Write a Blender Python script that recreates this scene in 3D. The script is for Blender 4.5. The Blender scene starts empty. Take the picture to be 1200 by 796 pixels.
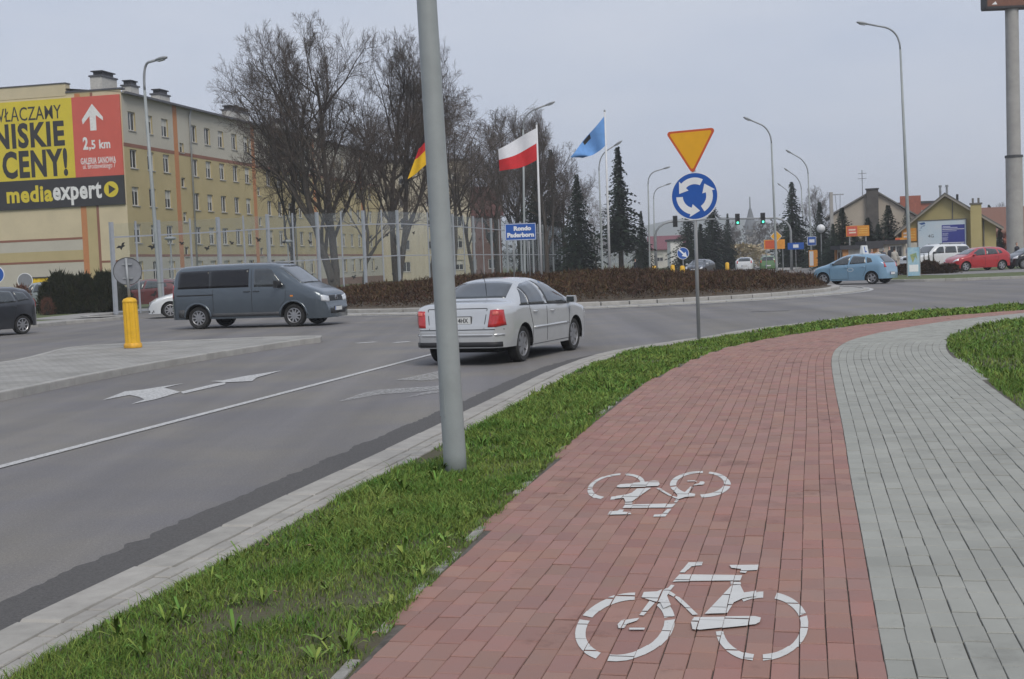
import bpy, bmesh, math, random
import numpy as np
from mathutils import Vector, Matrix
from mathutils.geometry import tessellate_polygon

SC = bpy.context.scene
COL = SC.collection
R = math.radians
rnd = random.Random(7)
rng = np.random.default_rng(7)

# ---------------------------------------------------------------- camera
FPX, CAMZ, YH0, ROLL = 1480.0, 1.60, 310.5, R(2.2)
W0, H0 = 1200.0, 796.0
PITCH = math.atan2((H0/2 - YH0), FPX)
cr0 = Vector((1, 0, 0)); cu0 = Vector((0, math.sin(PITCH), math.cos(PITCH))); cf = Vector((0, math.cos(PITCH), -math.sin(PITCH)))
cr = cr0*math.cos(ROLL) - cu0*math.sin(ROLL)
cu = cu0*math.cos(ROLL) + cr0*math.sin(ROLL)
cam_d = bpy.data.cameras.new('camera'); cam = bpy.data.objects.new('camera', cam_d); COL.objects.link(cam)
cam_d.sensor_fit = 'HORIZONTAL'; cam_d.sensor_width = 36.0; cam_d.lens = 36.0*FPX/W0
cam_d.clip_start = 0.05; cam_d.clip_end = 6000
mw = Matrix(((cr.x, cu.x, -cf.x, 0), (cr.y, cu.y, -cf.y, 0), (cr.z, cu.z, -cf.z, CAMZ), (0, 0, 0, 1)))
cam.matrix_world = mw
SC.camera = cam

def ray(px, py):
    return cr*(px - W0/2) + cu*(H0/2 - py) + cf*FPX
def G(px, py, z=0.0):
    """photo pixel -> point on the horizontal plane at height z"""
    d = ray(px, py); t = (z - CAMZ)/d.z
    return Vector((d.x*t, d.y*t, z))
def Q(px, py, Y):
    """photo pixel -> point at distance Y in front"""
    d = ray(px, py); t = Y/d.y
    return Vector((d.x*t, Y, CAMZ + d.z*t))

# ---------------------------------------------------------------- world, sun, exposure
SUN_EL, SUN_AZ = R(46), R(158)     # azimuth clockwise from +Y: behind the camera, a little to the right
world = bpy.data.worlds.new('World'); SC.world = world; world.use_nodes = True
wn, wl = world.node_tree.nodes, world.node_tree.links
wn.clear()
wo = wn.new('ShaderNodeOutputWorld'); wb = wn.new('ShaderNodeBackground'); wb2 = wn.new('ShaderNodeBackground'); wm = wn.new('ShaderNodeMixShader')
sky = wn.new('ShaderNodeTexSky'); sky.sky_type = 'NISHITA'; sky.sun_disc = False
sky.sun_elevation = SUN_EL; sky.sun_rotation = SUN_AZ; sky.air_density = 1.4; sky.dust_density = 3.0
wl.new(sky.outputs[0], wb.inputs[0]); wb.inputs[1].default_value = 0.055
# an even layer of thin high cloud over that sky
tc = wn.new('ShaderNodeTexCoord'); mp = wn.new('ShaderNodeMapping'); mp.inputs['Scale'].default_value = (1.2, 1.2, 4.0)
nz = wn.new('ShaderNodeTexNoise'); nz.inputs['Scale'].default_value = 2.2; nz.inputs['Detail'].default_value = 5; nz.inputs['Roughness'].default_value = 0.55
rp = wn.new('ShaderNodeValToRGB'); rp.color_ramp.elements[0].position = 0.32; rp.color_ramp.elements[1].position = 0.72
rp.color_ramp.elements[0].color = (0.425, 0.480, 0.600, 1); rp.color_ramp.elements[1].color = (0.535, 0.568, 0.650, 1)
wl.new(tc.outputs['Generated'], mp.inputs[0]); wl.new(mp.outputs[0], nz.inputs[0]); wl.new(nz.outputs[0], rp.inputs[0])
wl.new(rp.outputs[0], wb2.inputs[0]); wb2.inputs[1].default_value = 0.92
wm.inputs[0].default_value = 0.90
wl.new(wb.outputs[0], wm.inputs[1]); wl.new(wb2.outputs[0], wm.inputs[2]); wl.new(wm.outputs[0], wo.inputs[0])

sd = bpy.data.lights.new('sun', 'SUN'); so = bpy.data.objects.new('sun', sd); COL.objects.link(so)
sd.energy = 1.5; sd.angle = R(28); sd.color = (1.0, 0.945, 0.86)
sdir = Vector((math.sin(SUN_AZ)*math.cos(SUN_EL), math.cos(SUN_AZ)*math.cos(SUN_EL), math.sin(SUN_EL)))
so.rotation_euler = sdir.to_track_quat('Z', 'Y').to_euler()
so.location = (0, 0, 60)
SC.view_settings.view_transform = 'Standard'; SC.view_settings.look = 'None'
SC.view_settings.exposure = 0.47; SC.view_settings.gamma = 1.0
SC.view_settings.use_curve_mapping = False
SC.cycles.transparent_max_bounces = 40

# ---------------------------------------------------------------- materials
MATS = {}
def mat(name, col, rough=0.8, var=0.12, scale=6.0, metal=0.0, spec=0.5, bump=0.0, bscale=60.0, coat=0.0, col2=None, island=0.0, detail=4.0, coords='Object', emit=None, stain=0.0):
    """principled material whose colour wanders with noise (and per piece when island > 0)"""
    if name in MATS: return MATS[name]
    m = bpy.data.materials.new(name); m.use_nodes = True; MATS[name] = m
    n, l = m.node_tree.nodes, m.node_tree.links
    b = n['Principled BSDF']
    b.inputs['Roughness'].default_value = rough; b.inputs['Metallic'].default_value = metal
    b.inputs['Specular IOR Level'].default_value = spec
    b.inputs['Coat Weight'].default_value = coat; b.inputs['Coat Roughness'].default_value = 0.08
    c = (*col, 1.0)
    if emit:
        b.inputs['Base Color'].default_value = c
        b.inputs['Emission Color'].default_value = (*emit[:3], 1); b.inputs['Emission Strength'].default_value = emit[3]
        return m
    tcn = n.new('ShaderNodeTexCoord')
    noi = n.new('ShaderNodeTexNoise'); noi.inputs['Scale'].default_value = scale; noi.inputs['Detail'].default_value = detail
    noi.inputs['Roughness'].default_value = 0.65
    l.new(tcn.outputs[coords], noi.inputs['Vector'])
    mix = n.new('ShaderNodeMix'); mix.data_type = 'RGBA'
    if col2 is None:
        mix.inputs['A'].default_value = (*[max(0, x*(1 - var)) for x in col], 1)
        mix.inputs['B'].default_value = (*[min(1, x*(1 + var)) for x in col], 1)
    else:
        mix.inputs['A'].default_value = c; mix.inputs['B'].default_value = (*col2, 1)
    mr = n.new('ShaderNodeMapRange'); mr.inputs[1].default_value = 0.3; mr.inputs[2].default_value = 0.7
    l.new(noi.outputs[0], mr.inputs[0]); l.new(mr.outputs[0], mix.inputs['Factor'])
    out = mix.outputs['Result']
    if stain > 0:
        sn = n.new('ShaderNodeTexNoise'); sn.inputs['Scale'].default_value = 1.6; sn.inputs['Detail'].default_value = 9; sn.inputs['Roughness'].default_value = 0.7
        l.new(tcn.outputs[coords], sn.inputs['Vector'])
        sr = n.new('ShaderNodeMapRange'); sr.inputs[1].default_value = 0.575; sr.inputs[2].default_value = 0.70; sr.inputs[3].default_value = 0.0; sr.inputs[4].default_value = stain; l.new(sn.outputs[0], sr.inputs[0])
        sm = n.new('ShaderNodeMix'); sm.data_type = 'RGBA'; sm.inputs['B'].default_value = (*[x*.42 for x in col], 1); l.new(sr.outputs[0], sm.inputs['Factor']); l.new(out, sm.inputs['A']); out = sm.outputs['Result']
    if island > 0:
        ge = n.new('ShaderNodeNewGeometry'); oi = n.new('ShaderNodeObjectInfo')
        ad = n.new('ShaderNodeMath'); ad.operation = 'ADD'; fr = n.new('ShaderNodeMath'); fr.operation = 'FRACT'
        l.new(ge.outputs['Random Per Island'], ad.inputs[0]); l.new(oi.outputs['Random'], ad.inputs[1]); l.new(ad.outputs[0], fr.inputs[0])
        m2 = n.new('ShaderNodeMapRange'); m2.inputs[3].default_value = 1 - island; m2.inputs[4].default_value = 1 + island
        l.new(fr.outputs[0], m2.inputs[0])
        hs = n.new('ShaderNodeHueSaturation'); l.new(m2.outputs[0], hs.inputs['Value']); l.new(out, hs.inputs['Color'])
        m3 = n.new('ShaderNodeMapRange'); m3.inputs[3].default_value = 0.5 - island*0.08; m3.inputs[4].default_value = 0.5 + island*0.08
        fr2 = n.new('ShaderNodeMath'); fr2.operation = 'MULTIPLY'; fr2.inputs[1].default_value = 7.31
        fr3 = n.new('ShaderNodeMath'); fr3.operation = 'FRACT'
        l.new(fr.outputs[0], fr2.inputs[0]); l.new(fr2.outputs[0], fr3.inputs[0]); l.new(fr3.outputs[0], m3.inputs[0]); l.new(m3.outputs[0], hs.inputs['Hue'])
        out = hs.outputs[0]
    l.new(out, b.inputs['Base Color'])
    if bump > 0:
        bn = n.new('ShaderNodeTexNoise'); bn.inputs['Scale'].default_value = bscale; bn.inputs['Detail'].default_value = 3
        bp = n.new('ShaderNodeBump'); bp.inputs['Strength'].default_value = bump; bp.inputs['Distance'].default_value = 0.01
        l.new(tcn.outputs[coords], bn.inputs['Vector']); l.new(bn.outputs[0], bp.inputs['Height']); l.new(bp.outputs[0], b.inputs['Normal'])
    return m

# ---------------------------------------------------------------- mesh helpers
class MB:
    """collects geometry for ONE mesh object"""
    def __init__(s): s.v = []; s.f = []; s.mi = []
    def add(s, vs, fs, mi=0):
        o = len(s.v); s.v.extend([tuple(v) for v in vs]); s.f.extend([tuple(i + o for i in f) for f in fs]); s.mi.extend([mi]*len(fs)); return s
    def poly(s, pts, mi=0): return s.add(pts, [tuple(range(len(pts)))], mi)
    def box(s, c, d, rz=0.0, mi=0, ax=None):
        x, y, z = d[0]/2, d[1]/2, d[2]/2
        P = [Vector(p) for p in ((-x,-y,-z),(x,-y,-z),(x,y,-z),(-x,y,-z),(-x,-y,z),(x,-y,z),(x,y,z),(-x,y,z))]
        if ax is not None: P = [ax @ p for p in P]
        elif rz: M = Matrix.Rotation(rz, 3, 'Z'); P = [M @ p for p in P]
        c = Vector(c)
        return s.add([p + c for p in P], [(0,3,2,1),(4,5,6,7),(0,1,5,4),(1,2,6,5),(2,3,7,6),(3,0,4,7)], mi)
    def bevbox(s, c, d, b=0.01, rz=0.0, mi=0):
        """box with a chamfered top"""
        x, y, z = d[0]/2, d[1]/2, d[2]/2
        P = [Vector(p) for p in ((-x,-y,-z),(x,-y,-z),(x,y,-z),(-x,y,-z),(-x,-y,z-b),(x,-y,z-b),(x,y,z-b),(-x,y,z-b),(-x+b,-y+b,z),(x-b,-y+b,z),(x-b,y-b,z),(-x+b,y-b,z))]
        M = Matrix.Rotation(rz, 3, 'Z'); c = Vector(c)
        return s.add([M @ p + c for p in P], [(0,3,2,1),(0,1,5,4),(1,2,6,5),(2,3,7,6),(3,0,4,7),(4,5,9,8),(5,6,10,9),(6,7,11,10),(7,4,8,11),(8,9,10,11)], mi)
    def tube(s, pts, rads, n=8, cap=True, mi=0):
        pts = [Vector(p) for p in pts]
        if not hasattr(rads, '__len__'): rads = [rads]*len(pts)
        vs = []; fs = []
        up = Vector((0.31, 0.17, 0.93))
        for i, p in enumerate(pts):
            d = (pts[min(i+1, len(pts)-1)] - pts[max(i-1, 0)])
            d = d.normalized() if d.length > 1e-9 else Vector((0,0,1))
            a = d.cross(up)
            if a.length < 1e-3: a = d.cross(Vector((1,0,0)))
            a.normalize(); b = d.cross(a)
            for k in range(n):
                t = 2*math.pi*k/n; vs.append(p + (a*math.cos(t) + b*math.sin(t))*rads[i])
        for i in range(len(pts)-1):
            for k in range(n):
                fs.append((i*n+k, (i+1)*n+k, (i+1)*n+(k+1) % n, i*n+(k+1) % n))
        if cap: fs.append(tuple(range(n))); fs.append(tuple((len(pts)-1)*n + k for k in reversed(range(n))))
        return s.add(vs, fs, mi)
    def lathe(s, prof, n=24, axis='Z', c=(0,0,0), mi=0, cap=False):
        vs = []; fs = []; c = Vector(c)
        for (r, h) in prof:
            for k in range(n):
                t = 2*math.pi*k/n; a, b = r*math.cos(t), r*math.sin(t)
                vs.append(c + (Vector((a, b, h)) if axis == 'Z' else Vector((a, h, b)) if axis == 'Y' else Vector((h, a, b))))
        for i in range(len(prof)-1):
            for k in range(n): fs.append((i*n+k, i*n+(k+1) % n, (i+1)*n+(k+1) % n, (i+1)*n+k))
        if cap: fs.append(tuple(reversed(range(n)))); fs.append(tuple((len(prof)-1)*n + k for k in range(n)))
        return s.add(vs, fs, mi)
    def prism(s, poly, d0, d1, fn, mi=0):
        """2D outline extruded between depths d0 and d1; fn(a, b, d) -> point"""
        n = len(poly)
        vs = [fn(a, b, d0) for a, b in poly] + [fn(a, b, d1) for a, b in poly]
        tri = tessellate_polygon([[Vector((a, b, 0)) for a, b in poly]])
        fs = [tuple(t) for t in tri] + [tuple(n + i for i in reversed(t)) for t in tri]
        fs += [(i, (i+1) % n, n + (i+1) % n, n + i) for i in range(n)]
        return s.add(vs, fs, mi)
    def build(s, name, m, parent=None, smooth=False, loc=None, fix=False):
        me = bpy.data.meshes.new(name); me.from_pydata([tuple(v) for v in s.v], [], s.f)
        for x in (m if isinstance(m, (list, tuple)) else [m]): me.materials.append(x)
        if any(s.mi): me.polygons.foreach_set('material_index', s.mi)
        if fix:
            bm = bmesh.new(); bm.from_mesh(me); bmesh.ops.remove_doubles(bm, verts=bm.verts, dist=1e-5); bmesh.ops.recalc_face_normals(bm, faces=bm.faces); bm.to_mesh(me); bm.free()
        if smooth:
            me.polygons.foreach_set('use_smooth', [True]*len(me.polygons))
        me.update()
        return link(name, me, parent, loc)

def link(name, me, parent=None, loc=None):
    o = bpy.data.objects.new(name, me); COL.objects.link(o)
    if parent is not None: o.parent = parent
    if loc is not None: o.location = loc
    return o
def tag(o, label=None, cat=None, group=None, kind=None):
    if label: o['label'] = label
    if cat: o['category'] = cat
    if group: o['group'] = group
    if kind: o['kind'] = kind
    return o
def thing(name, label, cat, loc=(0,0,0), rz=0.0, group=None):
    o = bpy.data.objects.new(name, None); COL.objects.link(o)
    o.empty_display_size = 0.2; o.location = loc; o.rotation_euler = (0, 0, rz)
    return tag(o, label, cat, group)
def copy_tree(o, parent=None):
    c = o.copy(); COL.objects.link(c); c.parent = parent
    for ch in list(o.children): copy_tree(ch, c)
    return c
def smooth_by_angle(o, ang=35):
    me = o.data
    me.polygons.foreach_set('use_smooth', [True]*len(me.polygons))
    bm = bmesh.new(); bm.from_mesh(me)
    for e in bm.edges:
        e.smooth = not (len(e.link_faces) == 2 and e.calc_face_angle(0) > R(ang))
    bm.to_mesh(me); bm.free(); return o
def np_mesh(name, verts, faces, m, parent=None, smooth=False):
    """fast mesh from numpy arrays (all faces with the same number of corners)"""
    me = bpy.data.meshes.new(name)
    nv, nf, k = len(verts), len(faces), faces.shape[1]
    me.vertices.add(nv); me.vertices.foreach_set('co', verts.astype(np.float32).ravel())
    me.loops.add(nf*k); me.loops.foreach_set('vertex_index', faces.astype(np.int32).ravel())
    me.polygons.add(nf); me.polygons.foreach_set('loop_start', np.arange(0, nf*k, k, dtype=np.int32)); me.polygons.foreach_set('loop_total', np.full(nf, k, dtype=np.int32))
    me.update(calc_edges=True)
    for x in (m if isinstance(m, (list, tuple)) else [m]): me.materials.append(x)
    if smooth: me.polygons.foreach_set('use_smooth', [True]*nf)
    return link(name, me, parent)
def text(name, body, size, m, parent=None, M=Matrix.Identity(4), xs=1.0, bold=0.0, depth=0.01, align='CENTER', fit=None):
    """lettering as thin solid mesh in the local XY plane, then placed by M. fit=(w,h): scaled to that box"""
    cd = bpy.data.curves.new(name, 'FONT'); cd.body = body; cd.size = size; cd.align_x = align; cd.align_y = 'CENTER'
    cd.extrude = depth; cd.offset = bold; cd.space_character = 1 + bold*2.6; cd.resolution_u = 3
    to = bpy.data.objects.new(name, cd); COL.objects.link(to)
    dg = bpy.context.evaluated_depsgraph_get(); dg.update()
    me = bpy.data.meshes.new_from_object(to.evaluated_get(dg)); bpy.data.objects.remove(to); bpy.data.curves.remove(cd)
    co = np.array([v.co for v in me.vertices]) if len(me.vertices) else np.zeros((0, 3))
    if fit is not None and len(co):
        mn, mx = co.min(0), co.max(0); c = (mn + mx)/2; sx = fit[0]/(mx[0]-mn[0]); sy = fit[1]/(mx[1]-mn[1])
        me.transform(Matrix.Diagonal((sx, sy, 1, 1)) @ Matrix.Translation((-c[0], -c[1], 0)))
    elif xs != 1.0: me.transform(Matrix.Diagonal((xs, 1, 1, 1)))
    me.transform(M); me.materials.clear(); me.materials.append(m)
    return link(name, me, parent)
def frame(origin, right, up):
    """4x4 with local X = right, Y = up"""
    r_ = Vector(right).normalized(); n = r_.cross(Vector(up)).normalized(); u = n.cross(r_)
    return Matrix(((r_.x, u.x, n.x, origin[0]), (r_.y, u.y, n.y, origin[1]), (r_.z, u.z, n.z, origin[2]), (0,0,0,1)))

# ---------------------------------------------------------------- 2D curves
def cat_spline(P, n=12):
    P = [np.array(p[:2], float) for p in P]
    P = [2*P[0]-P[1]] + P + [2*P[-1]-P[-2]]
    out = []
    for i in range(1, len(P)-2):
        p0, p1, p2, p3 = P[i-1:i+3]
        # centripetal
        t0 = 0; t1 = t0 + np.linalg.norm(p1-p0)**.5; t2 = t1 + np.linalg.norm(p2-p1)**.5; t3 = t2 + np.linalg.norm(p3-p2)**.5
        for t in np.linspace(t1, t2, n, endpoint=False):
            a1 = (t1-t)/(t1-t0)*p0 + (t-t0)/(t1-t0)*p1; a2 = (t2-t)/(t2-t1)*p1 + (t-t1)/(t2-t1)*p2; a3 = (t3-t)/(t3-t2)*p2 + (t-t2)/(t3-t2)*p3
            b1 = (t2-t)/(t2-t0)*a1 + (t-t0)/(t2-t0)*a2; b2 = (t3-t)/(t3-t1)*a2 + (t-t1)/(t3-t1)*a3
            out.append((t2-t)/(t2-t1)*b1 + (t-t1)/(t2-t1)*b2)
    out.append(P[-2]); return np.array(out)
def arclen(C):
    return np.concatenate([[0], np.cumsum(np.linalg.norm(np.diff(C, axis=0), axis=1))])
def resample(C, step):
    s = arclen(C); n = max(2, int(s[-1]/step)+1); t = np.linspace(0, s[-1], n)
    return np.stack([np.interp(t, s, C[:,0]), np.interp(t, s, C[:,1])], 1)
def smooth_curve(C, it=10):
    C = C.copy()
    for _ in range(it): C[1:-1] = 0.25*C[:-2] + 0.5*C[1:-1] + 0.25*C[2:]
    return C
def normals2(C):
    d = np.gradient(C, axis=0); d /= np.linalg.norm(d, axis=1)[:, None] + 1e-12
    return np.stack([d[:,1], -d[:,0]], 1)          # right-hand side of travel
def offset(C, d): return C + normals2(C)*d
def in_poly(P, poly):
    """vectorised point in polygon; P (n,2)"""
    x, y = P[:,0], P[:,1]; c = np.zeros(len(P), bool); n = len(poly)
    j = n-1
    for i in range(n):
        xi, yi = poly[i]; xj, yj = poly[j]
        k = ((yi > y) != (yj > y)) & (x < (xj-xi)*(y-yi)/(yj-yi+1e-15)+xi); c ^= k; j = i
    return c
def slab(name, poly, z0, z1, m, parent=None, sides=True):
    """flat slab with an outline of many points"""
    poly = [tuple(p[:2]) for p in poly]
    b = MB(); n = len(poly)
    tri = tessellate_polygon([[Vector((x, y, 0)) for x, y in poly]])
    vs = [(x, y, z1) for x, y in poly]; fs = []
    for t in tri:
        a, b_, c_ = [Vector(vs[i]) for i in t]
        fs.append(tuple(t) if (b_-a).cross(c_-a).z > 0 else tuple(reversed(t)))
    b.add(vs, fs)
    if sides: b.add([(x, y, z1) for x, y in poly] + [(x, y, z0) for x, y in poly], [(i, (i+1) % n, n+(i+1) % n, n+i) for i in range(n)])
    return b.build(name, m, parent)
# ================================================================ GROUND
PZ = 0.12                                   # level of verge, paths and islands above the road
def GP(pts, z=PZ): return [np.array(G(x, y, z)[:2]) for x, y in pts]

M_soil = mat('soil', (0.085, 0.066, 0.046), 0.95, var=0.45, scale=9, bump=0.6, bscale=40)
M_field = mat('dry_ground', (0.10, 0.105, 0.055), 0.95, var=0.35, scale=0.4, bump=0.4, bscale=3)
M_kerb = mat('kerb_concrete', (0.315, 0.300, 0.272), 0.85, var=0.16, scale=5, bump=0.25, bscale=90, island=0.07)
M_kerb_far = mat('kerb_concrete_far', (0.33, 0.32, 0.30), 0.85, var=0.14, scale=3, bump=0.2, bscale=30, island=0.08)
M_joint = mat('joint_sand', (0.095, 0.085, 0.072), 0.95, var=0.4, scale=14, bump=0.3, bscale=80)

def asphalt_material():
    m = bpy.data.materials.new('asphalt'); m.use_nodes = True
    n, l = m.node_tree.nodes, m.node_tree.links; b = n['Principled BSDF']; b.inputs['Roughness'].default_value = 0.82; b.inputs['Specular IOR Level'].default_value = 0.35
    t = n.new('ShaderNodeTexCoord')
    def noise(sc, det=3, rough=0.6, vec=None):
        q = n.new('ShaderNodeTexNoise'); q.inputs['Scale'].default_value = sc; q.inputs['Detail'].default_value = det; q.inputs['Roughness'].default_value = rough
        l.new(vec if vec is not None else t.outputs['Object'], q.inputs['Vector']); return q.outputs[0]
    def ramp(a, lo, hi, c0, c1):
        r_ = n.new('ShaderNodeMapRange'); r_.inputs[1].default_value = lo; r_.inputs[2].default_value = hi; r_.inputs[3].default_value = c0; r_.inputs[4].default_value = c1; l.new(a, r_.inputs[0]); return r_.outputs[0]
    def mul(a, b2):
        q = n.new('ShaderNodeMath'); q.operation = 'MULTIPLY'; l.new(a, q.inputs[0]); l.new(b2, q.inputs[1]); return q.outputs[0]
    # worn lighter and darker lanes running along the road
    mp_ = n.new('ShaderNodeMapping'); mp_.inputs['Rotation'].default_value = (0, 0, R(13.9)); mp_.inputs['Scale'].default_value = (0.95, 0.035, 1)
    l.new(t.outputs['Object'], mp_.inputs[0])
    streak = ramp(noise(1.0, 4, 0.55, mp_.outputs[0]), 0.3, 0.7, 0.84, 1.20)
    patch = ramp(noise(0.22, 5, 0.6), 0.3, 0.7, 0.92, 1.08)
    # stones: fine grain, a few pale chips
    grain = ramp(noise(130, 2, 0.7), 0.3, 0.75, 0.78, 1.22)
    vo = n.new('ShaderNodeTexVoronoi'); vo.inputs['Scale'].default_value = 46; l.new(t.outputs['Object'], vo.inputs['Vector'])
    chip = ramp(vo.outputs['Distance'], 0.06, 0.20, 1.5, 1.0)
    v = mul(mul(mul(streak, patch), ramp(noise(48, 4, 0.75), 0.32, 0.68, 0.84, 1.17)), mul(grain, chip))
    cm = n.new('ShaderNodeMix'); cm.data_type = 'RGBA'; cm.blend_type = 'MULTIPLY'; cm.inputs['Factor'].default_value = 1
    dust = n.new('ShaderNodeMix'); dust.data_type = 'RGBA'; dust.inputs['A'].default_value = (0.158, 0.152, 0.154, 1); dust.inputs['B'].default_value = (0.186, 0.174, 0.156, 1)
    l.new(ramp(noise(0.5, 5), 0.4, 0.65, 0, 1), dust.inputs['Factor'])
    cv = n.new('ShaderNodeCombineColor'); [l.new(v, cv.inputs[i]) for i in range(3)]
    l.new(dust.outputs['Result'], cm.inputs['A']); l.new(cv.outputs[0], cm.inputs['B']); l.new(cm.outputs['Result'], b.inputs['Base Color'])
    bp = n.new('ShaderNodeBump'); bp.inputs['Strength'].default_value = 0.35; bp.inputs['Distance'].default_value = 0.006
    l.new(noise(170, 2), bp.inputs['Height']); l.new(bp.outputs[0], b.inputs['Normal'])
    return m
M_asphalt = asphalt_material()

# ---- terrain and road sheets
g = MB(); g.poly([(-2500, -300, -0.06), (2500, -300, -0.06), (2500, 4500, -0.06), (-2500, 4500, -0.06)])
tag(g.build('ground', M_field), 'broad flat ground reaching to the horizon', 'ground', kind='structure')
g = MB(); g.poly([(-90, -6, 0), (90, -6, 0), (90, 180, 0), (70, 420, 0), (20, 420, 0), (-90, 80, 0)])
tag(g.build('road', M_asphalt), 'worn grey asphalt of the road and roundabout', 'road', kind='structure')

# ---- the curves on our side (traced on the ground)
KERB = GP([(-420, 960), (-200, 838), (0, 735), (157, 665), (313.5, 589), (418, 542), (517, 495), (600, 455), (657, 429), (713, 411.5), (770, 402), (820, 395.5), (880, 385), (955, 376.5), (1019, 368), (1066, 364.5), (1138, 359), (1200, 356), (1300, 350.5)])
KERB = smooth_curve(resample(cat_spline(KERB), 0.25), 14)
KERB_N = normals2(KERB)
RB = GP([(1120, 1300), (1088, 1060), (1062, 900), (1040, 796), (1012, 640), (996.8, 560), (988.5, 506), (980, 464), (975, 434), (974.5, 419), (980, 408.5), (994, 399.8), (1024, 391.2), (1066, 383.2), (1121, 374.8), (1176.5, 369), (1200, 366.8), (1300, 359)])
RB = smooth_curve(resample(cat_spline(RB), 0.05), 120)
LE = GP([(40, 1300), (222, 1010), (320, 890), (405, 796), (500, 690), (600, 588), (690, 500), (745, 456), (800, 427), (850, 408), (900, 397), (955, 388.2), (1010.6, 380.3), (1066, 374.6), (1121, 369.3), (1176, 365), (1200, 363.4), (1300, 357)])
LE = smooth_curve(resample(cat_spline(LE), 0.1), 20)
RE = GP([(1700, 940), (1500, 740), (1330, 590), (1200, 480), (1168, 455), (1140.5, 432.5), (1118, 416), (1110, 406), (1110, 397.5), (1121, 390.5), (1149, 382), (1200, 373.5), (1300, 362)])
RE = smooth_curve(resample(cat_spline(RE), 0.1), 20)

BW = 0.40                                     # kerb stone + two rows of blocks
base_poly = [tuple(p) for p in KERB] + [(60, 40), (60, -6), (KERB[0][0], -6)]
vb = slab('verge_ground', [tuple(p) for p in offset(KERB, 0.04)] + [(60, 38), (60, -6), (KERB[0][0]+.1, -6)], -0.02, PZ-0.05, M_soil)
tag(vb, 'bare earth under the near verge and paths', 'verge', kind='structure')

# ---- dark band of newer asphalt along the kerb
KD = resample(KERB, 0.04); KDN = normals2(KD); e_in = KD - KDN*0.012
def smooth_noise(n, k, a): q = rng.normal(0, 1, n + 4*k); q = np.convolve(q, np.hanning(2*k+1), 'same')[2*k:2*k+n]; return a*q/(q.std()+1e-9)
wv = 0.60 + smooth_noise(len(KD), 90, .022) + smooth_noise(len(KD), 12, .008) + smooth_noise(len(KD), 2, .012)
e_out = KD - KDN*wv[:, None]
nK = int(np.argmax(KD[:,1] > 22.5))
b = MB()
for i in range(nK): b.poly([(*e_in[i], .004), (*e_out[i], .004), (*e_out[i+1], .004), (*e_in[i+1], .004)][::-1])
M_newasph = mat('newer_asphalt', (0.082, 0.078, 0.075), 0.85, var=0.32, scale=60, bump=0.4, bscale=150)
tag(b.build('asphalt_strip', M_newasph, fix=True), 'dark strip of newer asphalt along the kerb', 'road', kind='structure')

# ---- kerb with two rows of blocks behind it
def strip_block(b, C, Nn, i0, i1, d0, d1, z0, z1, gap, bev=0.006, mi=0):
    """one stone between two positions of a curve, d0..d1 to its right"""
    p = C[i0]; q = C[i1]; t = (q-p); L_ = np.linalg.norm(t); t = t/L_
    a = p + t*gap/2; c = q - t*gap/2; n0, n1 = Nn[i0], Nn[i1]
    P = [a+n0*d0, a+n0*d1, c+n1*d1, c+n1*d0]
    ctr = sum(P)/4
    T = [x + (ctr-x)/np.linalg.norm(ctr-x)*bev*1.4 for x in P]
    vs = [(*x, z0) for x in P] + [(*x, z1-bev) for x in P] + [(*x, z1) for x in T]
    fs = []
    for k in range(4):
        k2 = (k+1) % 4; fs += [(k, k2, 4+k2, 4+k), (4+k, 4+k2, 8+k2, 8+k)]
    fs.append((8, 9, 10, 11))
    b.add(vs, fs, mi); return [Vector(x) for x in vs[8:]]
kerb_root = tag(bpy.data.objects.new('kerb', None), 'pale concrete kerb with two rows of small blocks beside the near verge', 'kerb', kind='structure'); COL.objects.link(kerb_root)
KF = resample(KERB, 0.05); KFN = normals2(KF)
far = MB(); count = 0
i = 0
while i + 20 < len(KF):
    b = MB(); dz = rnd.uniform(-.004, .004)
    strip_block(b, KF, KFN, i, i+20, 0.0, 0.20, -0.05, PZ+dz, 0.006, 0.012)
    if KF[i][1] > 1 and count < 60: b.build('kerb_stone', M_kerb, kerb_root, fix=True); count += 1
    else: far.add(b.v, b.f)
    i += 20
far.build('kerb_stones', M_kerb, kerb_root, fix=True)
farb = MB(); nb = 0
for row, (d0, d1) in enumerate(((0.212, 0.305), (0.314, 0.408))):
    i = row*2
    while i + 4 < len(KF):
        dz = rnd.uniform(-.004, .003)
        if KF[i][1] > 30: break
        b = MB(); strip_block(b, KF, KFN, i, i+4, d0, d1, PZ-0.06, PZ-0.004+dz, 0.008, 0.006)
        if 3.0 < KF[i][1] < 19 and nb < 150: b.build('kerb_block', M_kerb, kerb_root, fix=True); nb += 1
        else: farb.add(b.v, b.f)
        i += 4
tag(farb.build('kerb_blocks', M_kerb, kerb_root, fix=True), kind='stuff')

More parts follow.
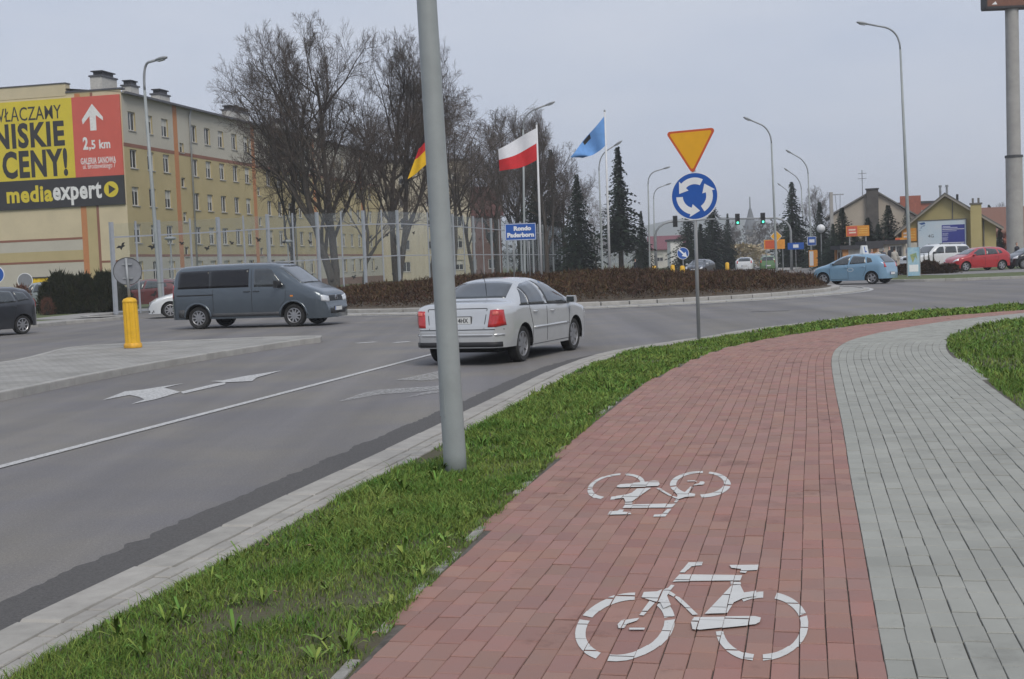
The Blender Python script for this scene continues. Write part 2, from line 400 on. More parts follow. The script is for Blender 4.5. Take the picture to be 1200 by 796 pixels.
# ---- red cycle path and grey footway, block by block
def block_columns(C, side, ncol, width, length, zt, keep, gap=0.0030, gl=0.0085, dz=0.003, jig=0.0008):
    """blocks laid in running columns parallel to C; side -1 = left. yields 4 top corners"""
    N0 = normals2(C)*side
    out = []
    for k in range(ncol):
        d0, d1 = k*width + gap/2, (k+1)*width - gap/2
        mid = C + N0*((d0+d1)/2); s = arclen(mid)
        st = rnd.uniform(-length, 0); cuts = np.arange(st, s[-1], length)
        cuts = cuts[cuts > 0]
        cx = lambda d, t: np.stack([np.interp(t, s, (C[:,0]+N0[:,0]*d)), np.interp(t, s, (C[:,1]+N0[:,1]*d))], 1)
        A = cx(d0, cuts[:-1]+gl/2); B = cx(d1, cuts[:-1]+gl/2); Cc = cx(d1, cuts[1:]-gl/2); D = cx(d0, cuts[1:]-gl/2)
        ctr = (A+B+Cc+D)/4
        ok = keep(ctr)
        for j in np.nonzero(ok)[0]:
            jj = np.array([rnd.gauss(0, jig), rnd.gauss(0, jig)])
            out.append((np.array([A[j], B[j], Cc[j], D[j]])+jj, zt + rnd.gauss(0, dz*0.45)))
    return out
def block_geo(P, z, bev=0.0035, depth=0.05):
    ctr = P.mean(0)
    if (P[1][0]-P[0][0])*(P[2][1]-P[1][1]) - (P[1][1]-P[0][1])*(P[2][0]-P[1][0]) < 0: P = P[::-1]
    T = P + (ctr-P)/np.linalg.norm(ctr-P, axis=1)[:, None]*bev*1.3
    tx, ty = rnd.gauss(0, .006), rnd.gauss(0, .006)
    zz = lambda p: z + (p[0]-ctr[0])*tx + (p[1]-ctr[1])*ty
    vs = [(*x, z-depth) for x in P] + [(*x, zz(x)-bev) for x in P] + [(*x, zz(x)) for x in T]
    fs = []
    for k in range(4):
        k2 = (k+1) % 4; fs += [(k, k2, 4+k2, 4+k), (4+k, 4+k2, 8+k2, 8+k)]
    return vs, fs + [(8, 9, 10, 11)]
le_poly = [tuple(p) for p in LE] + [tuple(p) for p in RB[::-1]]
re_poly = [tuple(p) for p in RB] + [tuple(p) for p in RE[::-1]]
M_red = mat('red_paver', (0.305, 0.160, 0.126), 0.8, col2=(0.265, 0.162, 0.138), scale=2.3, bump=0.35, bscale=160, island=0.10, stain=.8)
M_grey = mat('grey_paver', (0.290, 0.292, 0.262), 0.82, var=0.10, scale=2.0, bump=0.35, bscale=160, island=0.065, stain=.45)
def paving(root_name, label, C, side, ncol, poly, m, part):
    root = slab(root_name, poly, -0.02, PZ-0.009, M_joint); tag(root, label, 'path', kind='structure')
    keep = lambda c: in_poly(c, poly) & (c[:,1] > 2.2) & (c[:,1] < 60)
    bl = block_columns(C, side, ncol, 0.1, 0.2, PZ, keep)
    # the 300 nearest in view are pieces of their own
    def vis(e):
        c = e[0].mean(0); px = 600 + FPX*c[0]/c[1]
        return (0 if (c[1] > 4.15 and -20 < px < 1230) else 1, c[1])
    bl.sort(key=vis)
    for P, z in bl[:300]:
        b = MB(); b.add(*block_geo(P, z)); b.build(part, m, root)
    b = MB()
    for P, z in bl[300:]: b.add(*block_geo(P, z))
    tag(b.build(part + 's', m, root), kind='stuff')
    return root, bl
cycle_path, red_blocks = paving('cycle_path', 'red block paved cycle path curving to the right', RB, -1, 27, le_poly, M_red, 'red_block')
footway, grey_blocks = paving('footway', 'grey block paved footway beside the cycle path', RB, 1, 24, re_poly, M_grey, 'grey_block')

# ---- edging stones of the paths
M_edge = mat('edging_concrete', (0.27, 0.26, 0.235), 0.9, var=0.35, scale=12, bump=0.5, bscale=60, island=0.12)
edge_root = tag(bpy.data.objects.new('edging', None), 'pale concrete edging stones along both sides of the paths', 'edging', kind='structure'); COL.objects.link(edge_root)
for C, side in ((LE, -1), (RE, 1)):
    CF = resample(C, 0.05); NF = normals2(CF)*side; i = 0; rest = MB()
    while i + 6 < len(CF) and CF[i][1] < 26:
        n_ = rnd.choice((5, 6, 7, 9)) if side < 0 else 18
        if i + n_ >= len(CF): break
        if CF[i][1] > 2.5 and (side > 0 or rnd.random() < 0.62):
            b = MB(); dd = rnd.uniform(0, .008)
            strip_block(b, CF, NF, i, i+n_, 0.006+dd, 0.056+dd, PZ-0.08, PZ + rnd.uniform(-.020, .000), 0.012, 0.006)
            b.build('edging_stone', M_edge, edge_root, fix=True) if CF[i][1] < 14 else rest.add(b.v, b.f)
        i += n_
    if rest.f: rest.build('edging_stones', M_edge, edge_root, fix=True)

# ---- painted bicycle symbols, broken by the joints of the blocks
def ringseg(cx, cy, ro, ri, a0, a1, sho, shi, n=10):
    out = []
    for k in range(n):
        t0 = R(a0 + (a1-a0)*k/n); t1 = R(a0 + (a1-a0)*(k+1)/n)
        f = lambda t, r_, sh: (cx + r_[0]*math.cos(t) + sh*math.sin(t), cy - r_[1]*math.sin(t))
        out.append([f(t0, ro, sho), f(t1, ro, sho), f(t1, ri, shi), f(t0, ri, shi)])
    return out
shapes = []
fw = (290, 383, (229, 161), (180, 131)); rw = (932, 380, (217, 163), (182, 134))
GRP = []
def grp(nm, L_): GRP.append((nm, len(shapes), len(shapes)+len(L_))); shapes.extend(L_)
for a0, a1 in ((90, 160), (167, 246), (261, 373), (19, 52)): grp('wheel_arc', ringseg(*fw, a0, a1, 48, 44))
for a0, a1 in ((22, 75), (-85, 18), (-171, -98), (92, 122)): grp('wheel_arc', ringseg(*rw, a0, a1, 14, 12))
for nm_, sh_ in zip(('handlebar', 'top_tube', 'seat_post', 'saddle', 'seat_tube', 'fork_crown', 'head_tube', 'lug', 'down_tube', 'fork', 'hub', 'hub_mark', 'chain_guard'), [
 [(546,128),(588,78),(655,78),(650,95),(602,97),(570,128)],
 [(513,172),(545,138),(840,142),(830,167),(540,170)],
 [(785,173),(831,173),(834,186),(785,186)],
 [(780,97),(918,95),(910,120),(865,122),(855,133),(828,130),(835,115),(788,110)],
 [(790,192),(830,190),(848,226),(905,218),(905,244),(840,256),(800,275),(770,322),(663,325)],
 [(378,226),(440,223),(490,204),(505,212),(487,240),(505,285),(470,300),(455,270),(430,270),(368,250)],
 [(506,184),(522,187),(503,210),(487,204)],
 [(498,212),(527,232),(518,241),(492,228)],
 [(528,238),(546,245),(632,326),(607,328),(524,246)],
 [(405,264),(430,274),(377,331),(357,329)],
 [(255,376),(275,355),(357,343),(346,356),(300,371),(286,392),(260,394)],
 [(310,392),(383,392),(380,401),(310,401)],
 [(599,362),(614,342),(900,338),(927,345),(922,365),(902,376),(640,403),(606,396)]]): grp(nm_, [sh_])
near = [[np.array(G(660 + x/4.0, 640 + y/4.0, PZ)[:2]) for x, y in s] for s in shapes]
c_near = np.array(G(811, 717, PZ)[:2]); c_far = np.array(G(773, 574.5, PZ)[:2])
def clip(poly, P):
    for i in range(len(P)):
        a, b_ = P[i], P[(i+1) % len(P)]; out = []
        if not poly: return []
        ins = lambda p: (b_[0]-a[0])*(p[1]-a[1]) - (b_[1]-a[1])*(p[0]-a[0]) >= 0
        for j in range(len(poly)):
            p, q = poly[j], poly[(j+1) % len(poly)]; ip, iq = ins(p), ins(q)
            if ip: out.append(p)
            if ip != iq:
                den = (b_[0]-a[0])*(q[1]-p[1]) - (b_[1]-a[1])*(q[0]-p[0])
                t = -((b_[0]-a[0])*(p[1]-a[1]) - (b_[1]-a[1])*(p[0]-a[0]))/den
                out.append(p + (q-p)*t)
        poly = out
    return poly
def paint_material(name, col, wear, sc, soft=0.1):
    m = bpy.data.materials.new(name); m.use_nodes = True; n, l = m.node_tree.nodes, m.node_tree.links; b = n['Principled BSDF']
    b.inputs['Base Color'].default_value = (*col, 1); b.inputs['Roughness'].default_value = 0.7
    t = n.new('ShaderNodeTexCoord'); q = n.new('ShaderNodeTexNoise'); q.inputs['Scale'].default_value = sc; q.inputs['Detail'].default_value = 7; q.inputs['Roughness'].default_value = 0.75
    l.new(t.outputs['Object'], q.inputs['Vector'])
    mr = n.new('ShaderNodeMapRange'); mr.inputs[1].default_value = wear; mr.inputs[2].default_value = wear + soft; l.new(q.outputs[0], mr.inputs[0]); l.new(mr.outputs[0], b.inputs['Alpha'])
    q2 = n.new('ShaderNodeTexNoise'); q2.inputs['Scale'].default_value = 9; l.new(t.outputs['Object'], q2.inputs['Vector'])
    mx = n.new('ShaderNodeMix'); mx.data_type = 'RGBA'; mx.inputs['A'].default_value = (*[c*.82 for c in col], 1); mx.inputs['B'].default_value = (*col, 1); l.new(q2.outputs[0], mx.inputs['Factor']); l.new(mx.outputs['Result'], b.inputs['Base Color'])
    return m
M_paint = paint_material('path_paint', (0.60, 0.60, 0.58), 0.24, 38, .16)
M_rpaint = paint_material('road_paint', (0.56, 0.56, 0.55), 0.22, 34, .32)
M_worn = paint_material('worn_road_paint', (0.50, 0.50, 0.49), 0.36, 16, .36)
def symbol(polys, label):
    allp = np.array([p for s in polys for p in s]); mn, mx = allp.min(0) - .15, allp.max(0) + .15
    cand = [(P if (P[1][0]-P[0][0])*(P[2][1]-P[1][1]) - (P[1][1]-P[0][1])*(P[2][0]-P[1][0]) > 0 else P[::-1], z) for P, z in red_blocks if (P.mean(0) > mn).all() and (P.mean(0) < mx).all()]
    c0 = allp.mean(0); root = thing('bicycle_marking', label, 'road marking', (c0[0], c0[1], PZ), 0, 'bicycle markings on the cycle path')
    for gi, (nm, i0, i1) in enumerate(GRP):
        b = MB()
        for k, s in enumerate(polys[i0:i1]):
            zo = .003 + (.0008*(1 + gi % 7) if nm != 'wheel_arc' else 0)
            for t in tessellate_polygon([[Vector((*p, 0)) for p in s]]):
                tri = [s[i] for i in t]; tmn, tmx = np.min(tri, 0) - .02, np.max(tri, 0) + .02
                if (tri[1]-tri[0])[0]*(tri[2]-tri[0])[1] - (tri[1]-tri[0])[1]*(tri[2]-tri[0])[0] < 0: tri = tri[::-1]
                for P, z in cand:
                    if (P.max(0) < tmn).any() or (P.min(0) > tmx).any(): continue
                    c = clip(list(tri), P)
                    if len(c) >= 3: b.poly([(p[0]-c0[0], p[1]-c0[1], z - PZ + zo) for p in c])
        b.build(nm, M_paint, root)
symbol(near, 'large white painted bicycle nearest the camera, upright, on red blocks')
ang = R(180 + 2.5)
Rm = np.array([[math.cos(ang), -math.sin(ang)], [math.sin(ang), math.cos(ang)]])
symbol([[c_far + Rm @ (p - c_near) for p in s] for s in near], 'white painted bicycle upside down, farther along the red path')

# ---- lane line, dashes and arrows on the road
def road_poly(name, polys, m, label, z=0.009, cat='road marking', group=None, part=None):
    if part:
        root = thing(name, label, cat, (0, 0, 0), 0, group)
        for k, s in enumerate(polys):
            o = road_poly(part, [s], m, None, z + .001*k, None); o.parent = root
        return root
    b = MB()
    for s in polys:
        s = [np.array(p) for p in s]
        for t in tessellate_polygon([[Vector((*p, 0)) for p in s]]):
            tri = [s[i] for i in t]
            if (tri[1]-tri[0])[0]*(tri[2]-tri[0])[1] - (tri[1]-tri[0])[1]*(tri[2]-tri[0])[0] < 0: tri = tri[::-1]
            b.poly([(*p, z) for p in tri])
    return tag(b.build(name, m), label, cat, group)
def line_strip(p, q, w, n=24):
    p, q = np.array(p), np.array(q); t = (q-p)/np.linalg.norm(q-p); nn = np.array([t[1], -t[0]])*w/2
    return [[p+(q-p)*k/n-nn, p+(q-p)*k/n+nn, p+(q-p)*(k+1)/n+nn, p+(q-p)*(k+1)/n-nn] for k in range(n)]
LN0, LN1 = np.array(G(0, 548)[:2]), np.array(G(499, 417.6)[:2]); ldir = (LN1-LN0)/np.linalg.norm(LN1-LN0)
road_poly('lane_line', line_strip(LN0 - ldir*9, LN1 + ldir*1.0, 0.115), M_rpaint, 'long white solid lane line between the two lanes')
for (x0, y0, x1, y1), lb in (((418, 402.8, 440, 401.2), 'short white dash just beyond the tip of the paved traffic island'), ((462, 402.2, 480, 400.8), 'short white dash in front of the silver saloon')):
    road_poly('lane_dash', line_strip(G(x0, y0)[:2], G(x1, y1)[:2], 0.22, 2), M_rpaint, lb, group='short dashes by the island tip')
def zp(pts, ox, oy, s): return [np.array(G(ox + x/s, oy + y/s)[:2]) for x, y in pts]
S3 = 1200/420.0
road_poly('lane_arrow', [zp(p, 110, 395, S3) for p in (
    [(30,213),(105,184),(165,178),(303,156),(235,172),(290,186),(205,211),(125,227),(170,211),(150,202),(120,196)],
    [(290,186),(400,160),(440,153),(440,160),(300,192)],
    [(390,150),(430,148),(500,134),(630,114),(545,138),(530,150),(440,154)])], M_rpaint, 'white straight and left arrow in the lane by the paved island', part='arrow_stroke')
road_poly('lane_arrow', [zp(p, 110, 395, S3) for p in (
    [(815,220),(900,190),(960,178),(1130,168),(1190,160),(1190,176),(1080,186),(960,194),(900,205)],
    [(1010,146),(1100,128),(1190,108),(1190,140),(1100,148)],
    [(1040,206),(1110,188),(1190,176),(1190,184),(1110,194)])], M_worn, 'badly worn white arrow behind the silver saloon', part='arrow_stroke')
# a few faint traces of other markings in the roundabout
for (x0, y0, x1, y1), lb in (((690, 374.5, 760, 373), 'faint worn white line on the roundabout carriageway'), ((880, 365.6, 925, 364.4), 'short dark sealed crack line on the roundabout carriageway')):
    road_poly('carriageway_mark', line_strip(G(x0, y0)[:2], G(x1, y1)[:2], 0.14, 3), M_worn if 'white' in lb else M_newasph, lb)

# ---- paved traffic island on the left
SP = GP([(-260, 523), (0, 470.5), (90, 451), (181, 433), (240, 422.5), (300, 412.5), (345, 405.5), (376, 401.5), (382, 400), (372, 399.2), (300, 401), (230, 404), (166, 407), (93, 411.5), (45, 422), (0, 432), (-260, 462)], 0.0)
SPc = resample(cat_spline(SP), 0.05)
def island_material():
    m = bpy.data.materials.new('island_paving'); m.use_nodes = True; n, l = m.node_tree.nodes, m.node_tree.links; b = n['Principled BSDF']; b.inputs['Roughness'].default_value = 0.85
    t = n.new('ShaderNodeTexCoord'); mp_ = n.new('ShaderNodeMapping'); mp_.inputs['Rotation'].default_value = (0, 0, R(20)); l.new(t.outputs['Object'], mp_.inputs[0])
    br = n.new('ShaderNodeTexBrick'); br.inputs['Scale'].default_value = 1.0; br.inputs['Brick Width'].default_value = 0.2; br.inputs['Row Height'].default_value = 0.1; br.inputs['Mortar Size'].default_value = 0.006
    br.inputs['Color1'].default_value = (0.345, 0.335, 0.31, 1); br.inputs['Color2'].default_value = (0.30, 0.295, 0.28, 1); br.inputs['Mortar'].default_value = (0.17, 0.16, 0.145, 1)
    l.new(mp_.outputs[0], br.inputs['Vector']); q = n.new('ShaderNodeTexNoise'); q.inputs['Scale'].default_value = 1.2; q.inputs['Detail'].default_value = 5; l.new(t.outputs['Object'], q.inputs['Vector'])
    mx = n.new('ShaderNodeMix'); mx.data_type = 'RGBA'; mx.blend_type = 'MULTIPLY'; mx.inputs['B'].default_value = (0.72, 0.72, 0.7, 1)
    mr = n.new('ShaderNodeMapRange'); mr.inputs[1].default_value = .4; mr.inputs[2].default_value = .7; l.new(q.outputs[0], mr.inputs[0]); l.new(mr.outputs[0], mx.inputs['Factor'])
    l.new(br.outputs[0], mx.inputs['A']); l.new(mx.outputs['Result'], b.inputs['Base Color']); return m
isl = slab('traffic_island', [tuple(p) for p in offset(SPc, -0.10)][::2], 0.0, PZ-0.004, island_material()); tag(isl, 'long block paved traffic island with the yellow bollard', 'traffic island', kind='structure')
# the outline runs anticlockwise seen from above? kerb stones sit on its rim, whichever way it turns
area = 0.5*np.sum(SPc[:,0]*np.roll(SPc[:,1], -1) - np.roll(SPc[:,0], -1)*SPc[:,1])
sgn = -1 if area > 0 else 1
isl.data.clear_geometry()
tmp = slab('tmp', [tuple(p) for p in offset(SPc, sgn*0.10)][::2], 0.0, PZ-0.006, M_kerb); isl_mesh = tmp.data; bpy.data.objects.remove(tmp)
isl_mesh.materials.clear(); isl_mesh.materials.append(island_material()); isl.data = isl_mesh
SN = normals2(SPc)*sgn; i = 0; restk = MB(); ns = 0
while i + 16 < len(SPc):
    b = MB(); strip_block(b, SPc, SN, i, i+16, 0.0, 0.15, -0.05, PZ + rnd.uniform(-.003, .003), 0.008, 0.015)
    if -14 < SPc[i][0]: b.build('island_kerb_stone', M_kerb_far, isl, fix=True)
    else: restk.add(b.v, b.f)
    i += 16
if restk.f: restk.build('island_kerb_stones', M_kerb_far, isl, fix=True)

# ---- roundabout island: apron of setts, kerb ring, planted mound
CX, CY, RA, RK, RM_ = 1.6, 56.4, 13.9, 12.7, 12.35
def ring(b, r0, r1, z0, z1, n=128, mi=0):
    vs = []
    for k in range(n):
        t = 2*math.pi*k/n; vs += [(CX+r0*math.cos(t), CY+r0*math.sin(t), z0), (CX+r1*math.cos(t), CY+r1*math.sin(t), z1)]
    b.add(vs, [(2*k, 2*((k+1) % n), 2*((k+1) % n)+1, 2*k+1)[::-1] for k in range(n)], mi)
M_sett = mat('granite_setts', (0.30, 0.295, 0.28), 0.85, var=0.35, scale=4.2, bump=0.5, bscale=9, detail=6)
apron = MB(); ring(apron, RK, RA, 0.07, 0.02); tag(apron.build('roundabout_apron', M_sett), 'sett paved apron ring around the planted roundabout', 'apron', kind='structure')
# setts on the near half, one by one along the rim
wl_ = MB(); ring(wl_, RA, RA+0.16, 0.014, 0.012)
tag(wl_.build('apron_line', M_rpaint), 'white edge line round the roundabout apron', 'road marking')
ak = bpy.data.objects['roundabout_apron']
nst = 78
for ringr, hh, w_, nm in ((RK-0.02, 0.20, 0.32, 'apron_kerb_stone'), (RA-0.13, 0.075, 0.13, 'apron_edge_stone')):
    rest = MB()
    for k in range(nst):
        t = 2*math.pi*(k+.5)/nst; b = MB()
        L_ = 2*math.pi*(ringr-w_)/nst - 0.02
        b.bevbox((CX+(ringr-w_/2)*math.cos(t), CY+(ringr-w_/2)*math.sin(t), hh/2), (w_, L_, hh + rnd.uniform(-.01, .01)), 0.02, t)
        if math.sin(t) < 0.25: b.build(nm, M_kerb_far, ak)
        else: rest.add(b.v, b.f)
    rest.build(nm + 's', M_kerb_far, ak)
mound_h = lambda r_: 0.20 + 0.62*(1 - min(1, r_/RM_)**2.2)
bm_ = MB(); NR, NT = 14, 72; vs = []
for i in range(NR+1):
    for k in range(NT):
        t = 2*math.pi*k/NT; r_ = RM_*i/NR; vs.append((CX+r_*math.cos(t), CY+r_*math.sin(t), mound_h(r_) + (rnd.uniform(-.05, .05) if 0 < i < NR else 0)))
bm_.add(vs, [(i*NT+k, (i+1)*NT+k, (i+1)*NT+(k+1) % NT, i*NT+(k+1) % NT) for i in range(NR) for k in range(NT)])
tag(bm_.build('mound', M_soil, smooth=True, fix=True), 'earth mound in the middle of the roundabout', 'mound', kind='structure')

# ---- far verges: left (hedge and noise barrier) and right (car park), and the pavement of the far street
M_grassbase = mat('verge_grass', (0.085, 0.105, 0.035), 0.95, var=0.35, scale=3.5, bump=0.7, bscale=40)
M_pave_far = mat('far_pavement', (0.27, 0.26, 0.245), 0.88, var=0.12, scale=1.5, bump=0.2, bscale=20)
KL = [np.array(G(x, y)[:2]) for x, y in ((-300, 400), (-100, 392), (38, 384), (84, 379.5), (130, 376), (160, 372.5))]
KL += [np.array((CX + 19.6*math.cos(R(a)), CY + 19.6*math.sin(R(a)))) for a in (190, 178, 165, 150, 135, 120, 108)] + [np.array((1.5, 84)), np.array((8.0, 108)), np.array((20, 150)), np.array((48, 250))]
KLc = resample(cat_spline(KL), 0.25)
def IN(C, ctr): i = len(C)//3; return .15 if np.dot(normals2(C)[i], np.array(ctr) - C[i]) > 0 else -.15
slabL = slab('left_verge', [tuple(p) for p in offset(KLc, IN(KLc, (-60, 120)))[::3]] + [(50, 420), (-220, 420), (-220, 30)], -0.05, 0.10, M_grassbase); tag(slabL, 'grass verge behind the left kerb with hedge and barrier', 'verge', kind='structure')
KR = [np.array(p) for p in ((75, 58.0), (40, 59.6), (26, 60.6), (20.6, 61.5), (18.9, 63.5), (19.0, 67), (21.5, 73), (27, 82), (36, 92), (60, 99))]
KRc = resample(cat_spline(KR), 0.25)
slabR = slab('right_verge', [tuple(p) for p in offset(KRc, IN(KRc, (45, 78)))[::3]] + [(75, 99)], -0.05, 0.10, M_grassbase); tag(slabR, 'narrow grass verge on the right before the car park', 'verge', kind='structure')
KF_ = [np.array(p) for p in ((120, 150), (60, 152), (36, 148), (28, 128), (25.6, 118), (27.5, 140), (36, 190), (66, 330))]
far_pave = slab('far_pavement', [(90, 150), (44, 152), (33, 142), (26.3, 119), (25.2, 122), (29.5, 150), (38, 200), (62, 330), (140, 330)], -0.05, 0.10, M_pave_far); tag(far_pave, 'pavement along the right of the far street', 'pavement', kind='structure')
car_park = slab('car_park', [(23, 75.5), (31, 81), (42, 87), (75, 92), (75, 71), (24.3, 71)], 0.05, 0.108, mat('car_park_paving', (0.20, 0.195, 0.19), 0.9, var=0.15, scale=2)); tag(car_park, 'paved car park on the right', 'car park', kind='structure')
for nm, C, host, sd_ in (('far_kerb_stone', KLc, slabL, 1), ('far_kerb_stone', KRc, slabR, 1)):
    ar = C[0]; Nn = normals2(C)
    ctr = np.array((-60, 120)) if host is slabL else np.array((45, 78))
    s_ = 1 if np.dot(Nn[len(C)//3], ctr - C[len(C)//3]) > 0 else -1
    rest = MB(); i = 0; cnt = 0
    while i + 4 < len(C):
        b = MB(); strip_block(b, C, Nn*s_, i, i+4, -0.01, 0.28, -0.05, 0.13, 0.015, 0.02)
        if C[i][1] < 75 and cnt < 80 and abs(C[i][0]) < 40: b.build(nm, M_kerb_far, host, fix=True); cnt += 1
        else: rest.add(b.v, b.f)
        i += 4
    rest.build(nm + 's', M_kerb_far, host, fix=True)
# pavement strip behind the left kerb
pv = MB(); oc = offset(KLc, 0.0); Nn = normals2(KLc); s_ = 1 if np.dot(Nn[40], np.array((-60, 120)) - KLc[40]) > 0 else -1
for i in range(0, int(len(KLc)*0.45)):
    a, b_ = KLc[i], KLc[i+1]; n0, n1 = Nn[i]*s_, Nn[i+1]*s_
    pv.poly([(*(a+n0*.285), .108), (*(b_+n1*.285), .108), (*(b_+n1*2.1), .108), (*(a+n0*2.1), .108)])
tag(pv.build('left_footway', M_pave_far, fix=True), 'pale footway behind the left kerb', 'footway', kind='structure')
# ================================================================ VEHICLES
def paint(name, col, flake=0.06, metal=0.35, rough=0.32):
    return mat(name, col, rough, var=flake, scale=2.5, metal=metal, spec=0.5, coat=0.9)
M_glass = mat('car_glass', (0.024, 0.030, 0.032), 0.05, var=0.7, scale=2.2, spec=0.9, coat=0.6)
M_tint = mat('tinted_glass', (0.006, 0.006, 0.008), 0.04, var=0.2, scale=1.0, spec=0.45, coat=0.1)
M_clear = mat('windscreen_glass', (0.055, 0.066, 0.072), 0.06, var=0.35, scale=1.6, spec=0.9, coat=0.6)
M_black = mat('black_trim', (0.016, 0.016, 0.018), 0.6, var=0.2)
M_dgrey = mat('grey_trim', (0.055, 0.057, 0.060), 0.6, var=0.15)
M_rubber = mat('tyre_rubber', (0.018, 0.018, 0.018), 0.85, var=0.25, scale=14, bump=0.3, bscale=60)
M_rim = mat('alloy_rim', (0.42, 0.42, 0.43), 0.35, metal=0.8, var=0.1)
M_rimd = mat('dull_rim', (0.30, 0.30, 0.31), 0.45, metal=0.7, var=0.15)
M_under = mat('underbody', (0.010, 0.010, 0.010), 0.95, var=0.2)
M_tail = mat('tail_lamp', (0.42, 0.012, 0.012), 0.15, var=0.25, scale=14, spec=0.7, coat=0.8)
M_tail2 = mat('tail_lamp_inner', (0.60, 0.10, 0.07), 0.15, var=0.1, spec=0.7, coat=0.8)
M_head = mat('head_lamp', (0.62, 0.64, 0.66), 0.12, var=0.2, scale=10, metal=0.2, coat=1.0)
M_amber = mat('indicator', (0.65, 0.22, 0.03), 0.25, coat=0.6)
M_plate = mat('plate_white', (0.62, 0.63, 0.62), 0.5, var=0.05)
M_ink = mat('plate_ink', (0.03, 0.03, 0.035), 0.6)
M_chrome = mat('chrome', (0.62, 0.62, 0.63), 0.18, metal=1.0, var=0.05)
M_seam = mat('panel_gap', (0.012, 0.012, 0.013), 0.9)

class CarShape:
    def __init__(s, top, belt, W, sill, plan_f, plan_r, wheels, R_arch, tum=0.17, pexp=4.0, bot_f=0.2, bot_r=0.25, low_tuck=0.05, smooth=5, belly=0.62):
        """top: profile (x, z) from rear to front; belt: (x, z); plan_*: (length of rounding, end half width ratio, power)"""
        T = np.array(top, float); s.x0, s.x1 = T[0,0], T[-1,0]
        xs = np.linspace(s.x0, s.x1, 900); z = np.interp(xs, T[:,0], T[:,1])
        k = np.ones(smooth*2+1)/(smooth*2+1)
        for _ in range(3):
            zp_ = np.pad(z, smooth, mode='edge'); z = np.convolve(zp_, k, 'valid')
        s.tx, s.tz = xs, z
        B = np.array(belt, float); s.bz = np.interp(xs, B[:,0], B[:,1])
        for _ in range(2): s.bz = np.convolve(np.pad(s.bz, 30, mode='edge'), np.ones(61)/61, 'valid')
        s.W, s.sill, s.pf, s.pr, s.wh, s.Ra = W, sill, plan_f, plan_r, wheels, R_arch
        s.tum, s.p, s.bf, s.br, s.tuck, s.belly = tum, pexp, bot_f, bot_r, low_tuck, belly
        s.zc = None
    def zt(s, x): return float(np.interp(x, s.tx, s.tz))
    def zb(s, x): return min(float(np.interp(x, s.tx, s.bz)), s.zt(x) - 0.03)
    def w(s, x):
        h = s.W/2
        lf, ef, pf = s.pf; lr, er, pr = s.pr
        if x > s.x1 - lf: t = (x-(s.x1-lf))/lf; return h*(1-(1-ef)*t**pf)
        if x < s.x0 + lr: t = ((s.x0+lr)-x)/lr; return h*(1-(1-er)*t**pr)
        return h
    def zbot(s, x):
        z = s.sill
        if x > s.wh[1]: z = s.bf
        if x < s.wh[0]: z = s.br
        for xw in s.wh[:2]:
            d = abs(x - xw)
            if d < s.Ra: z = max(z, s.wh[2] + math.sqrt(s.Ra**2 - d*d))
        return min(z, s.zb(x) - 0.04)
    def low(s, x, z):
        h = s.zt(s.wh[0])*s.belly*0.9
        u = (z - s.belly)/ (s.belly if z < s.belly else 0.9)
        return s.w(x)*(1 - (s.tuck*1.7 if z < s.belly else s.tuck*1.1)*u*u)
    def up(s, x, z):
        zb, zt = s.zb(x), s.zt(x); t = min(1, max(0, (z-zb)/(zt-zb)))
        return s.low(x, zb)*(1 - s.tum*t*min(1, (zt-zb)/0.45))*max(0, 1-t**s.p)**(1/s.p)
    def half(s, x, z):
        if z > s.zt(x): return -1
        return s.low(x, z) if z <= s.zb(x) else s.up(x, z)
    def py(s, x, z): return max(0.02, s.half(x, z))
    def px(s, y, z, front):
        xs = s.tx[::-1] if front else s.tx; y = abs(y)
        prev = xs[0]
        for x in xs[::4]:
            if s.half(x, z) >= y:
                a, b = prev, x
                for _ in range(12):
                    m = (a+b)/2
                    if s.half(m, z) >= y: b = m
                    else: a = m
                return b
            prev = x
        return prev
    def pz(s, x, y):
        a, b = s.zb(x), s.zt(x); y = abs(y)
        for _ in range(16):
            m = (a+b)/2
            if s.half(x, m) >= y: a = m
            else: b = m
        return a
    def pt(s, kind, a, b, side=1):
        if kind == 'y': return Vector((a, side*s.py(a, b), b))
        if kind == 'f': return Vector((s.px(a, b, True), a, b))
        if kind == 'r': return Vector((s.px(a, b, False), a, b))
        return Vector((a, b, s.pz(a, b)))
    def body(s, step=0.06):
        xs = set(np.round(np.arange(s.x0, s.x1, step), 4)); xs |= {s.x0, s.x1}
        for d in (.004, .01, .018, .028, .04, .055, .075, .1, .13, .17): xs |= {s.x0+d, s.x1-d}
        for xw in s.wh[:2]:
            for a in range(0, 181, 12): xs.add(xw + s.Ra*0.9999*math.cos(R(a)))
            xs |= {xw - s.Ra - .004, xw + s.Ra + .004}
        xs = sorted(xs); nl, nu = 7, 10
        b = MB(); rings = []
        for x in xs:
            z0, zb, zt = s.zbot(x), s.zb(x), s.zt(x); half = []
            for i in range(nl):
                z = z0 + (zb-z0)*i/nl; half.append((s.low(x, z), z))
            for i in range(nu+1):
                th = math.pi/2*i/nu; t = math.sin(th)**(2/s.p); z = zb + (zt-zb)*t
                y = s.low(x, zb)*(1-s.tum*t*min(1, (zt-zb)/0.45))*math.cos(th)**(2/s.p) if i < nu else 0.0
                half.append((y, z))
            rings.append([(x, y, z) for y, z in half] + [(x, -y, z) for y, z in half[-2::-1]])
        m = len(rings[0])
        vs = [v for r_ in rings for v in r_]; fs = []
        for i in range(len(rings)-1):
            for k in range(m-1): fs.append((i*m+k, i*m+k+1, (i+1)*m+k+1, (i+1)*m+k))
        fs.append(tuple(range(m-1, -1, -1))); fs.append(tuple((len(rings)-1)*m + k for k in range(m)))
        b.add(vs, fs); return b
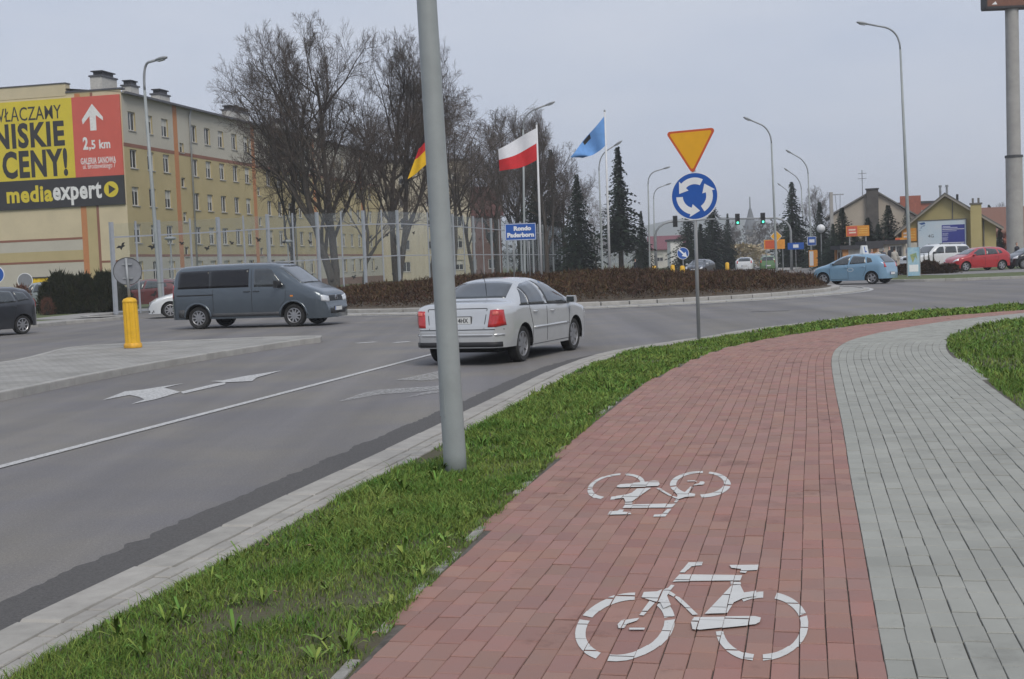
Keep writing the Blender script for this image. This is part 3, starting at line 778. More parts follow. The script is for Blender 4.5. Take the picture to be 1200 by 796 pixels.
    def patch(s, kind, lo, hi, nu=10, nv=5, off=0.004, thick=0.012, side=1, b=None):
        """sheet lying on the body between two edge polylines given in the projection plane"""
        lo, hi = np.array(lo, float), np.array(hi, float)
        def rs(P, n):
            d = arclen(P); t = np.linspace(0, d[-1], n); return np.stack([np.interp(t, d, P[:,0]), np.interp(t, d, P[:,1])], 1)
        A, B = rs(lo, nu+1), rs(hi, nu+1); Gd = [[None]*(nv+1) for _ in range(nu+1)]
        for i in range(nu+1):
            for j in range(nv+1):
                q = A[i] + (B[i]-A[i])*j/nv; Gd[i][j] = s.pt(kind, q[0], q[1], side)
        N = []
        for i in range(nu+1):
            for j in range(nv+1):
                du = Gd[min(i+1, nu)][j] - Gd[max(i-1, 0)][j]; dv = Gd[i][min(j+1, nv)] - Gd[i][max(j-1, 0)]
                n = du.cross(dv); n = n.normalized() if n.length > 1e-9 else Vector((0,0,1))
                ref = {'y': Vector((0, side, 0)), 'f': Vector((1,0,0)), 'r': Vector((-1,0,0)), 'z': Vector((0,0,1))}[kind]
                N.append(n if n.dot(ref) > 0 else -n)
        P = [Gd[i][j] for i in range(nu+1) for j in range(nv+1)]
        ix = lambda i, j: i*(nv+1)+j
        vs = [p + n*off for p, n in zip(P, N)]; fs = []
        for i in range(nu):
            for j in range(nv): fs.append((ix(i,j), ix(i+1,j), ix(i+1,j+1), ix(i,j+1)))
        rim = [(i,0) for i in range(nu+1)] + [(nu,j) for j in range(1,nv+1)] + [(i,nv) for i in range(nu-1,-1,-1)] + [(0,j) for j in range(nv-1,0,-1)]
        o = len(vs)
        for (i,j) in rim: vs.append(P[ix(i,j)] - N[ix(i,j)]*thick)
        for k in range(len(rim)):
            k2 = (k+1) % len(rim); fs.append((ix(*rim[k]), ix(*rim[k2]), o+k2, o+k))
        b = b or MB(); b.add(vs, fs); return b
    def strip(s, kind, pts, w, side=1, off=0.003, b=None):
        b = b or MB(); pts = [np.array(p, float) for p in pts]
        for p, q in zip(pts[:-1], pts[1:]):
            t = (q-p)/np.linalg.norm(q-p); n = np.array([-t[1], t[0]])*w/2
            s.patch(kind, [p-n, q-n], [p+n, q+n], max(2, int(np.linalg.norm(q-p)/.12)), 1, off, 0.006, side, b)
        return b

def wheel_meshes(Rw, wd, rim_r, spokes, style='alloy'):
    ty = MB(); h = wd/2
    ty.lathe([(rim_r, -h*.85), (rim_r+.02, -h*.98), (Rw-.03, -h), (Rw-.006, -h*.8), (Rw, -h*.4), (Rw, h*.4), (Rw-.006, h*.8), (Rw-.03, h), (rim_r+.02, h*.98), (rim_r, h*.85), (rim_r-.01, h*.5), (rim_r-.01, -h*.5), (rim_r, -h*.85)], 32, 'Y')
    rm = MB()
    rm.lathe([(rim_r, h*.86), (rim_r-.012, h*.9), (rim_r-.022, h*.8), (rim_r-.03, h*.25)], 32, 'Y')
    rm.lathe([(0.001, h*.72), (.05, h*.7), (.065, h*.55), (.07, h*.3)], 16, 'Y')
    for k in range(spokes):
        t = 2*math.pi*k/spokes; c, s_ = math.cos(t), math.sin(t); w0, w1 = (.028, .018) if spokes > 7 else (.045, .032)
        pr = [(0.05, -w0), (rim_r-.015, -w1), (rim_r-.015, w1), (0.05, w0)]
        rm.prism(pr, h*.35, h*.74, lambda a, b_, d: (a*c-b_*s_, d - 0.1*max(0, .12-abs(a-.12))*0, a*s_+b_*c))
    rm2 = MB(); rm2.lathe([(0.001, h*.2), (rim_r-.02, h*.2)], 24, 'Y')
    return ty, rm, rm2
def add_wheels(root, S, spec, m_rim):
    Rw, wd, rim_r, spokes = spec
    ty, rm, bk = wheel_meshes(*spec)
    to = ty.build('tyre', M_rubber, None, smooth=True, fix=True); smooth_by_angle(to, 40)
    ro = rm.build('rim', m_rim, None, fix=True); bo = bk.build('brake_disc', M_black, None)
    tm, rmm, bkm = to.data, ro.data, bo.data
    for o in (to, ro, bo): bpy.data.objects.remove(o)
    for xw in S.wh[:2]:
        for sd_ in (1, -1):
            w = thing_part('wheel', root, (xw, sd_*(S.W/2 - wd/2 - 0.035), Rw), 0 if sd_ > 0 else math.pi)
            link('tyre', tm, w); link('rim', rmm, w); link('brake_disc', bkm, w)
def thing_part(name, parent, loc, rz=0):
    o = bpy.data.objects.new(name, None); COL.objects.link(o); o.parent = parent; o.location = loc; o.rotation_euler = (0, 0, rz); o.empty_display_size = .1; return o
def underbody(root, S, Rw):
    b = MB(); L_ = S.x1 - S.x0
    b.box(((S.x0+S.x1)/2, 0, S.sill+0.06), (L_-0.55, S.W-0.5, 0.14))
    for xa, xb, z in ((S.x0+.12, S.wh[0]-S.Ra-.01, S.br), (S.wh[0]+S.Ra+.01, S.wh[1]-S.Ra-.01, S.sill), (S.wh[1]+S.Ra+.01, S.x1-.12, S.bf)):
        b.box(((xa+xb)/2, 0, z+.05), (xb-xa, S.W-.16 if xa > S.x0+.2 and xb < S.x1-.2 else S.W*.78, .06))
    for xw in S.wh[:2]:
        for sd_ in (1, -1):
            ra = S.Ra+.012; yo, yi = sd_*(S.W/2-.035), sd_*(S.W/2-.36); vs = []; n = 14
            for k in range(n+1):
                t = math.pi*k/n; vs += [(xw+ra*math.cos(t), yo, S.wh[2]+ra*math.sin(t)), (xw+ra*math.cos(t), yi, S.wh[2]+ra*math.sin(t))]
            b.add(vs, [(2*k, 2*k+2, 2*k+3, 2*k+1) for k in range(n)])
            b.add([vs[2*k+1] for k in range(n+1)], [tuple(range(n+1))])
    b.build('underbody', M_under, root)
def sides(root, S, name, m, kind, lo, hi, **kw):
    for sd_ in (1, -1):
        if kind == 'y': S.patch('y', lo, hi, side=sd_, **kw).build(name, m, root, smooth=True, fix=True)
        else: S.patch(kind, [(p[0]*(1 if kind != 'z' else 1), p[1]) for p in ([(sd_*a, z) for a, z in lo] if kind in 'fr' else [(a, sd_*y) for a, y in lo])], [(sd_*a, z) for a, z in hi] if kind in 'fr' else [(a, sd_*y) for a, y in hi], **kw).build(name, m, root, smooth=True, fix=True)
def mirrors(root, x, z, S, m, size=(.09, .17, .12)):
    for sd_ in (1, -1):
        b = MB(); y = S.py(x, z)
        b.tube([(x, sd_*(y-.02), z-.03), (x, sd_*(y+.06), z)], .018, 6)
        pr = [(-.045, -.5), (.03, -.55), (.07, -.2), (.07, .25), (.02, .55), (-.045, .5)]
        b.prism([(a*size[0]/.09, c*size[2]) for a, c in pr], sd_*(y+.03), sd_*(y+.03+size[1]), lambda a, c, d: (x+a, d, z+.02+c))
        o = b.build('mirror', m, root, fix=True)
        g_ = MB(); g_.box((x-.048*size[0]/.09, sd_*(y+.03+size[1]/2), z+.02), (.004, size[1]*.82, size[2]*.8)); g_.build('mirror_glass', M_glass, o)
def plate(root, kind, S, z, text_=None, w=.52, yo=0.0):
    x = S.px(yo, z, kind == 'f') + (0.012 if kind == 'f' else -0.012); sg = 1 if kind == 'f' else -1
    b = MB(); b.box((x, yo, z), (.016, w, .115)); p = b.build('number_plate', M_plate, root)
    bl = MB(); bl.box((x+sg*.009, yo - sg*(w/2-.025), z), (.003, .045, .108)); bl.build('plate_band', MATS.get('sign_blue') or mat('sign_blue', (0.012, 0.085, 0.36), 0.45, var=0.05), p)
    fr = MB(); fr.box((x-sg*.006, yo, z), (.012, w+.03, .14)); fr.build('plate_frame', M_black, p)
    if text_:
        M = frame((x+sg*.0095, yo + sg*w*.24, z), (0, sg, 0), (0, 0, 1))
        text('plate_text', text_, .1, M_ink, p, M, fit=(w*.36, .075), depth=.001, bold=.002)
    return p
def handle(root, S, x, z, m, L_=.17):
    for sd_ in (1, -1):
        b = MB(); y = S.py(x, z)
        b.tube([(x-L_/2, sd_*(y-.005), z), (x-L_*.35, sd_*(y+.03), z), (x+L_*.35, sd_*(y+.03), z), (x+L_/2, sd_*(y-.005), z)], .014, 6); b.build('door_handle', m, root, smooth=True)

# ---------------------------------------------------------------- silver saloon
def silver_saloon(loc, rz):
    root = thing('saloon_car', 'silver four door saloon seen from behind with red tail lamps', 'car', loc, rz)
    top = [(-2.19,.50),(-2.175,.72),(-2.15,.90),(-2.11,1.005),(-2.02,1.045),(-1.66,1.075),(-1.52,1.10),(-0.95,1.36),(-0.75,1.42),(-.3,1.445),(.1,1.435),(.42,1.38),(.75,1.22),(1.20,.985),(1.30,.955),(1.75,.87),(2.0,.77),(2.10,.66),(2.15,.56),(2.19,.46)]
    belt = [(-2.19,.9),(-1.6,.955),(-.9,.955),(0,.93),(1.0,.90),(1.5,.83),(2.19,.70)]
    S = CarShape(top, belt, 1.735, .22, (.62,.66,2.4), (.5,.78,2.6), (-1.285,1.225,.31), .365, tum=.21, pexp=3.4, bot_f=.20, bot_r=.30, low_tuck=.045)
    M = paint('silver_paint', (0.54, 0.55, 0.555), 0.04, 0.45, 0.24)
    S.body(.05).build('body', M, root, smooth=True, fix=True)
    underbody(root, S, .31); add_wheels(root, S, (.31, .20, .215, 7), M_rimd)
    # glass
    S.patch('z', [(-1.47,-.60),(-1.50,-.3),(-1.51,0),(-1.50,.3),(-1.47,.60)], [(-.90,-.50),(-.89,0),(-.90,.50)], 14, 8, .004).build('rear_window', M_glass, root, smooth=True, fix=True)
    S.patch('z', [(1.13,-.60),(1.17,0),(1.13,.60)], [(.46,-.50),(.47,0),(.46,.50)], 14, 8, .004).build('windscreen', M_clear, root, smooth=True, fix=True)
    sides(root, S, 'quarter_window', M_glass, 'y', [(-1.42,.99),(-1.1,.975)], [(-1.12,1.18),(-1.02,1.25)], nu=6, nv=6)
    sides(root, S, 'side_window', M_glass, 'y', [(-1.06,.975),(-.30,.955)], [(-.985,1.265),(-.8,1.325),(-.36,1.365)], nu=10, nv=7)
    sides(root, S, 'side_window', M_glass, 'y', [(-.20,.955),(.86,.925)], [(-.27,1.365),(.05,1.36),(.3,1.315),(.78,1.06)], nu=12, nv=7)
    sides(root, S, 'window_seal', M_black, 'y', [(-1.46,.968),(-.8,.953),(0,.933),(.9,.905)], [(-1.46,.985),(-.8,.968),(0,.95),(.9,.922)], nu=14, nv=1, off=.007)
    # lamps, plate, boot and bumper
    for sd_ in (1, -1):
        l_ = S.patch('r', [(sd_*.57,.645),(sd_*.70,.645),(sd_*.82,.67)], [(sd_*.605,.925),(sd_*.70,.93),(sd_*.795,.925)], 8, 5, .008).build('tail_lamp', M_tail, root, smooth=True, fix=True)
        S.patch('r', [(sd_*.64,.84),(sd_*.74,.84)], [(sd_*.65,.90),(sd_*.74,.90)], 4, 3, .011).build('lamp_lens', M_tail2, l_, smooth=True, fix=True)
        S.patch('f', [(sd_*.45,.60),(sd_*.80,.62)], [(sd_*.45,.74),(sd_*.80,.76)], 6, 4, .006).build('headlamp', M_head, root, smooth=True, fix=True)
    plate(root, 'r', S, .76, '4HX', yo=0)
    plate(root, 'f', S, .42)
    S.patch('f', [(-.4,.60),(.4,.60)], [(-.4,.70),(.4,.70)], 8, 2, .005).build('grille', M_black, root, fix=True)
    b = MB(); S.patch('r', [(-.77,.318),(.77,.318)], [(-.77,.40),(.77,.40)], 14, 2, .022, b=b); b.build('lower_valance', M_black, root, smooth=True, fix=True)
    b = MB()
    S.strip('r', [(-.80,.605),(.80,.605)], .014, b=b)
    for sd_ in (1, -1): S.strip('r', [(sd_*.50,.62),(sd_*.545,.95)], .012, b=b)
    S.strip('r', [(-.54,.955),(.54,.955)], .010, b=b)
    b.build('boot_gap', M_seam, root, fix=True)
    b = MB(); S.patch('r', [(-.80,.50),(.80,.50)], [(-.80,.535),(.80,.535)], 16, 1, .014, b=b); b.build('bumper_strip', M, root, smooth=True, fix=True)
    sides(root, S, 'door_moulding', M, 'y', [(-.86,.545),(.82,.545)], [(-.86,.585),(.82,.585)], nu=12, nv=1, off=.016)
    for sd_ in (1, -1):
        for ln in ([(-.28,1.37),(-.24,.9),(-.24,.30)], [(-1.06,.96),(-.92,.62),(-.90,.30)], [(.90,.92),(.86,.30)], [(-.90,.27),(.86,.27)]): S.strip('y', ln, .010, sd_).build('door_gap', M_seam, root, fix=True)
    handle(root, S, -.80, .84, M)
    handle(root, S, .02, .82, M)
    mirrors(root, .78, .965, S, M)
    b = MB(); b.tube([(-.95,0,1.37),(-1.12,0,1.60)], .006, 5); b.build('antenna', M_black, root)
    return root, S

# ---------------------------------------------------------------- grey van
def grey_van(loc, rz):
    root = thing('passenger_van', 'dark blue grey passenger van with tinted windows turning on the roundabout', 'van', loc, rz)
    top = [(-2.52,.52),(-2.51,.8),(-2.49,1.2),(-2.42,1.7),(-2.36,1.86),(-2.22,1.925),(-1.5,1.955),(0,1.965),(.75,1.945),(.98,1.90),(1.18,1.78),(1.75,1.325),(1.85,1.27),(2.25,1.12),(2.46,1.01),(2.53,.88),(2.56,.65),(2.59,.44)]
    belt = [(-2.52,1.19),(0,1.19),(1.2,1.17),(1.7,1.08),(2.1,.95),(2.59,.78)]
    S = CarShape(top, belt, 1.92, .30, (.55,.76,3.2), (.25,.86,2.6), (-1.62,1.55,.34), .41, tum=.10, pexp=5.5, bot_f=.24, bot_r=.30, low_tuck=.03, belly=.75)
    M = paint('blue_grey_paint', (0.085, 0.106, 0.126), 0.06, 0.5, 0.25)
    S.body(.06).build('body', M, root, smooth=True, fix=True)
    underbody(root, S, .34); add_wheels(root, S, (.34, .225, .225, 10), M_rim)
    sides(root, S, 'side_window', M_tint, 'y', [(-2.26,1.235),(-1.2,1.235)], [(-2.22,1.76),(-1.2,1.775)], nu=10, nv=7)
    sides(root, S, 'side_window', M_tint, 'y', [(-1.19,1.235),(.12,1.235)], [(-1.19,1.775),(.12,1.775)], nu=10, nv=7)
    sides(root, S, 'door_window', M_glass, 'y', [(.30,1.235),(1.30,1.215)], [(.30,1.775),(.72,1.77),(.86,1.73)], nu=12, nv=7)
    S.patch('z', [(1.80,-.74),(1.83,0),(1.80,.74)], [(1.06,-.74),(1.08,0),(1.06,.74)], 14, 8, .004).build('windscreen', M_clear, root, smooth=True, fix=True)
    S.patch('r', [(-.68,1.22),(.68,1.22)], [(-.64,1.72),(.64,1.72)], 8, 6, .004).build('rear_window', M_tint, root, smooth=True, fix=True)
    for sd_ in (1, -1):
        S.patch('f', [(sd_*.52,.72),(sd_*.70,.72),(sd_*.88,.745)], [(sd_*.50,.875),(sd_*.70,.905),(sd_*.885,.935)], 9, 4, .008).build('headlamp', M_head, root, smooth=True, fix=True)
        S.patch('r', [(sd_*.80,.95),(sd_*.90,.95)], [(sd_*.80,1.35),(sd_*.90,1.35)], 4, 6, .006).build('tail_lamp', M_tail, root, smooth=True, fix=True)
        b = MB(); pts = []
        for k in range(17):
            a = math.pi*(k/16); pts.append(a)
        for nm, xw in (('arch_trim', S.wh[0]), ('arch_trim', S.wh[1])):
            b = MB(); S.patch('y', [(xw+(S.Ra+.004)*math.cos(a), S.wh[2]+(S.Ra+.004)*math.sin(a)) for a in pts], [(xw+(S.Ra+.06)*math.cos(a), S.wh[2]+(S.Ra+.06)*math.sin(a)) for a in pts], 20, 2, .016, side=sd_, b=b); b.build(nm, M, root, smooth=True, fix=True)
        b = MB(); S.patch('y', [(-1.15,.36),(1.12,.36)], [(-1.15,.47),(1.12,.47)], 12, 2, .010, side=sd_, b=b); b.build('sill_trim', M_dgrey, root, smooth=True, fix=True)
        b = MB(); S.patch('y', [(-2.25,.36),(-2.08,.36)], [(-2.25,.60),(-2.06,.60)], 4, 2, .010, side=sd_, b=b); b.build('rear_bumper_corner', M_dgrey, root, smooth=True, fix=True)
        for ln, w_ in (([(.21,1.86),(.21,.45)], .014), ([(-1.08,1.2),(-1.08,.5)], .014), ([(1.34,1.2),(1.30,.8),(1.14,.62)], .012), ([(-2.3,1.03),(-1.08,1.03)], .035), ([(.21,.46),(1.12,.46)], .012)): S.strip('y', ln, w_, sd_).build('door_gap', M_seam, root, fix=True)
        b = MB(); b.box((1.52, sd_*(S.py(1.52,.93)+.004), .93), (.09,.012,.045)); b.build('side_repeater', M_amber, root)
    # grille with emblem, bumper opening
    S.patch('f', [(-.47,.735),(.47,.735)], [(-.46,.90),(.46,.90)], 10, 3, .006).build('grille', M_black, root, smooth=True, fix=True)
    b = MB()
    for z in (.765,.80,.835,.868): S.strip('f', [(-.45,z),(.45,z)], .010, off=.012, b=b)
    b.build('grille_bar', M_dgrey, root, fix=True)
    S.patch('f', [(-.55,.36),(.55,.36)], [(-.58,.52),(.58,.52)], 10, 3, .006).build('air_intake', M_black, root, smooth=True, fix=True)
    xe = S.px(0, .82, True) + .018
    e = MB(); e.lathe([(.062,-.006),(.072,0),(.078,.004),(.084,0),(.09,-.006)], 24, 'X', (xe, 0, .82))
    V = lambda pts: e.prism(pts, xe-.002, xe+.006, lambda a, b_, d: (d, a, .82+b_))
    V([(-.040,.060),(-.026,.060),(0,.012),(.026,.060),(.040,.060),(.006,-.002),(-.006,-.002)])
    V([(-.066,.030),(-.052,.034),(-.026,-.040),(-.004,-.004),(.004,-.004),(.026,-.040),(.052,.034),(.066,.030),(.032,-.068),(.022,-.066),(0,-.024),(-.022,-.066),(-.032,-.068)])
    e.build('emblem', M_chrome, root, fix=True)
    plate(root, 'f', S, .50); plate(root, 'r', S, .80)
    handle(root, S, .05, 1.10, M_black, .2); handle(root, S, .36, 1.10, M_black, .2)
    mirrors(root, 1.12, 1.27, S, M_black, (.12, .24, .20))
    b = MB()
    for y0, y1 in ((-.55,.05),(.0,.62)): b.tube([(1.79, y0, S.pz(1.79, y0)+.018), (1.77, y1, S.pz(1.77, y1)+.022)], .012, 5)
    b.build('wiper', M_black, root)
    return root, S

# ---------------------------------------------------------------- small hatchbacks and others from one recipe
def hatch(name, label, cat, loc, rz, M, o, step=.08, rim=M_rimd, group=None):
    """o: dict with top, belt, W, wheels, windows"""
    root = thing(name, label, cat, loc, rz, group)
    S = CarShape(o['top'], o['belt'], o['W'], o.get('sill', .2), o.get('pf', (.6,.62,2.3)), o.get('pr', (.4,.74,2.5)), o['wh'], o['wh'][2]+.055, tum=o.get('tum', .2), pexp=o.get('p', 3.6), bot_f=.19, bot_r=.26, low_tuck=.045)
    S.body(step).build('body', M, root, smooth=True, fix=True)
    underbody(root, S, o['wh'][2]); add_wheels(root, S, (o['wh'][2], .19, o['wh'][2]*.7, o.get('spokes', 6)), rim)
    for lo, hi in o['side']: sides(root, S, 'side_window', o.get('glass', M_glass), 'y', lo, hi, nu=9, nv=6)
    (xa, xb, wa, wb_) = o['screen']
    S.patch('z', [(xa-.04,-wa),(xa,0),(xa-.04,wa)], [(xb,-wb_),(xb,0),(xb,wb_)], 12, 7, .004).build('windscreen', M_clear, root, smooth=True, fix=True)
    if 'rearw' in o:
        z0, z1, wa, wb_ = o['rearw']; S.patch('r', [(-wa,z0),(wa,z0)], [(-wb_,z1),(wb_,z1)], 12, 6, .004).build('rear_window', M_glass, root, smooth=True, fix=True)
    else:
        xa, xb, wa, wb_ = o['rearz']; S.patch('z', [(xa,-wa),(xa,wa)], [(xb,-wb_),(xb,wb_)], 12, 6, .004).build('rear_window', M_glass, root, smooth=True, fix=True)
    for sd_ in (1, -1):
        S.patch('r', [(sd_*a, z) for a, z in o['tail'][0]], [(sd_*a, z) for a, z in o['tail'][1]], 6, 5, .006).build('tail_lamp', M_tail, root, smooth=True, fix=True)
        S.patch('f', [(sd_*a, z) for a, z in o['head'][0]], [(sd_*a, z) for a, z in o['head'][1]], 6, 4, .006).build('headlamp', M_head, root, smooth=True, fix=True)
        for ln in o.get('gaps', []): S.strip('y', ln, .012, sd_).build('door_gap', M_seam, root, fix=True)
        if 'sidetrim' in o: S.patch('y', *o['sidetrim'], 10, 1, .012, side=sd_).build('side_moulding', M_black, root, smooth=True, fix=True)
    a, z0, z1 = o.get('grille', (.4,.55,.63)); S.patch('f', [(-a,z0),(a,z0)], [(-a,z1),(a,z1)], 8, 2, .005).build('grille', M_black, root, smooth=True, fix=True)
    a, z0, z1 = o.get('intake', (.55,.25,.36)); S.patch('f', [(-a,z0),(a,z0)], [(-a,z1),(a,z1)], 8, 2, .005).build('air_intake', M_black, root, smooth=True, fix=True)
    z = o.get('platez', (.42,.55)); plate(root, 'f', S, z[0]); plate(root, 'r', S, z[1])
    mirrors(root, o['mirror'][0], o['mirror'][1], S, o.get('mirror_m', M))
    for hx, hz in o.get('handles', []): handle(root, S, hx, hz, M)
    return root, S
BLUE_HATCH = dict(W=1.71, wh=(-1.27,1.255,.30), spokes=5,
    top=[(-1.97,.42),(-1.96,.62),(-1.93,.80),(-1.88,.98),(-1.72,1.20),(-1.55,1.38),(-1.42,1.44),(-.9,1.485),(-.3,1.49),(.15,1.45),(.45,1.36),(1.05,1.05),(1.25,.985),(1.60,.90),(1.82,.78),(1.92,.62),(1.97,.42)],
    belt=[(-1.97,.98),(-1.2,.99),(0,.93),(.9,.89),(1.5,.80),(1.97,.6)],
    side=[([(-.98,1.02),(-.15,.985)], [(-.90,1.33),(-.25,1.40)]), ([(-.07,.98),(.80,.945)], [(-.14,1.40),(.2,1.36),(.62,1.14)]), ([(-1.32,1.08),(-1.06,1.03)], [(-1.2,1.26),(-.98,1.31)])],
    screen=(1.06,.44,.62,.52), rearw=(1.02,1.36,.62,.54), tail=([(.55,.80),(.74,.80)], [(.62,1.03),(.745,1.05)]), head=([(.45,.62),(.76,.66)], [(.50,.76),(.74,.84)]),
    gaps=[[(-.1,1.40),(-.06,.9),(-.08,.30)], [(.92,.92),(.86,.30)], [(-.08,.27),(.86,.27)], [(-1.02,1.0),(-.98,.70),(-.84,.4)]],
    mirror=(.72,.98), handles=[(-.0,.84),(-.85,.86)], platez=(.40,.50))
def place_dir(p_rear, p_front, rear_axle):
    """position and turn of a car from the ground points of two wheels on its visible flank"""
    p, q = Vector(p_rear), Vector(p_front); d = (q-p).normalized(); return d, math.atan2(d.y, d.x)
# silver saloon: its right flank faces us
d, a = place_dir(G(606, 424), G(667, 410.5), 0); n_ = Vector((-d.y, d.x, 0))     # n_ = left of travel
c = (G(607.5, 424) + G(668, 410.8))/2 + n_*(1.735/2 - .13)
sal, _s = silver_saloon((c.x+.05, c.y+.05, 0), a); sal.scale = (.965, .965, .965)
d, a = place_dir(G(230, 386), G(344, 383), 0); n_ = Vector((-d.y, d.x, 0)); c = (G(230, 386) + G(344, 383))/2 + n_*(1.92/2 - .15)
grey_van((c.x+.14, c.y, 0), a)
# driving school hatchback: left flank and rear face us, heading left and away
M_bluecar = paint('light_blue_paint', (0.20, 0.34, 0.46), 0.04, 0.3, 0.28)
bc = Vector((17.0, 62.4, 0)); ba = math.atan2(.64, -.77)
blue, bS = hatch('hatchback_car', 'light blue driving school hatchback with an L sign on its roof', 'car', bc, ba, M_bluecar, BLUE_HATCH, .06, M_rim)
b = MB(); b.prism([(-.10,0),(.10,0),(.03,.40),(-.03,.40)], -.31, .31, lambda x, z, y: (-.55+x, y, 1.485+z)); ls = b.build('roof_sign', M_plate, blue)
for sg in (1, -1):
    text('sign_letter', 'L', .2, mat('sign_blue', (0.012, 0.085, 0.36), 0.45, var=0.05), ls, frame((-.55+sg*.069, 0, 1.685), (0, sg, 0), (-sg*.175, 0, 1)), fit=(.2, .28), depth=.004, bold=.01)
for sd_ in (1, -1):
    b = MB(); pts = [R(k*20) for k in range(19)]
    bS.patch('y', [(-.2+.14*math.cos(t), .72+.075*math.sin(t)) for t in pts], [(-.2+.16*math.cos(t), .72+.09*math.sin(t)) for t in pts], 24, 1, .004, side=sd_, b=b); b.build('door_emblem', M_plate, blue, fix=True)
# dark hatchback coming at the left edge
LEFT_CAR = dict(W=1.70, wh=(-1.22,1.24,.30), spokes=8,
    top=[(-1.88,.42),(-1.87,.65),(-1.83,.95),(-1.74,1.25),(-1.60,1.45),(-1.2,1.53),(-.3,1.55),(.2,1.50),(.55,1.36),(1.15,1.05),(1.32,.98),(1.62,.86),(1.80,.72),(1.86,.55),(1.89,.40)],
    belt=[(-1.88,1.0),(0,.95),(.9,.92),(1.5,.80),(1.88,.6)],
    side=[([(-1.0,1.03),(-.2,1.0)], [(-.92,1.38),(-.25,1.43)]), ([(-.12,1.0),(.92,.97)], [(-.16,1.43),(.25,1.38),(.72,1.17)]), ([(-1.5,1.1),(-1.08,1.04)], [(-1.36,1.32),(-1.0,1.37)])],
    screen=(1.15,.55,.64,.54), rearw=(1.05,1.42,.6,.54), tail=([(.62,.85),(.75,.85)], [(.62,1.1),(.73,1.12)]), head=([(.42,.62),(.76,.66)], [(.48,.76),(.73,.86)]),
    gaps=[[(-.16,1.43),(-.15,.3)], [(1.0,.95),(.9,.3)], [(-1.02,1.0),(-.86,.4)]], mirror=(.86,1.02), mirror_m=M_black, handles=[(-.05,.88),(-.9,.9)])
M_dark = paint('dark_grey_paint', (0.035, 0.038, 0.045), 0.1, 0.4, 0.3)
hatch('hatchback_car', 'dark grey hatchback with lit headlamp cut off by the left edge of the picture', 'car', (-16.75, 39.3, 0), math.atan2(-.86, -.52), M_dark, LEFT_CAR, .07, M_rim)
# white hatchback behind the van
M_white = paint('white_paint', (0.62, 0.64, 0.65), 0.03, 0.05, 0.35)
FOCUS = dict(LEFT_CAR); FOCUS.update(W=1.80, wh=(-1.3,1.34,.315),
    top=[(-2.1,.42),(-2.08,.7),(-2.0,1.0),(-1.75,1.3),(-1.3,1.43),(-.4,1.47),(.1,1.43),(.5,1.28),(1.15,.98),(1.4,.92),(1.8,.80),(2.02,.66),(2.12,.52),(2.16,.38)],
    belt=[(-2.1,1.0),(0,.92),(1,.88),(1.6,.78),(2.16,.55)], side=[([(-.98,1.0),(-.2,.97)], [(-.9,1.32),(-.25,1.36)]), ([(-.12,.97),(.92,.94)], [(-.16,1.36),(.25,1.31),(.72,1.12)])],
    head=([(.55,.62),(.80,.68)], [(.60,.74),(.70,.86)]), grille=(.5,.36,.50), intake=(.75,.24,.33), screen=(1.15,.5,.66,.55), platez=(.58,.6), mirror_m=M_white)
hatch('hatchback_car', 'white hatchback peeking out behind the back of the grey van', 'car', (-12.55, 51.6, 0), math.atan2(-.30, -.95), M_white, FOCUS, .08, M_rim)
# parked cars on the right
M_redcar = paint('red_paint', (0.38, 0.018, 0.022), 0.05, 0.1, 0.3)
RED = dict(BLUE_HATCH); RED.update(W=1.75, tail=([(.62,.72),(.76,.72)], [(.66,.98),(.75,1.0)]), head=([(.40,.60),(.78,.68)], [(.5,.70),(.72,.84)]), grille=(.5,.30,.46))
pr = G(1150, 317.5, .108)
hatch('hatchback_car', 'red hatchback parked in front of the white off roader', 'car', (29.4, 79.6, .108), math.atan2(-.22, -.97), M_redcar, RED, .08, M_rim)
SUV = dict(W=1.85, wh=(-1.35,1.35,.37), sill=.32, p=4.6, tum=.14, spokes=6, pf=(.4,.78,2.4), pr=(.3,.85,2.5),
    top=[(-2.25,.5),(-2.24,.9),(-2.20,1.3),(-2.05,1.68),(-1.9,1.76),(0,1.80),(.35,1.77),(.55,1.68),(1.05,1.20),(1.2,1.16),(1.95,1.07),(2.15,.98),(2.22,.75),(2.25,.5)],
    belt=[(-2.25,1.12),(.9,1.10),(1.5,1.0),(2.25,.9)], side=[([(-2.05,1.18),(-1.1,1.18)], [(-1.98,1.58),(-1.1,1.6)]), ([(-1.0,1.18),(-.1,1.18)], [(-1.0,1.6),(-.15,1.61)]), ([(-.02,1.18),(.82,1.16)], [(-.05,1.61),(.25,1.6),(.5,1.46)])],
    screen=(1.05,.55,.7,.64), rearw=(1.2,1.6,.65,.6), tail=([(.78,.9),(.88,.9)], [(.78,1.2),(.88,1.2)]), head=([(.55,.82),(.86,.84)], [(.55,.98),(.84,1.0)]), grille=(.45,.80,.98), intake=(.7,.45,.6), mirror=(.8,1.2), mirror_m=M_black)
suv, sS = hatch('off_road_car', 'white off road car parked below the blue and white hoarding', 'car', (28.1, 83.4, .108), math.atan2(-.32, -.95), M_white, SUV, .1, M_rim)
b = MB()
for y in (-.6, .6): b.tube([(-1.6, y, sS.pz(-1.6, y)+.05), (.1, y, sS.pz(.1, y)+.05)], .02, 6); [b.tube([(x, y, sS.pz(x, y)-.01), (x, y, sS.pz(x, y)+.05)], .018, 6) for x in (-1.5, -.7, .05)]
b.build('roof_rails', M_black, suv)
hatch('hatchback_car', 'black hatchback parked behind the red one at the right edge', 'car', (33.6, 80.8, .108), math.atan2(-.15, -.98), paint('black_paint', (0.015, 0.016, 0.02), .1, .3, .3), LEFT_CAR, .1)
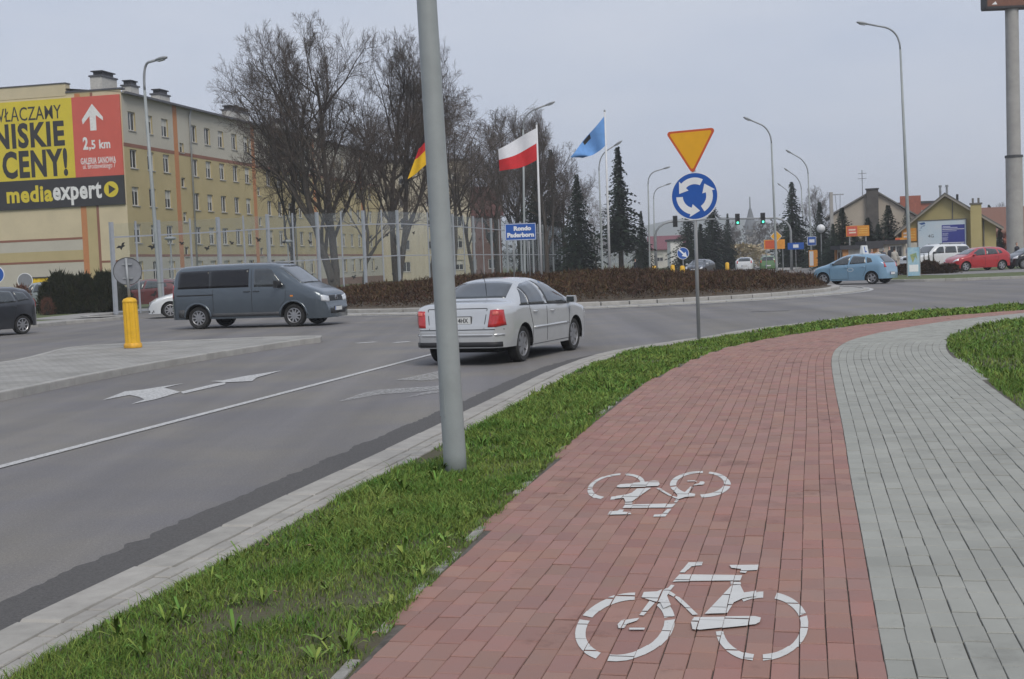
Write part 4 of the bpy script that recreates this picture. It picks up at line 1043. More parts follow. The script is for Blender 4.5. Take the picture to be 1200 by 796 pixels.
# far traffic
M_green = paint('green_paint', (0.10, 0.20, 0.075), .05, .2, .35)
far_cars = [(Q(873, 305, 128).x, 128, math.atan2(.97, .22), M_white, FOCUS, 'white hatchback driving away, left of the green one'),
            (Q(900.5, 305, 126).x, 126, math.atan2(.97, .22), M_green, LEFT_CAR, 'green hatchback driving away down the far street'),
            (Q(925, 305, 175).x, 175, math.atan2(-.97, -.22), M_white, BLUE_HATCH, 'white hatchback far down the street right of the green one'),
            (Q(820, 305, 112).x, 112, math.atan2(-.9, -.42), M_dark, FOCUS, 'dark hatchback with lit headlamps coming up behind the blue round sign'),
            (Q(855, 305, 190).x, 190, math.atan2(-.97, -.22), M_redcar, LEFT_CAR, 'small red hatchback far away left of the white one')]
for x, y, a, m_, o_, lb in far_cars: hatch('hatchback_car', lb, 'car', (x, y, 0.0), a, m_, o_, .15)
# cars beyond the left hedge
hatch('hatchback_car', 'dark red hatchback parked behind the noise barrier beside the hedge', 'car', (Q(172, 350, 66).x, 66, .1), R(180), paint('dark_red_paint', (0.14, 0.02, 0.02), .05, .2, .35), BLUE_HATCH, .15)
hatch('hatchback_car', 'pale grey hatchback parked left of the dark hedge', 'car', (Q(45, 350, 68).x, 68, .1), R(170), paint('pale_grey_paint', (0.25, 0.28, 0.28), .05, .2, .35), LEFT_CAR, .15)
# ================================================================ STREET FURNITURE
M_galv = mat('galvanised_steel', (0.30, 0.315, 0.325), 0.55, metal=0.35, var=0.18, scale=3.5, bump=0.12, bscale=30)
M_pole = mat('painted_grey_pole', (0.27, 0.295, 0.295), 0.5, var=0.12, scale=2.2, detail=6, bump=0.08, bscale=25)
M_post = mat('grey_post', (0.28, 0.29, 0.30), 0.55, var=0.08, scale=5)
M_white_pole = mat('white_pole', (0.60, 0.61, 0.62), 0.45, var=0.05)
M_sblue = mat('sign_blue', (0.012, 0.085, 0.36), 0.45, var=0.05)
M_swhite = mat('sign_white', (0.72, 0.73, 0.74), 0.5, var=0.04)
M_syel = mat('sign_yellow', (0.72, 0.36, 0.010), 0.5, var=0.05)
M_sred = mat('sign_red', (0.52, 0.085, 0.025), 0.5, var=0.06)
M_sback = mat('sign_back', (0.22, 0.23, 0.25), 0.6, var=0.1, metal=0.2)
M_conc = mat('pylon_concrete', (0.33, 0.32, 0.305), 0.9, var=0.14, scale=1.3, bump=0.3, bscale=12, detail=8)
M_lampglass = mat('lamp_lens', (0.35, 0.37, 0.38), 0.25, var=0.1)

def lamp(base, top, arm, rise, r0, r1, label, group='street lamps', name='street_lamp', seg=8, bend=0.9):
    """curved arm street lamp: base point, point where the bend starts, arm vector (horizontal) and its rise"""
    base, top, arm = Vector(base), Vector(top), Vector(arm)
    root = thing(name, label, 'street lamp', base, 0, group)
    up = (top-base).normalized(); L_ = (top-base).length
    b = MB(); pts = [Vector((0,0,0)), up*L_*.02, up*L_*.5, up*L_]
    b.tube(pts, [r0, r0, (r0+r1)/2, r1], seg); b.build('pole', M_pole if r0 > .075 else M_galv, root, smooth=True)
    b = MB(); p0 = up*L_; p1 = p0 + up*bend; p2 = p1 + arm + Vector((0,0,rise)); crv = []
    for k in range(9):
        t = k/8; crv.append(p0*(1-t)**2 + p1*2*t*(1-t) + (p1 + arm*.45 + Vector((0,0,rise*.55)))*t*t)
    crv.append(p2); b.tube(crv, [r1*.9]*len(crv), 6); b.build('arm', M_galv, root, smooth=True)
    d = (p2 - crv[-2]).normalized(); b = MB(); c = p2 + d*.28
    prof = [(-.36, .03, .04), (-.2, .09, .07), (.05, .13, .085), (.28, .11, .06), (.36, .03, .02)]
    side = d.cross(Vector((0,0,1))).normalized(); nrm = side.cross(d)
    vs = []; n = 8
    for (t, w, h) in prof:
        for k in range(n): a = 2*math.pi*k/n; vs.append(c + d*t + side*w*math.cos(a) + nrm*h*math.sin(a))
    fs = [(i*n+k, (i+1)*n+k, (i+1)*n+(k+1) % n, i*n+(k+1) % n) for i in range(len(prof)-1) for k in range(n)] + [tuple(range(n)), tuple((len(prof)-1)*n+k for k in range(n))]
    b.add(vs, fs); hd = b.build('lamp_head', M_galv, root, smooth=True, fix=True)
    lb = MB(); lb.box((0,0,0), (.34,.16,.03), ax=Matrix((d, side, nrm)).transposed()); o = lb.build('lens', M_lampglass, hd); o.location = c + nrm*-.075
    return root
# near pole in the grass
pb, pt_ = G(534, 553, PZ), Q(500, 0, 9.12)
upv = (pt_ - pb).normalized(); ptop = pb + upv*8.3
near_pole = lamp(pb - Vector((0,0,.04)), ptop, (-1.6, .9, 0), .25, .083, .055, 'thick grey steel lamp post standing in the near grass strip', name='street_lamp', seg=28)
b = MB(); b.box((0, -.083, .62), (.075,.012,.34)); o = b.build('service_hatch', M_pole, near_pole); o.rotation_euler = (math.atan2(-upv.y, upv.z), math.atan2(upv.x, upv.z), R(-60))
def px_lamp(hx, hy, tx, ty, bx, by, Y, label, r0=.08, r1=.05, rise=.2, zbase=0.0, bend=.9):
    top = Q(tx, ty, Y); base = Q(bx, by, Y); d_ = (base-top); t = (zbase - top.z)/d_.z; base = top + d_*t
    hd = Q(hx, hy, Y); arm = hd - top; 
    return lamp(base, top, (arm.x*.82, -0.35, 0), max(.05, arm.z - bend), r0, r1, label, bend=bend)
px_lamp(190, 72, 169.5, 106, 188, 345, 54.5, 'tall lamp post in front of the left end of the noise barrier', .10, .06, zbase=.1, bend=1.1)
px_lamp(645, 124, 613, 152, 614.5, 290, 82, 'lamp post rising behind the red and white flag', .09, .06, zbase=0)
px_lamp(724, 171, 702, 200, 706, 315, 92, 'lamp post just left of the blue flag pole', .09, .05)
px_lamp(781, 198, 759.5, 216, 761, 290, 118, 'taller of two lamp posts left of the round blue sign', .09, .06)
px_lamp(783, 217, 766, 233, 767, 290, 142, 'shorter of two lamp posts left of the round blue sign', .09, .06)
px_lamp(874, 142, 904, 168, 910, 310, 92, 'tall lamp post right of the round blue sign, arm to the left', .10, .06)
px_lamp(922, 180, 947, 204, 951, 300, 124, 'lamp post with the larger arm left of the dark spruces', .09, .06)
px_lamp(920, 201, 939, 222, 943, 300, 150, 'middle sized lamp post in front of the dark spruce', .09, .06)
px_lamp(912, 218, 927, 236, 930, 300, 180, 'farthest lamp post on the right of the street', .09, .06)
px_lamp(1006, 30, 1055, 58, 1067, 322, 71, 'very tall lamp post by the yellow gabled house', .11, .055, zbase=.1, bend=1.0)

# ---- give way and roundabout signs on one post
sb, st = G(819, 397, PZ), Q(811.5, 150, 23.07)
sroot = thing('road_sign', 'yellow give way triangle above a round blue roundabout sign on one post', 'road sign', sb)
ud = (st - sb); b = MB(); b.tube([(0,0,-.1), ud*.95], .033, 12); b.build('post', M_post, sroot, smooth=True)
cc = Q(814.5, 230, 23.07) - sb; tcn_ = Q(810.5, 170, 23.07) - sb
face = Vector((-math.sin(R(20)), -math.cos(R(20)), 0)); right = Vector((face.y*-1, face.x, 0)); right = Vector((-face.y, face.x, 0))
if right.x < 0: right = -right
tilt = R(-1.2); upd = (Vector((0,0,1))*math.cos(tilt) + right*math.sin(tilt)).normalized(); right = (right*math.cos(tilt) - Vector((0,0,1))*math.sin(tilt)).normalized()
def on_face(o, dd): return lambda a, b_, d: o + right*a + upd*b_ + face*(d + dd)
Rc = .435
circ = [(math.cos(2*math.pi*k/48), math.sin(2*math.pi*k/48)) for k in range(48)]
b = MB(); b.prism([(Rc*x, Rc*y) for x, y in circ], .034, .046, on_face(cc, 0)); disc = b.build('round_plate', M_swhite, sroot)
b = MB(); b.prism([(Rc*.955*x, Rc*.955*y) for x, y in circ], .046, .0485, on_face(cc, 0)); b.build('blue_field', M_sblue, disc)
for k in range(3):
    a0 = R(-60 + 120*k); ro, ri = .335, .215; P = []
    for i in range(13): t = a0 + R(74)*i/12; P.append((ro*math.cos(t), ro*math.sin(t)))
    t1 = a0 + R(74); P += [((ro+.055)*math.cos(t1), (ro+.055)*math.sin(t1)), (.285*math.cos(t1+R(34)), .285*math.sin(t1+R(34))), ((ri-.065)*math.cos(t1), (ri-.065)*math.sin(t1))]
    for i in range(12, -1, -1): t = a0 + R(74)*i/12; P.append((ri*math.cos(t), ri*math.sin(t)))
    b = MB(); b.prism(P, .0485, .0505, on_face(cc, 0)); b.build('arrow', M_swhite, disc)
def rounded_tri(s, r_):
    h = s*math.sqrt(3)/2; V_ = [(0, -2*h/3), (s/2, h/3), (-s/2, h/3)]; out = []
    for i in range(3):
        p = Vector(V_[i]); c_ = -p.normalized(); ctr = p + c_*r_*2
        base_a = math.atan2(p.y, p.x)
        for k in range(-5, 6): a = base_a + R(60)*k/5; out.append((ctr.x + r_*math.cos(a), ctr.y + r_*math.sin(a)))
    return out
b = MB(); b.prism(rounded_tri(.93, .05), .034, .046, on_face(tcn_, 0)); tri = b.build('triangle_plate', M_sred, sroot)
b = MB(); b.prism(rounded_tri(.80, .03), .046, .0485, on_face(tcn_, 0)); b.build('yellow_field', M_syel, tri)
for o_, nm in ((cc, .18), (cc, -.18), (tcn_, .08)):
    b = MB(); b.tube([o_ + upd*nm + right*-.05 + face*.015, o_ + upd*nm + right*.05 + face*.015], .022, 6); b.build('clamp', M_post, sroot)

# ---- yellow ribbed bollard with a round sign seen from behind
bb = G(156, 407.5, PZ); M_boll = mat('bollard_yellow', (0.70, 0.40, 0.016), 0.5, var=0.12, scale=4)
br = thing('bollard', 'yellow ribbed plastic bollard on the paved traffic island', 'bollard', bb)
b = MB(); prof = []; n = 48; hts = [(0.10, .165), (.2, .16), (.55, .158), (.9, .155), (1.0, .15)]
vs = []
for h, r_ in hts:
    for k in range(n): a = 2*math.pi*k/n; q = r_*(1 - .10*(0.5+0.5*math.cos(a*12))); vs.append((q*math.cos(a) - .02*h, q*math.sin(a), h))
b.add(vs, [(i*n+k, i*n+(k+1) % n, (i+1)*n+(k+1) % n, (i+1)*n+k) for i in range(len(hts)-1) for k in range(n)]); b.build('ribbed_body', M_boll, br, smooth=False)
b = MB(); b.lathe([(.19,0),(.195,.03),(.19,.085),(.165,.105)], 32, 'Z'); b.build('base_ring', mat('bollard_base', (0.62, 0.33, 0.03), 0.6, var=0.35, scale=7), br, smooth=True)
b = MB(); b.lathe([(.155,.99),(.16,1.01),(.13,1.06),(.05,1.09),(.001,1.09)], 32, 'Z', (-.02,0,0)); b.build('cap', M_boll, br, smooth=True)
sp = Q(149, 318, bb.y) ; base_s = bb + Vector((-.02, 0, 1.05))
sg_ = thing('round_sign', 'round traffic sign seen from behind on a post above the yellow bollard', 'road sign', base_s)
v = sp - base_s; top_v = Q(147.5, 302.5, bb.y) - base_s
b = MB(); b.tube([(0,0,0), top_v], .03, 10); b.build('post', M_galv, sg_, smooth=True)
b = MB(); b.prism([(.30*x, .30*y) for x, y in circ], 0, .012, lambda a, c_, d: Vector((v.x, v.y+.04+d, v.z)) + Vector((a*.98, a*.2, c_))); pl = b.build('plate_back', M_sback, sg_)
b = MB(); b.lathe([(.29, 0), (.305, 0), (.305, .02), (.29, .02)], 40, 'Y'); o = b.build('rim', M_dgrey, pl); o.location = (v.x, v.y+.03, v.z); o.rotation_euler = (0, 0, R(11.5))
for dz in (.15, -.15):
    b = MB(); b.box((v.x, v.y+.02, v.z+dz), (.22,.03,.035)); b.build('clamp', M_galv, sg_)

# ---- flags on the mound
def cloth(name, root, hoist_top, hoist_bot, fly_top, fly_bot, bands, amp=.10, nx=22, ny=14, waves=2.0, emblem=None):
    """flag cloth: four corners, ripples across; bands = [(v0, v1, material)] each its own mesh"""
    ht, hb, ft, fb = [Vector(p) for p in (hoist_top, hoist_bot, fly_top, fly_bot)]
    nrm = (ft-ht).cross(hb-ht).normalized()
    def pt(u, v):
        p = (ht*(1-u) + ft*u)*(1-v) + (hb*(1-u) + fb*u)*v
        sag = Vector((0,0,-.12))*math.sin(math.pi*u)*(0.3+v*.4)
        return p + sag + nrm*amp*math.sin(waves*2*math.pi*(u + .18*v))*min(1, u*3) + Vector((0,0,1))*.03*math.sin(5*u+3*v)
    obs = []
    for v0, v1, m_ in bands:
        b = MB(); n2 = max(2, int(ny*(v1-v0)))
        for s_ in (0, 1):
            vs = [pt(i/nx, v0 + (v1-v0)*j/n2) + nrm*(.004*s_) for i in range(nx+1) for j in range(n2+1)]
            fs = [(i*(n2+1)+j, (i+1)*(n2+1)+j, (i+1)*(n2+1)+j+1, i*(n2+1)+j+1) for i in range(nx) for j in range(n2)]
            b.add(vs, fs if s_ else [f[::-1] for f in fs])
        obs.append(b.build(name, m_, root, smooth=True))
    if emblem:
        u0, u1, v0, v1, m_ = emblem; b = MB(); n_ = 8
        for s_, of in ((1, .01), (-1, -.008)):
            vs = [pt(u0 + (u1-u0)*i/n_, v0 + (v1-v0)*j/n_) + nrm*of for i in range(n_+1) for j in range(n_+1)]
            b.add(vs, [(i*(n_+1)+j, (i+1)*(n_+1)+j, (i+1)*(n_+1)+j+1, i*(n_+1)+j+1) for i in range(n_) for j in range(n_)])
        b.build('emblem', m_, obs[0])
    return obs
M_fw = mat('flag_white', (0.66, 0.67, 0.70), 0.8, var=0.06); M_fr = mat('flag_red', (0.52, 0.022, 0.028), 0.8, var=0.1)
M_fb = mat('flag_blue', (0.13, 0.30, 0.62), 0.8, var=0.08); M_fy = mat('flag_gold', (0.74, 0.45, 0.012), 0.8, var=0.08); M_fk = mat('flag_black', (0.02, 0.02, 0.022), 0.8)
FY = 54.0
def flag_pole(bx, tx, ty, by, label, Y=FY):
    top, low = Q(tx, ty, Y), Q(bx, by, Y); d_ = low-top; base = top + d_*((mound_h(math.hypot(low.x-CX, Y-CY)) - .1 - top.z)/d_.z)
    root = thing('flagpole', label, 'flag', base); b = MB(); b.tube([(0,0,0), (top-base)*.5, top-base], [.06, .05, .035], 10); b.build('pole', M_white_pole, root, smooth=True)
    b = MB(); b.lathe([(.001,.06),(.035,.045),(.05,0),(.035,-.04),(.02,-.05)], 12, 'Z'); o = b.build('finial', M_galv, root); o.location = top-base+Vector((0,0,.03))
    return root, base
def rel(base, *pp): return [Q(x, y, yy) - base for x, y, yy in pp]
r_, bs = flag_pole(634.5, 628.8, 146, 320, 'red and white flag flying left from its white pole on the roundabout')
cloth('flag_band', r_, *rel(bs, (629, 150, FY), (630, 187, FY), (583.5, 174.5, FY-.3), (586, 201, FY-.35)), [(0, .5, M_fw), (.5, 1, M_fr)], waves=1.4, amp=.13)
r_, bs = flag_pole(714.5, 708.6, 131, 316, 'light blue flag with a dark emblem on the right hand white pole')
cloth('flag_band', r_, *rel(bs, (708.5, 136, FY), (710, 170, FY), (667, 184, FY-.4), (683, 186, FY-.2)), [(0, .999, M_fb)], waves=1.3, amp=.14, emblem=(.42, .60, .03, .24, M_fk))
r_, bs = flag_pole(516, 509.5, 140, 330, 'black red and gold flag mostly hidden behind the near lamp post')
o3 = cloth('flag_band', r_, *rel(bs, (510, 143, FY), (511, 180, FY), (495, 158, FY-.3), (477, 211, FY-.4)), [(0, .30, M_fk), (.30, .56, M_fr), (.56, 1, M_fy)], waves=1.2, amp=.12)
# ---- blue name board on the roundabout
YS = 51.0; p0, p1 = Q(591.5, 263, YS), Q(628.5, 280.5, YS); cpt = (p0+p1)/2; wS, hS = abs(p1.x-p0.x), abs(p1.z-p0.z)+.03
zm = mound_h(math.hypot(cpt.x-CX, YS-CY)) - .05
nb_ = thing('name_board', 'blue board with white lettering on two posts on the roundabout', 'sign', (cpt.x, YS, zm)); hz = cpt.z - zm
b = MB(); b.box((0, 0, hz), (wS, .04, hS)); bd = b.build('board', M_sblue, nb_)
b = MB()
for x_, z_, dx, dz in ((0, hS/2-.02, wS-.03, .018), (0, -hS/2+.02, wS-.03, .018), (-wS/2+.02, 0, .018, hS-.07), (wS/2-.02, 0, .018, hS-.07)): b.box((x_, -.0225, hz+z_), (dx, .005, dz))
b.build('border', M_swhite, bd)
text('lettering', 'Rondo', .2, M_swhite, bd, frame((.08, -.024, hz+.135), (1,0,0), (0,0,1)), fit=(.70,.185), depth=.003, bold=.012)
text('lettering', 'Paderborn', .2, M_swhite, bd, frame((0, -.024, hz-.125), (1,0,0), (0,0,1)), fit=(1.08,.19), depth=.003, bold=.012)
for x_ in (-.32, .32):
    b = MB(); b.tube([(x_, .05, 0), (x_, .05, hz+hS/2)], .03, 8); b.build('post', M_galv, nb_, smooth=True)

# ---- noise barrier curving round behind the roundabout
def barrier_glass():
    m = bpy.data.materials.new('acrylic_panel'); m.use_nodes = True; n, l = m.node_tree.nodes, m.node_tree.links; n.clear()
    o = n.new('ShaderNodeOutputMaterial'); tr = n.new('ShaderNodeBsdfTransparent'); tr.inputs[0].default_value = (.95, .965, .96, 1)
    gl = n.new('ShaderNodeBsdfGlossy'); gl.inputs['Roughness'].default_value = .12; gl.inputs[0].default_value = (.75, .78, .8, 1)
    df = n.new('ShaderNodeBsdfDiffuse'); df.inputs[0].default_value = (.34, .35, .35, 1)
    fr = n.new('ShaderNodeLayerWeight'); fr.inputs[0].default_value = .045
    mx = n.new('ShaderNodeMixShader'); mx2 = n.new('ShaderNodeMixShader'); t = n.new('ShaderNodeTexCoord'); q = n.new('ShaderNodeTexNoise'); q.inputs['Scale'].default_value = .6; q.inputs['Detail'].default_value = 6
    mp_ = n.new('ShaderNodeMapping'); mp_.inputs['Scale'].default_value = (3, 3, .7); l.new(t.outputs['Object'], mp_.inputs[0]); l.new(mp_.outputs[0], q.inputs['Vector'])
    mr = n.new('ShaderNodeMapRange'); mr.inputs[1].default_value = .35; mr.inputs[2].default_value = .75; mr.inputs[3].default_value = .01; mr.inputs[4].default_value = .09; l.new(q.outputs[0], mr.inputs[0])
    l.new(mr.outputs[0], mx2.inputs[0]); l.new(tr.outputs[0], mx2.inputs[1]); l.new(df.outputs[0], mx2.inputs[2])
    l.new(fr.outputs['Facing'], mx.inputs[0]); l.new(mx2.outputs[0], mx.inputs[1]); l.new(gl.outputs[0], mx.inputs[2]); l.new(mx.outputs[0], o.inputs[0]); return m
M_acr = barrier_glass(); M_bsteel = mat('barrier_steel', (0.36, 0.38, 0.41), 0.5, var=0.08, metal=0.25); M_bird = mat('bird_sticker', (0.02, 0.02, 0.02), 0.6)
knots = [(130, 262, 57), (185, 259.5, 59), (255, 256, 63), (313, 252.5, 67), (371, 250, 71), (425, 248, 75), (465, 247.5, 79), (530, 252, 89), (593, 259, 103), (647, 265.5, 124), (689, 271.5, 150), (725, 276, 182), (762, 281.5, 225)]
KX = []
for px_, py_, Y in knots: p = Q(px_, py_, Y); KX.append((p.x, p.y, p.z))
KX = np.array(KX); CB = cat_spline([k[:2] for k in KX], 16); sB = arclen(CB)
kn_s = [sB[i*16] if i*16 < len(sB) else sB[-1] for i in range(len(KX))]
bar = thing('noise_barrier', 'long transparent noise barrier of clear panels between pale steel posts', 'noise barrier')
posts_s = []
for i in range(len(KX)-1):
    L_ = kn_s[i+1]-kn_s[i]; nmin = max(2, int(round(L_/2.5/2))*2) if i > 6 else 2
    posts_s += [(kn_s[i] + L_*k/nmin, k % 2 == 0) for k in range(nmin)]
posts_s.append((kn_s[-1], True))
def bp(s_): return Vector((np.interp(s_, sB, CB[:,0]), np.interp(s_, sB, CB[:,1]), 0)), float(np.interp(s_, kn_s, KX[:,2]))
bird = [(-.20,.02),(-.08,.06),(0,.02),(.06,.09),(.16,.07),(.08,.02),(.13,-.03),(.02,-.04),(-.05,-.10),(-.07,-.02)]
nbird = 0
for i, (s_, major) in enumerate(posts_s):
    p, h = bp(s_); q, h2 = bp(min(s_+.1, sB[-1])) if i < len(posts_s)-1 else bp(s_)
    w_ = .16 if major else .07; dv = (q-p) if (q-p).length > 1e-6 else Vector((1,0,0)); az = math.atan2(dv.y, dv.x)
    b = MB(); b.box((p.x, p.y, h/2+.05), (w_, w_*.9, h-.1+.12), az); b.build('post', M_bsteel, bar)
    if i == len(posts_s)-1: break
    p2, h2 = bp(posts_s[i+1][0]); d_ = (p2-p); L_ = d_.length; d_.normalize(); az = math.atan2(d_.y, d_.x); nn = Vector((-d_.y, d_.x, 0))
    for fa in (.04, .47, .85):
        za, zb_ = h*fa, h2*fa; b = MB(); r1_, r2_ = p + Vector((0,0,za)), p2 + Vector((0,0,zb_))
        b.prism([(0,-.035),(0,.035)] + [(1,.035),(1,-.035)], -.04, .04, lambda a, c_, dd: r1_ + (r2_-r1_)*(.04 + a*.92) + Vector((0,0,c_)) + nn*dd*.9); b.build('rail', M_bsteel, bar)
    for (fa, fb) in ((.05, .46), (.48, .84), (.86, .995)):
        b = MB(); P = [p + d_*(w_/2+.01) + Vector((0,0,h*fa)), p2 - d_*.08 + Vector((0,0,h2*fa)), p2 - d_*.08 + Vector((0,0,h2*fb)), p + d_*(w_/2+.01) + Vector((0,0,h*fb))]
        t_ = nn*.012; b.add([x_-t_ for x_ in P] + [x_+t_ for x_ in P], [(0,1,2,3),(7,6,5,4),(0,4,5,1),(1,5,6,2),(2,6,7,3),(3,7,4,0)]); pan = b.build('panel', M_acr, bar)
        if i < 22 and fb < .9 and rnd.random() < .8:
            sc_ = rnd.uniform(1.1, 1.6); u = rnd.uniform(.3, .7); z_ = rnd.uniform(fa+.10, fb-.1)*h if fa < .4 else rnd.uniform(fb-.16, fb-.08)*h; ro_ = rnd.uniform(-.5, .5); cs, sn = math.cos(ro_), math.sin(ro_); c0 = p + d_*L_*u + Vector((0,0,z_))
            b = MB(); b.prism([((x_*cs-y_*sn)*sc_, (x_*sn+y_*cs)*sc_) for x_, y_ in bird], .016, .019, lambda a, c_, dd: c0 + d_*a + Vector((0,0,c_)) - nn*dd); b.build('bird_sticker', M_bird, pan)

# ---- concrete advertising pylon with brown panel
YP = 92.0; pb_ = Q(1190, 310, YP); zt_ = Q(1190, -60, YP).z; zmid = Q(1190, 181, YP).z
py_ = thing('pylon', 'tall pale concrete pylon carrying a dark brown panel at the right edge', 'pylon', (pb_.x, YP, .05))
b = MB(); b.lathe([(.60, 0), (.58, zmid-.3)], 24, 'Z'); b.build('shaft', M_conc, py_, smooth=True)
b = MB(); b.lathe([(.48, zmid-.1), (.45, zt_)], 24, 'Z'); b.build('upper_shaft', M_conc, py_, smooth=True)
b = MB(); b.lathe([(.58, zmid-.3), (.63, zmid-.28), (.63, zmid-.12), (.48, zmid-.1)], 24, 'Z'); b.build('collar', M_dgrey, py_)
zc0 = Q(1155, 10, YP).z; xl = Q(1153, 5, YP).x - pb_.x
M_brown = mat('brown_panel', (0.16, 0.062, 0.035), 0.6, var=0.2)
b = MB(); b.box((xl+2.9, -.1, zc0+2.0-.1), (5.8, .9, 4.0)); pn = b.build('panel', M_brown, py_)
b = MB()
for z_ in (zc0-.1, zc0+3.9): b.box((xl+2.9, -.1, z_), (5.9, 1.0, .16))
b.box((xl-.03, -.1, zc0+1.9), (.12, 1.0, 4.0)); b.build('panel_frame', M_black, pn)
b = MB(); b.prism([(.35,.1),(.75,.1),(.62,.32),(.5,.22)], -.56, -.555, lambda a, c_, d: (xl+a, d, zc0+c_)); b.build('panel_mark', M_swhite, pn)

# ---- signal gantry over the far street
YG = 122.0; gl0 = Q(768.5, 292, YG); gr0 = Q(930, 300, YG); za_ = Q(880, 256.5, YG).z
M_sigbox = mat('signal_black', (0.02, 0.022, 0.024), 0.6)
M_lampoff = mat('signal_lens_dark', (0.03, 0.025, 0.025), 0.3); M_lampgreen = mat('signal_lens_green', (0.05, 0.5, 0.3), 0.3, emit=(0.10, 0.95, 0.55, 1.6))
def gantry(x, xe, label, lights, Y):
    g_ = thing('signal_mast', label, 'traffic light', (x, Y, 0)); sgn_ = 1 if xe > x else -1
    b = MB(); pts = [(0,0,0), (0,0,za_-1.3)] + [(sgn_*1.6*(1-math.cos(R(a))), 0, za_-1.3+1.3*math.sin(R(a))) for a in (20,40,60,80,90)] + [(xe-x, 0, za_+.12)]
    b.tube(pts, [.14,.12] + [.10]*5 + [.06], 10); b.build('mast_arm', M_galv, g_, smooth=True)
    for lx, on in lights:
        b = MB(); b.box((lx-x, -.16, za_+.02), (.42, .22, 1.08)); sh = b.build('signal_head', M_sigbox, g_)
        for k, zz in enumerate((.33, 0, -.33)):
            b = MB(); b.lathe([(.001,-.285),(.11,-.275),(.12,-.26)], 16, 'Y', (lx-x, 0, za_+.02+zz)); b.build('lens', M_lampgreen if (on and k == 2) else M_lampoff, sh)
            b = MB(); n = 10; vs = []
            for q in range(n+1): a = math.pi*q/n; vs += [(lx-x+.14*math.cos(a), -.27, za_+.02+zz+.14*math.sin(a)), (lx-x+.13*math.cos(a), -.45, za_+.02+zz+.14*math.sin(a))]
            b.add(vs, [(2*q, 2*q+2, 2*q+3, 2*q+1) for q in range(n)]); b.build('visor', M_sigbox, sh)
gantry(gl0.x, Q(838, 258, YG).x, 'signal mast reaching in from the left over the far street', [(Q(791, 262, YG).x, False)], YG)
gantry(gr0.x, Q(842, 258, YG+1).x, 'signal mast from the right with two green lights over the street', [(Q(866, 256, YG).x, True), (Q(896, 256, YG).x, True)], YG+1)

# ---- blue keep right sign with yellow bollard on the far island, and other small signs
def small_sign(px_, py_, Y, r_, shape, m_, label, zb_=0.0, name='road_sign', extra=None, cat='road sign', group=None):
    c_ = Q(px_, py_, Y); root = thing(name, label, cat, (c_.x, Y, zb_), 0, group); h = c_.z - zb_
    b = MB(); b.tube([(0,.05,0), (0,.05,h+r_*.9)], .035, 6); b.build('post', M_galv, root)
    P = {'round': [(r_*x, r_*y) for x, y in circ], 'square': [(-r_,-r_),(r_,-r_),(r_,r_),(-r_,r_)], 'diamond': [(0,-r_),(r_,0),(0,r_),(-r_,0)], 'wide': [(-r_*1.8,-r_*.75),(r_*1.8,-r_*.75),(r_*1.8,r_*.75),(-r_*1.8,r_*.75)]}[shape]
    b = MB(); b.prism(P, -.02, .01, lambda a, q, d: (a, d, h+q)); pl = b.build('plate', M_swhite if shape in ('round', 'square', 'diamond') else m_, root)
    b = MB(); b.prism([(x*.92, y*.92) for x, y in P], -.026, -.02, lambda a, q, d: (a, d, h+q)); b.build('field', m_, pl)
    if extra: extra(pl, h)
    return root
def arrow_dr(pl, h):
    P = [(-.30,.22),(-.22,.30),(.08,0),(.18,.10),(.28,-.28),(-.10,-.18),(0,-.08)]
    b = MB(); b.prism(P, -.032, -.026, lambda a, q, d: (a, d, h+q)); b.build('arrow', M_swhite, pl)
small_sign(800.3, 297, 88, .42, 'round', M_sblue, 'small round blue sign with white arrow just left of the sign post', extra=arrow_dr)
def bar_h(pl, h): b = MB(); b.box((0, -.03, h), (.5, .008, .3)); b.build('symbol', M_swhite, pl)
small_sign(909.5, 277, 112, .52, 'diamond', M_syel, 'yellow diamond sign over the far street', extra=None)
small_sign(932.5, 288.5, 118, .42, 'wide', M_sblue, 'wide blue direction sign at the foot of the signal mast', extra=bar_h)
small_sign(951.3, 282.5, 121, .42, 'square', M_sblue, 'square blue sign on the lamp post left of the globe lamp', extra=bar_h)
small_sign(-5, 322, 58, .40, 'round', M_sblue, 'round blue sign at the left edge above the dark car', zb_=.1)
rs_ = small_sign(29.5, 329, 66, .40, 'round', M_sback, 'round sign seen from behind left of the dark hedge', zb_=.1)
for (px_, py_, Y, w_, h_, label) in ((907.5, 286.5, 114, 1.25, .85, 'orange and red advertising panel below the yellow diamond sign'), (945.5+7.5, 303, 121, .55, 1.6, 'tall orange and white advertising board left of the globe lamp')):
    c_ = Q(px_, py_, Y); root = thing('advert_panel', label, 'advertisement', (c_.x, Y, 0))
    b = MB(); [b.tube([(s_*w_*.6, .06, 0), (s_*w_*.6, .06, c_.z+h_/2)], .04, 6) for s_ in (-1, 1)]; b.build('frame_posts', M_galv, root)
    b = MB(); b.box((0, 0, c_.z), (w_*1.5, .06, h_)); p_ = b.build('panel', mat('advert_orange', (0.66, 0.27, 0.03), .6, var=.12, scale=3), root)
    b = MB(); b.box((-w_*.32, -.034, c_.z), (w_*.7, .006, h_*.86)); b.build('print', M_sred if h_ < 1 else M_swhite, p_)
def yellow_post(px_, py_, Y, label):
    c_ = Q(px_, py_, Y); root = thing('bollard', label, 'bollard', (c_.x, Y, 0), group='far yellow bollards')
    b = MB(); b.lathe([(.17,0),(.17,1.0),(.12,1.08),(.001,1.1)], 12, 'Z'); b.build('body', M_boll, root, smooth=True)
    b = MB(); b.lathe([(.2,0),(.2,.1),(.17,.12)], 12, 'Z'); b.build('base_ring', M_boll, root)
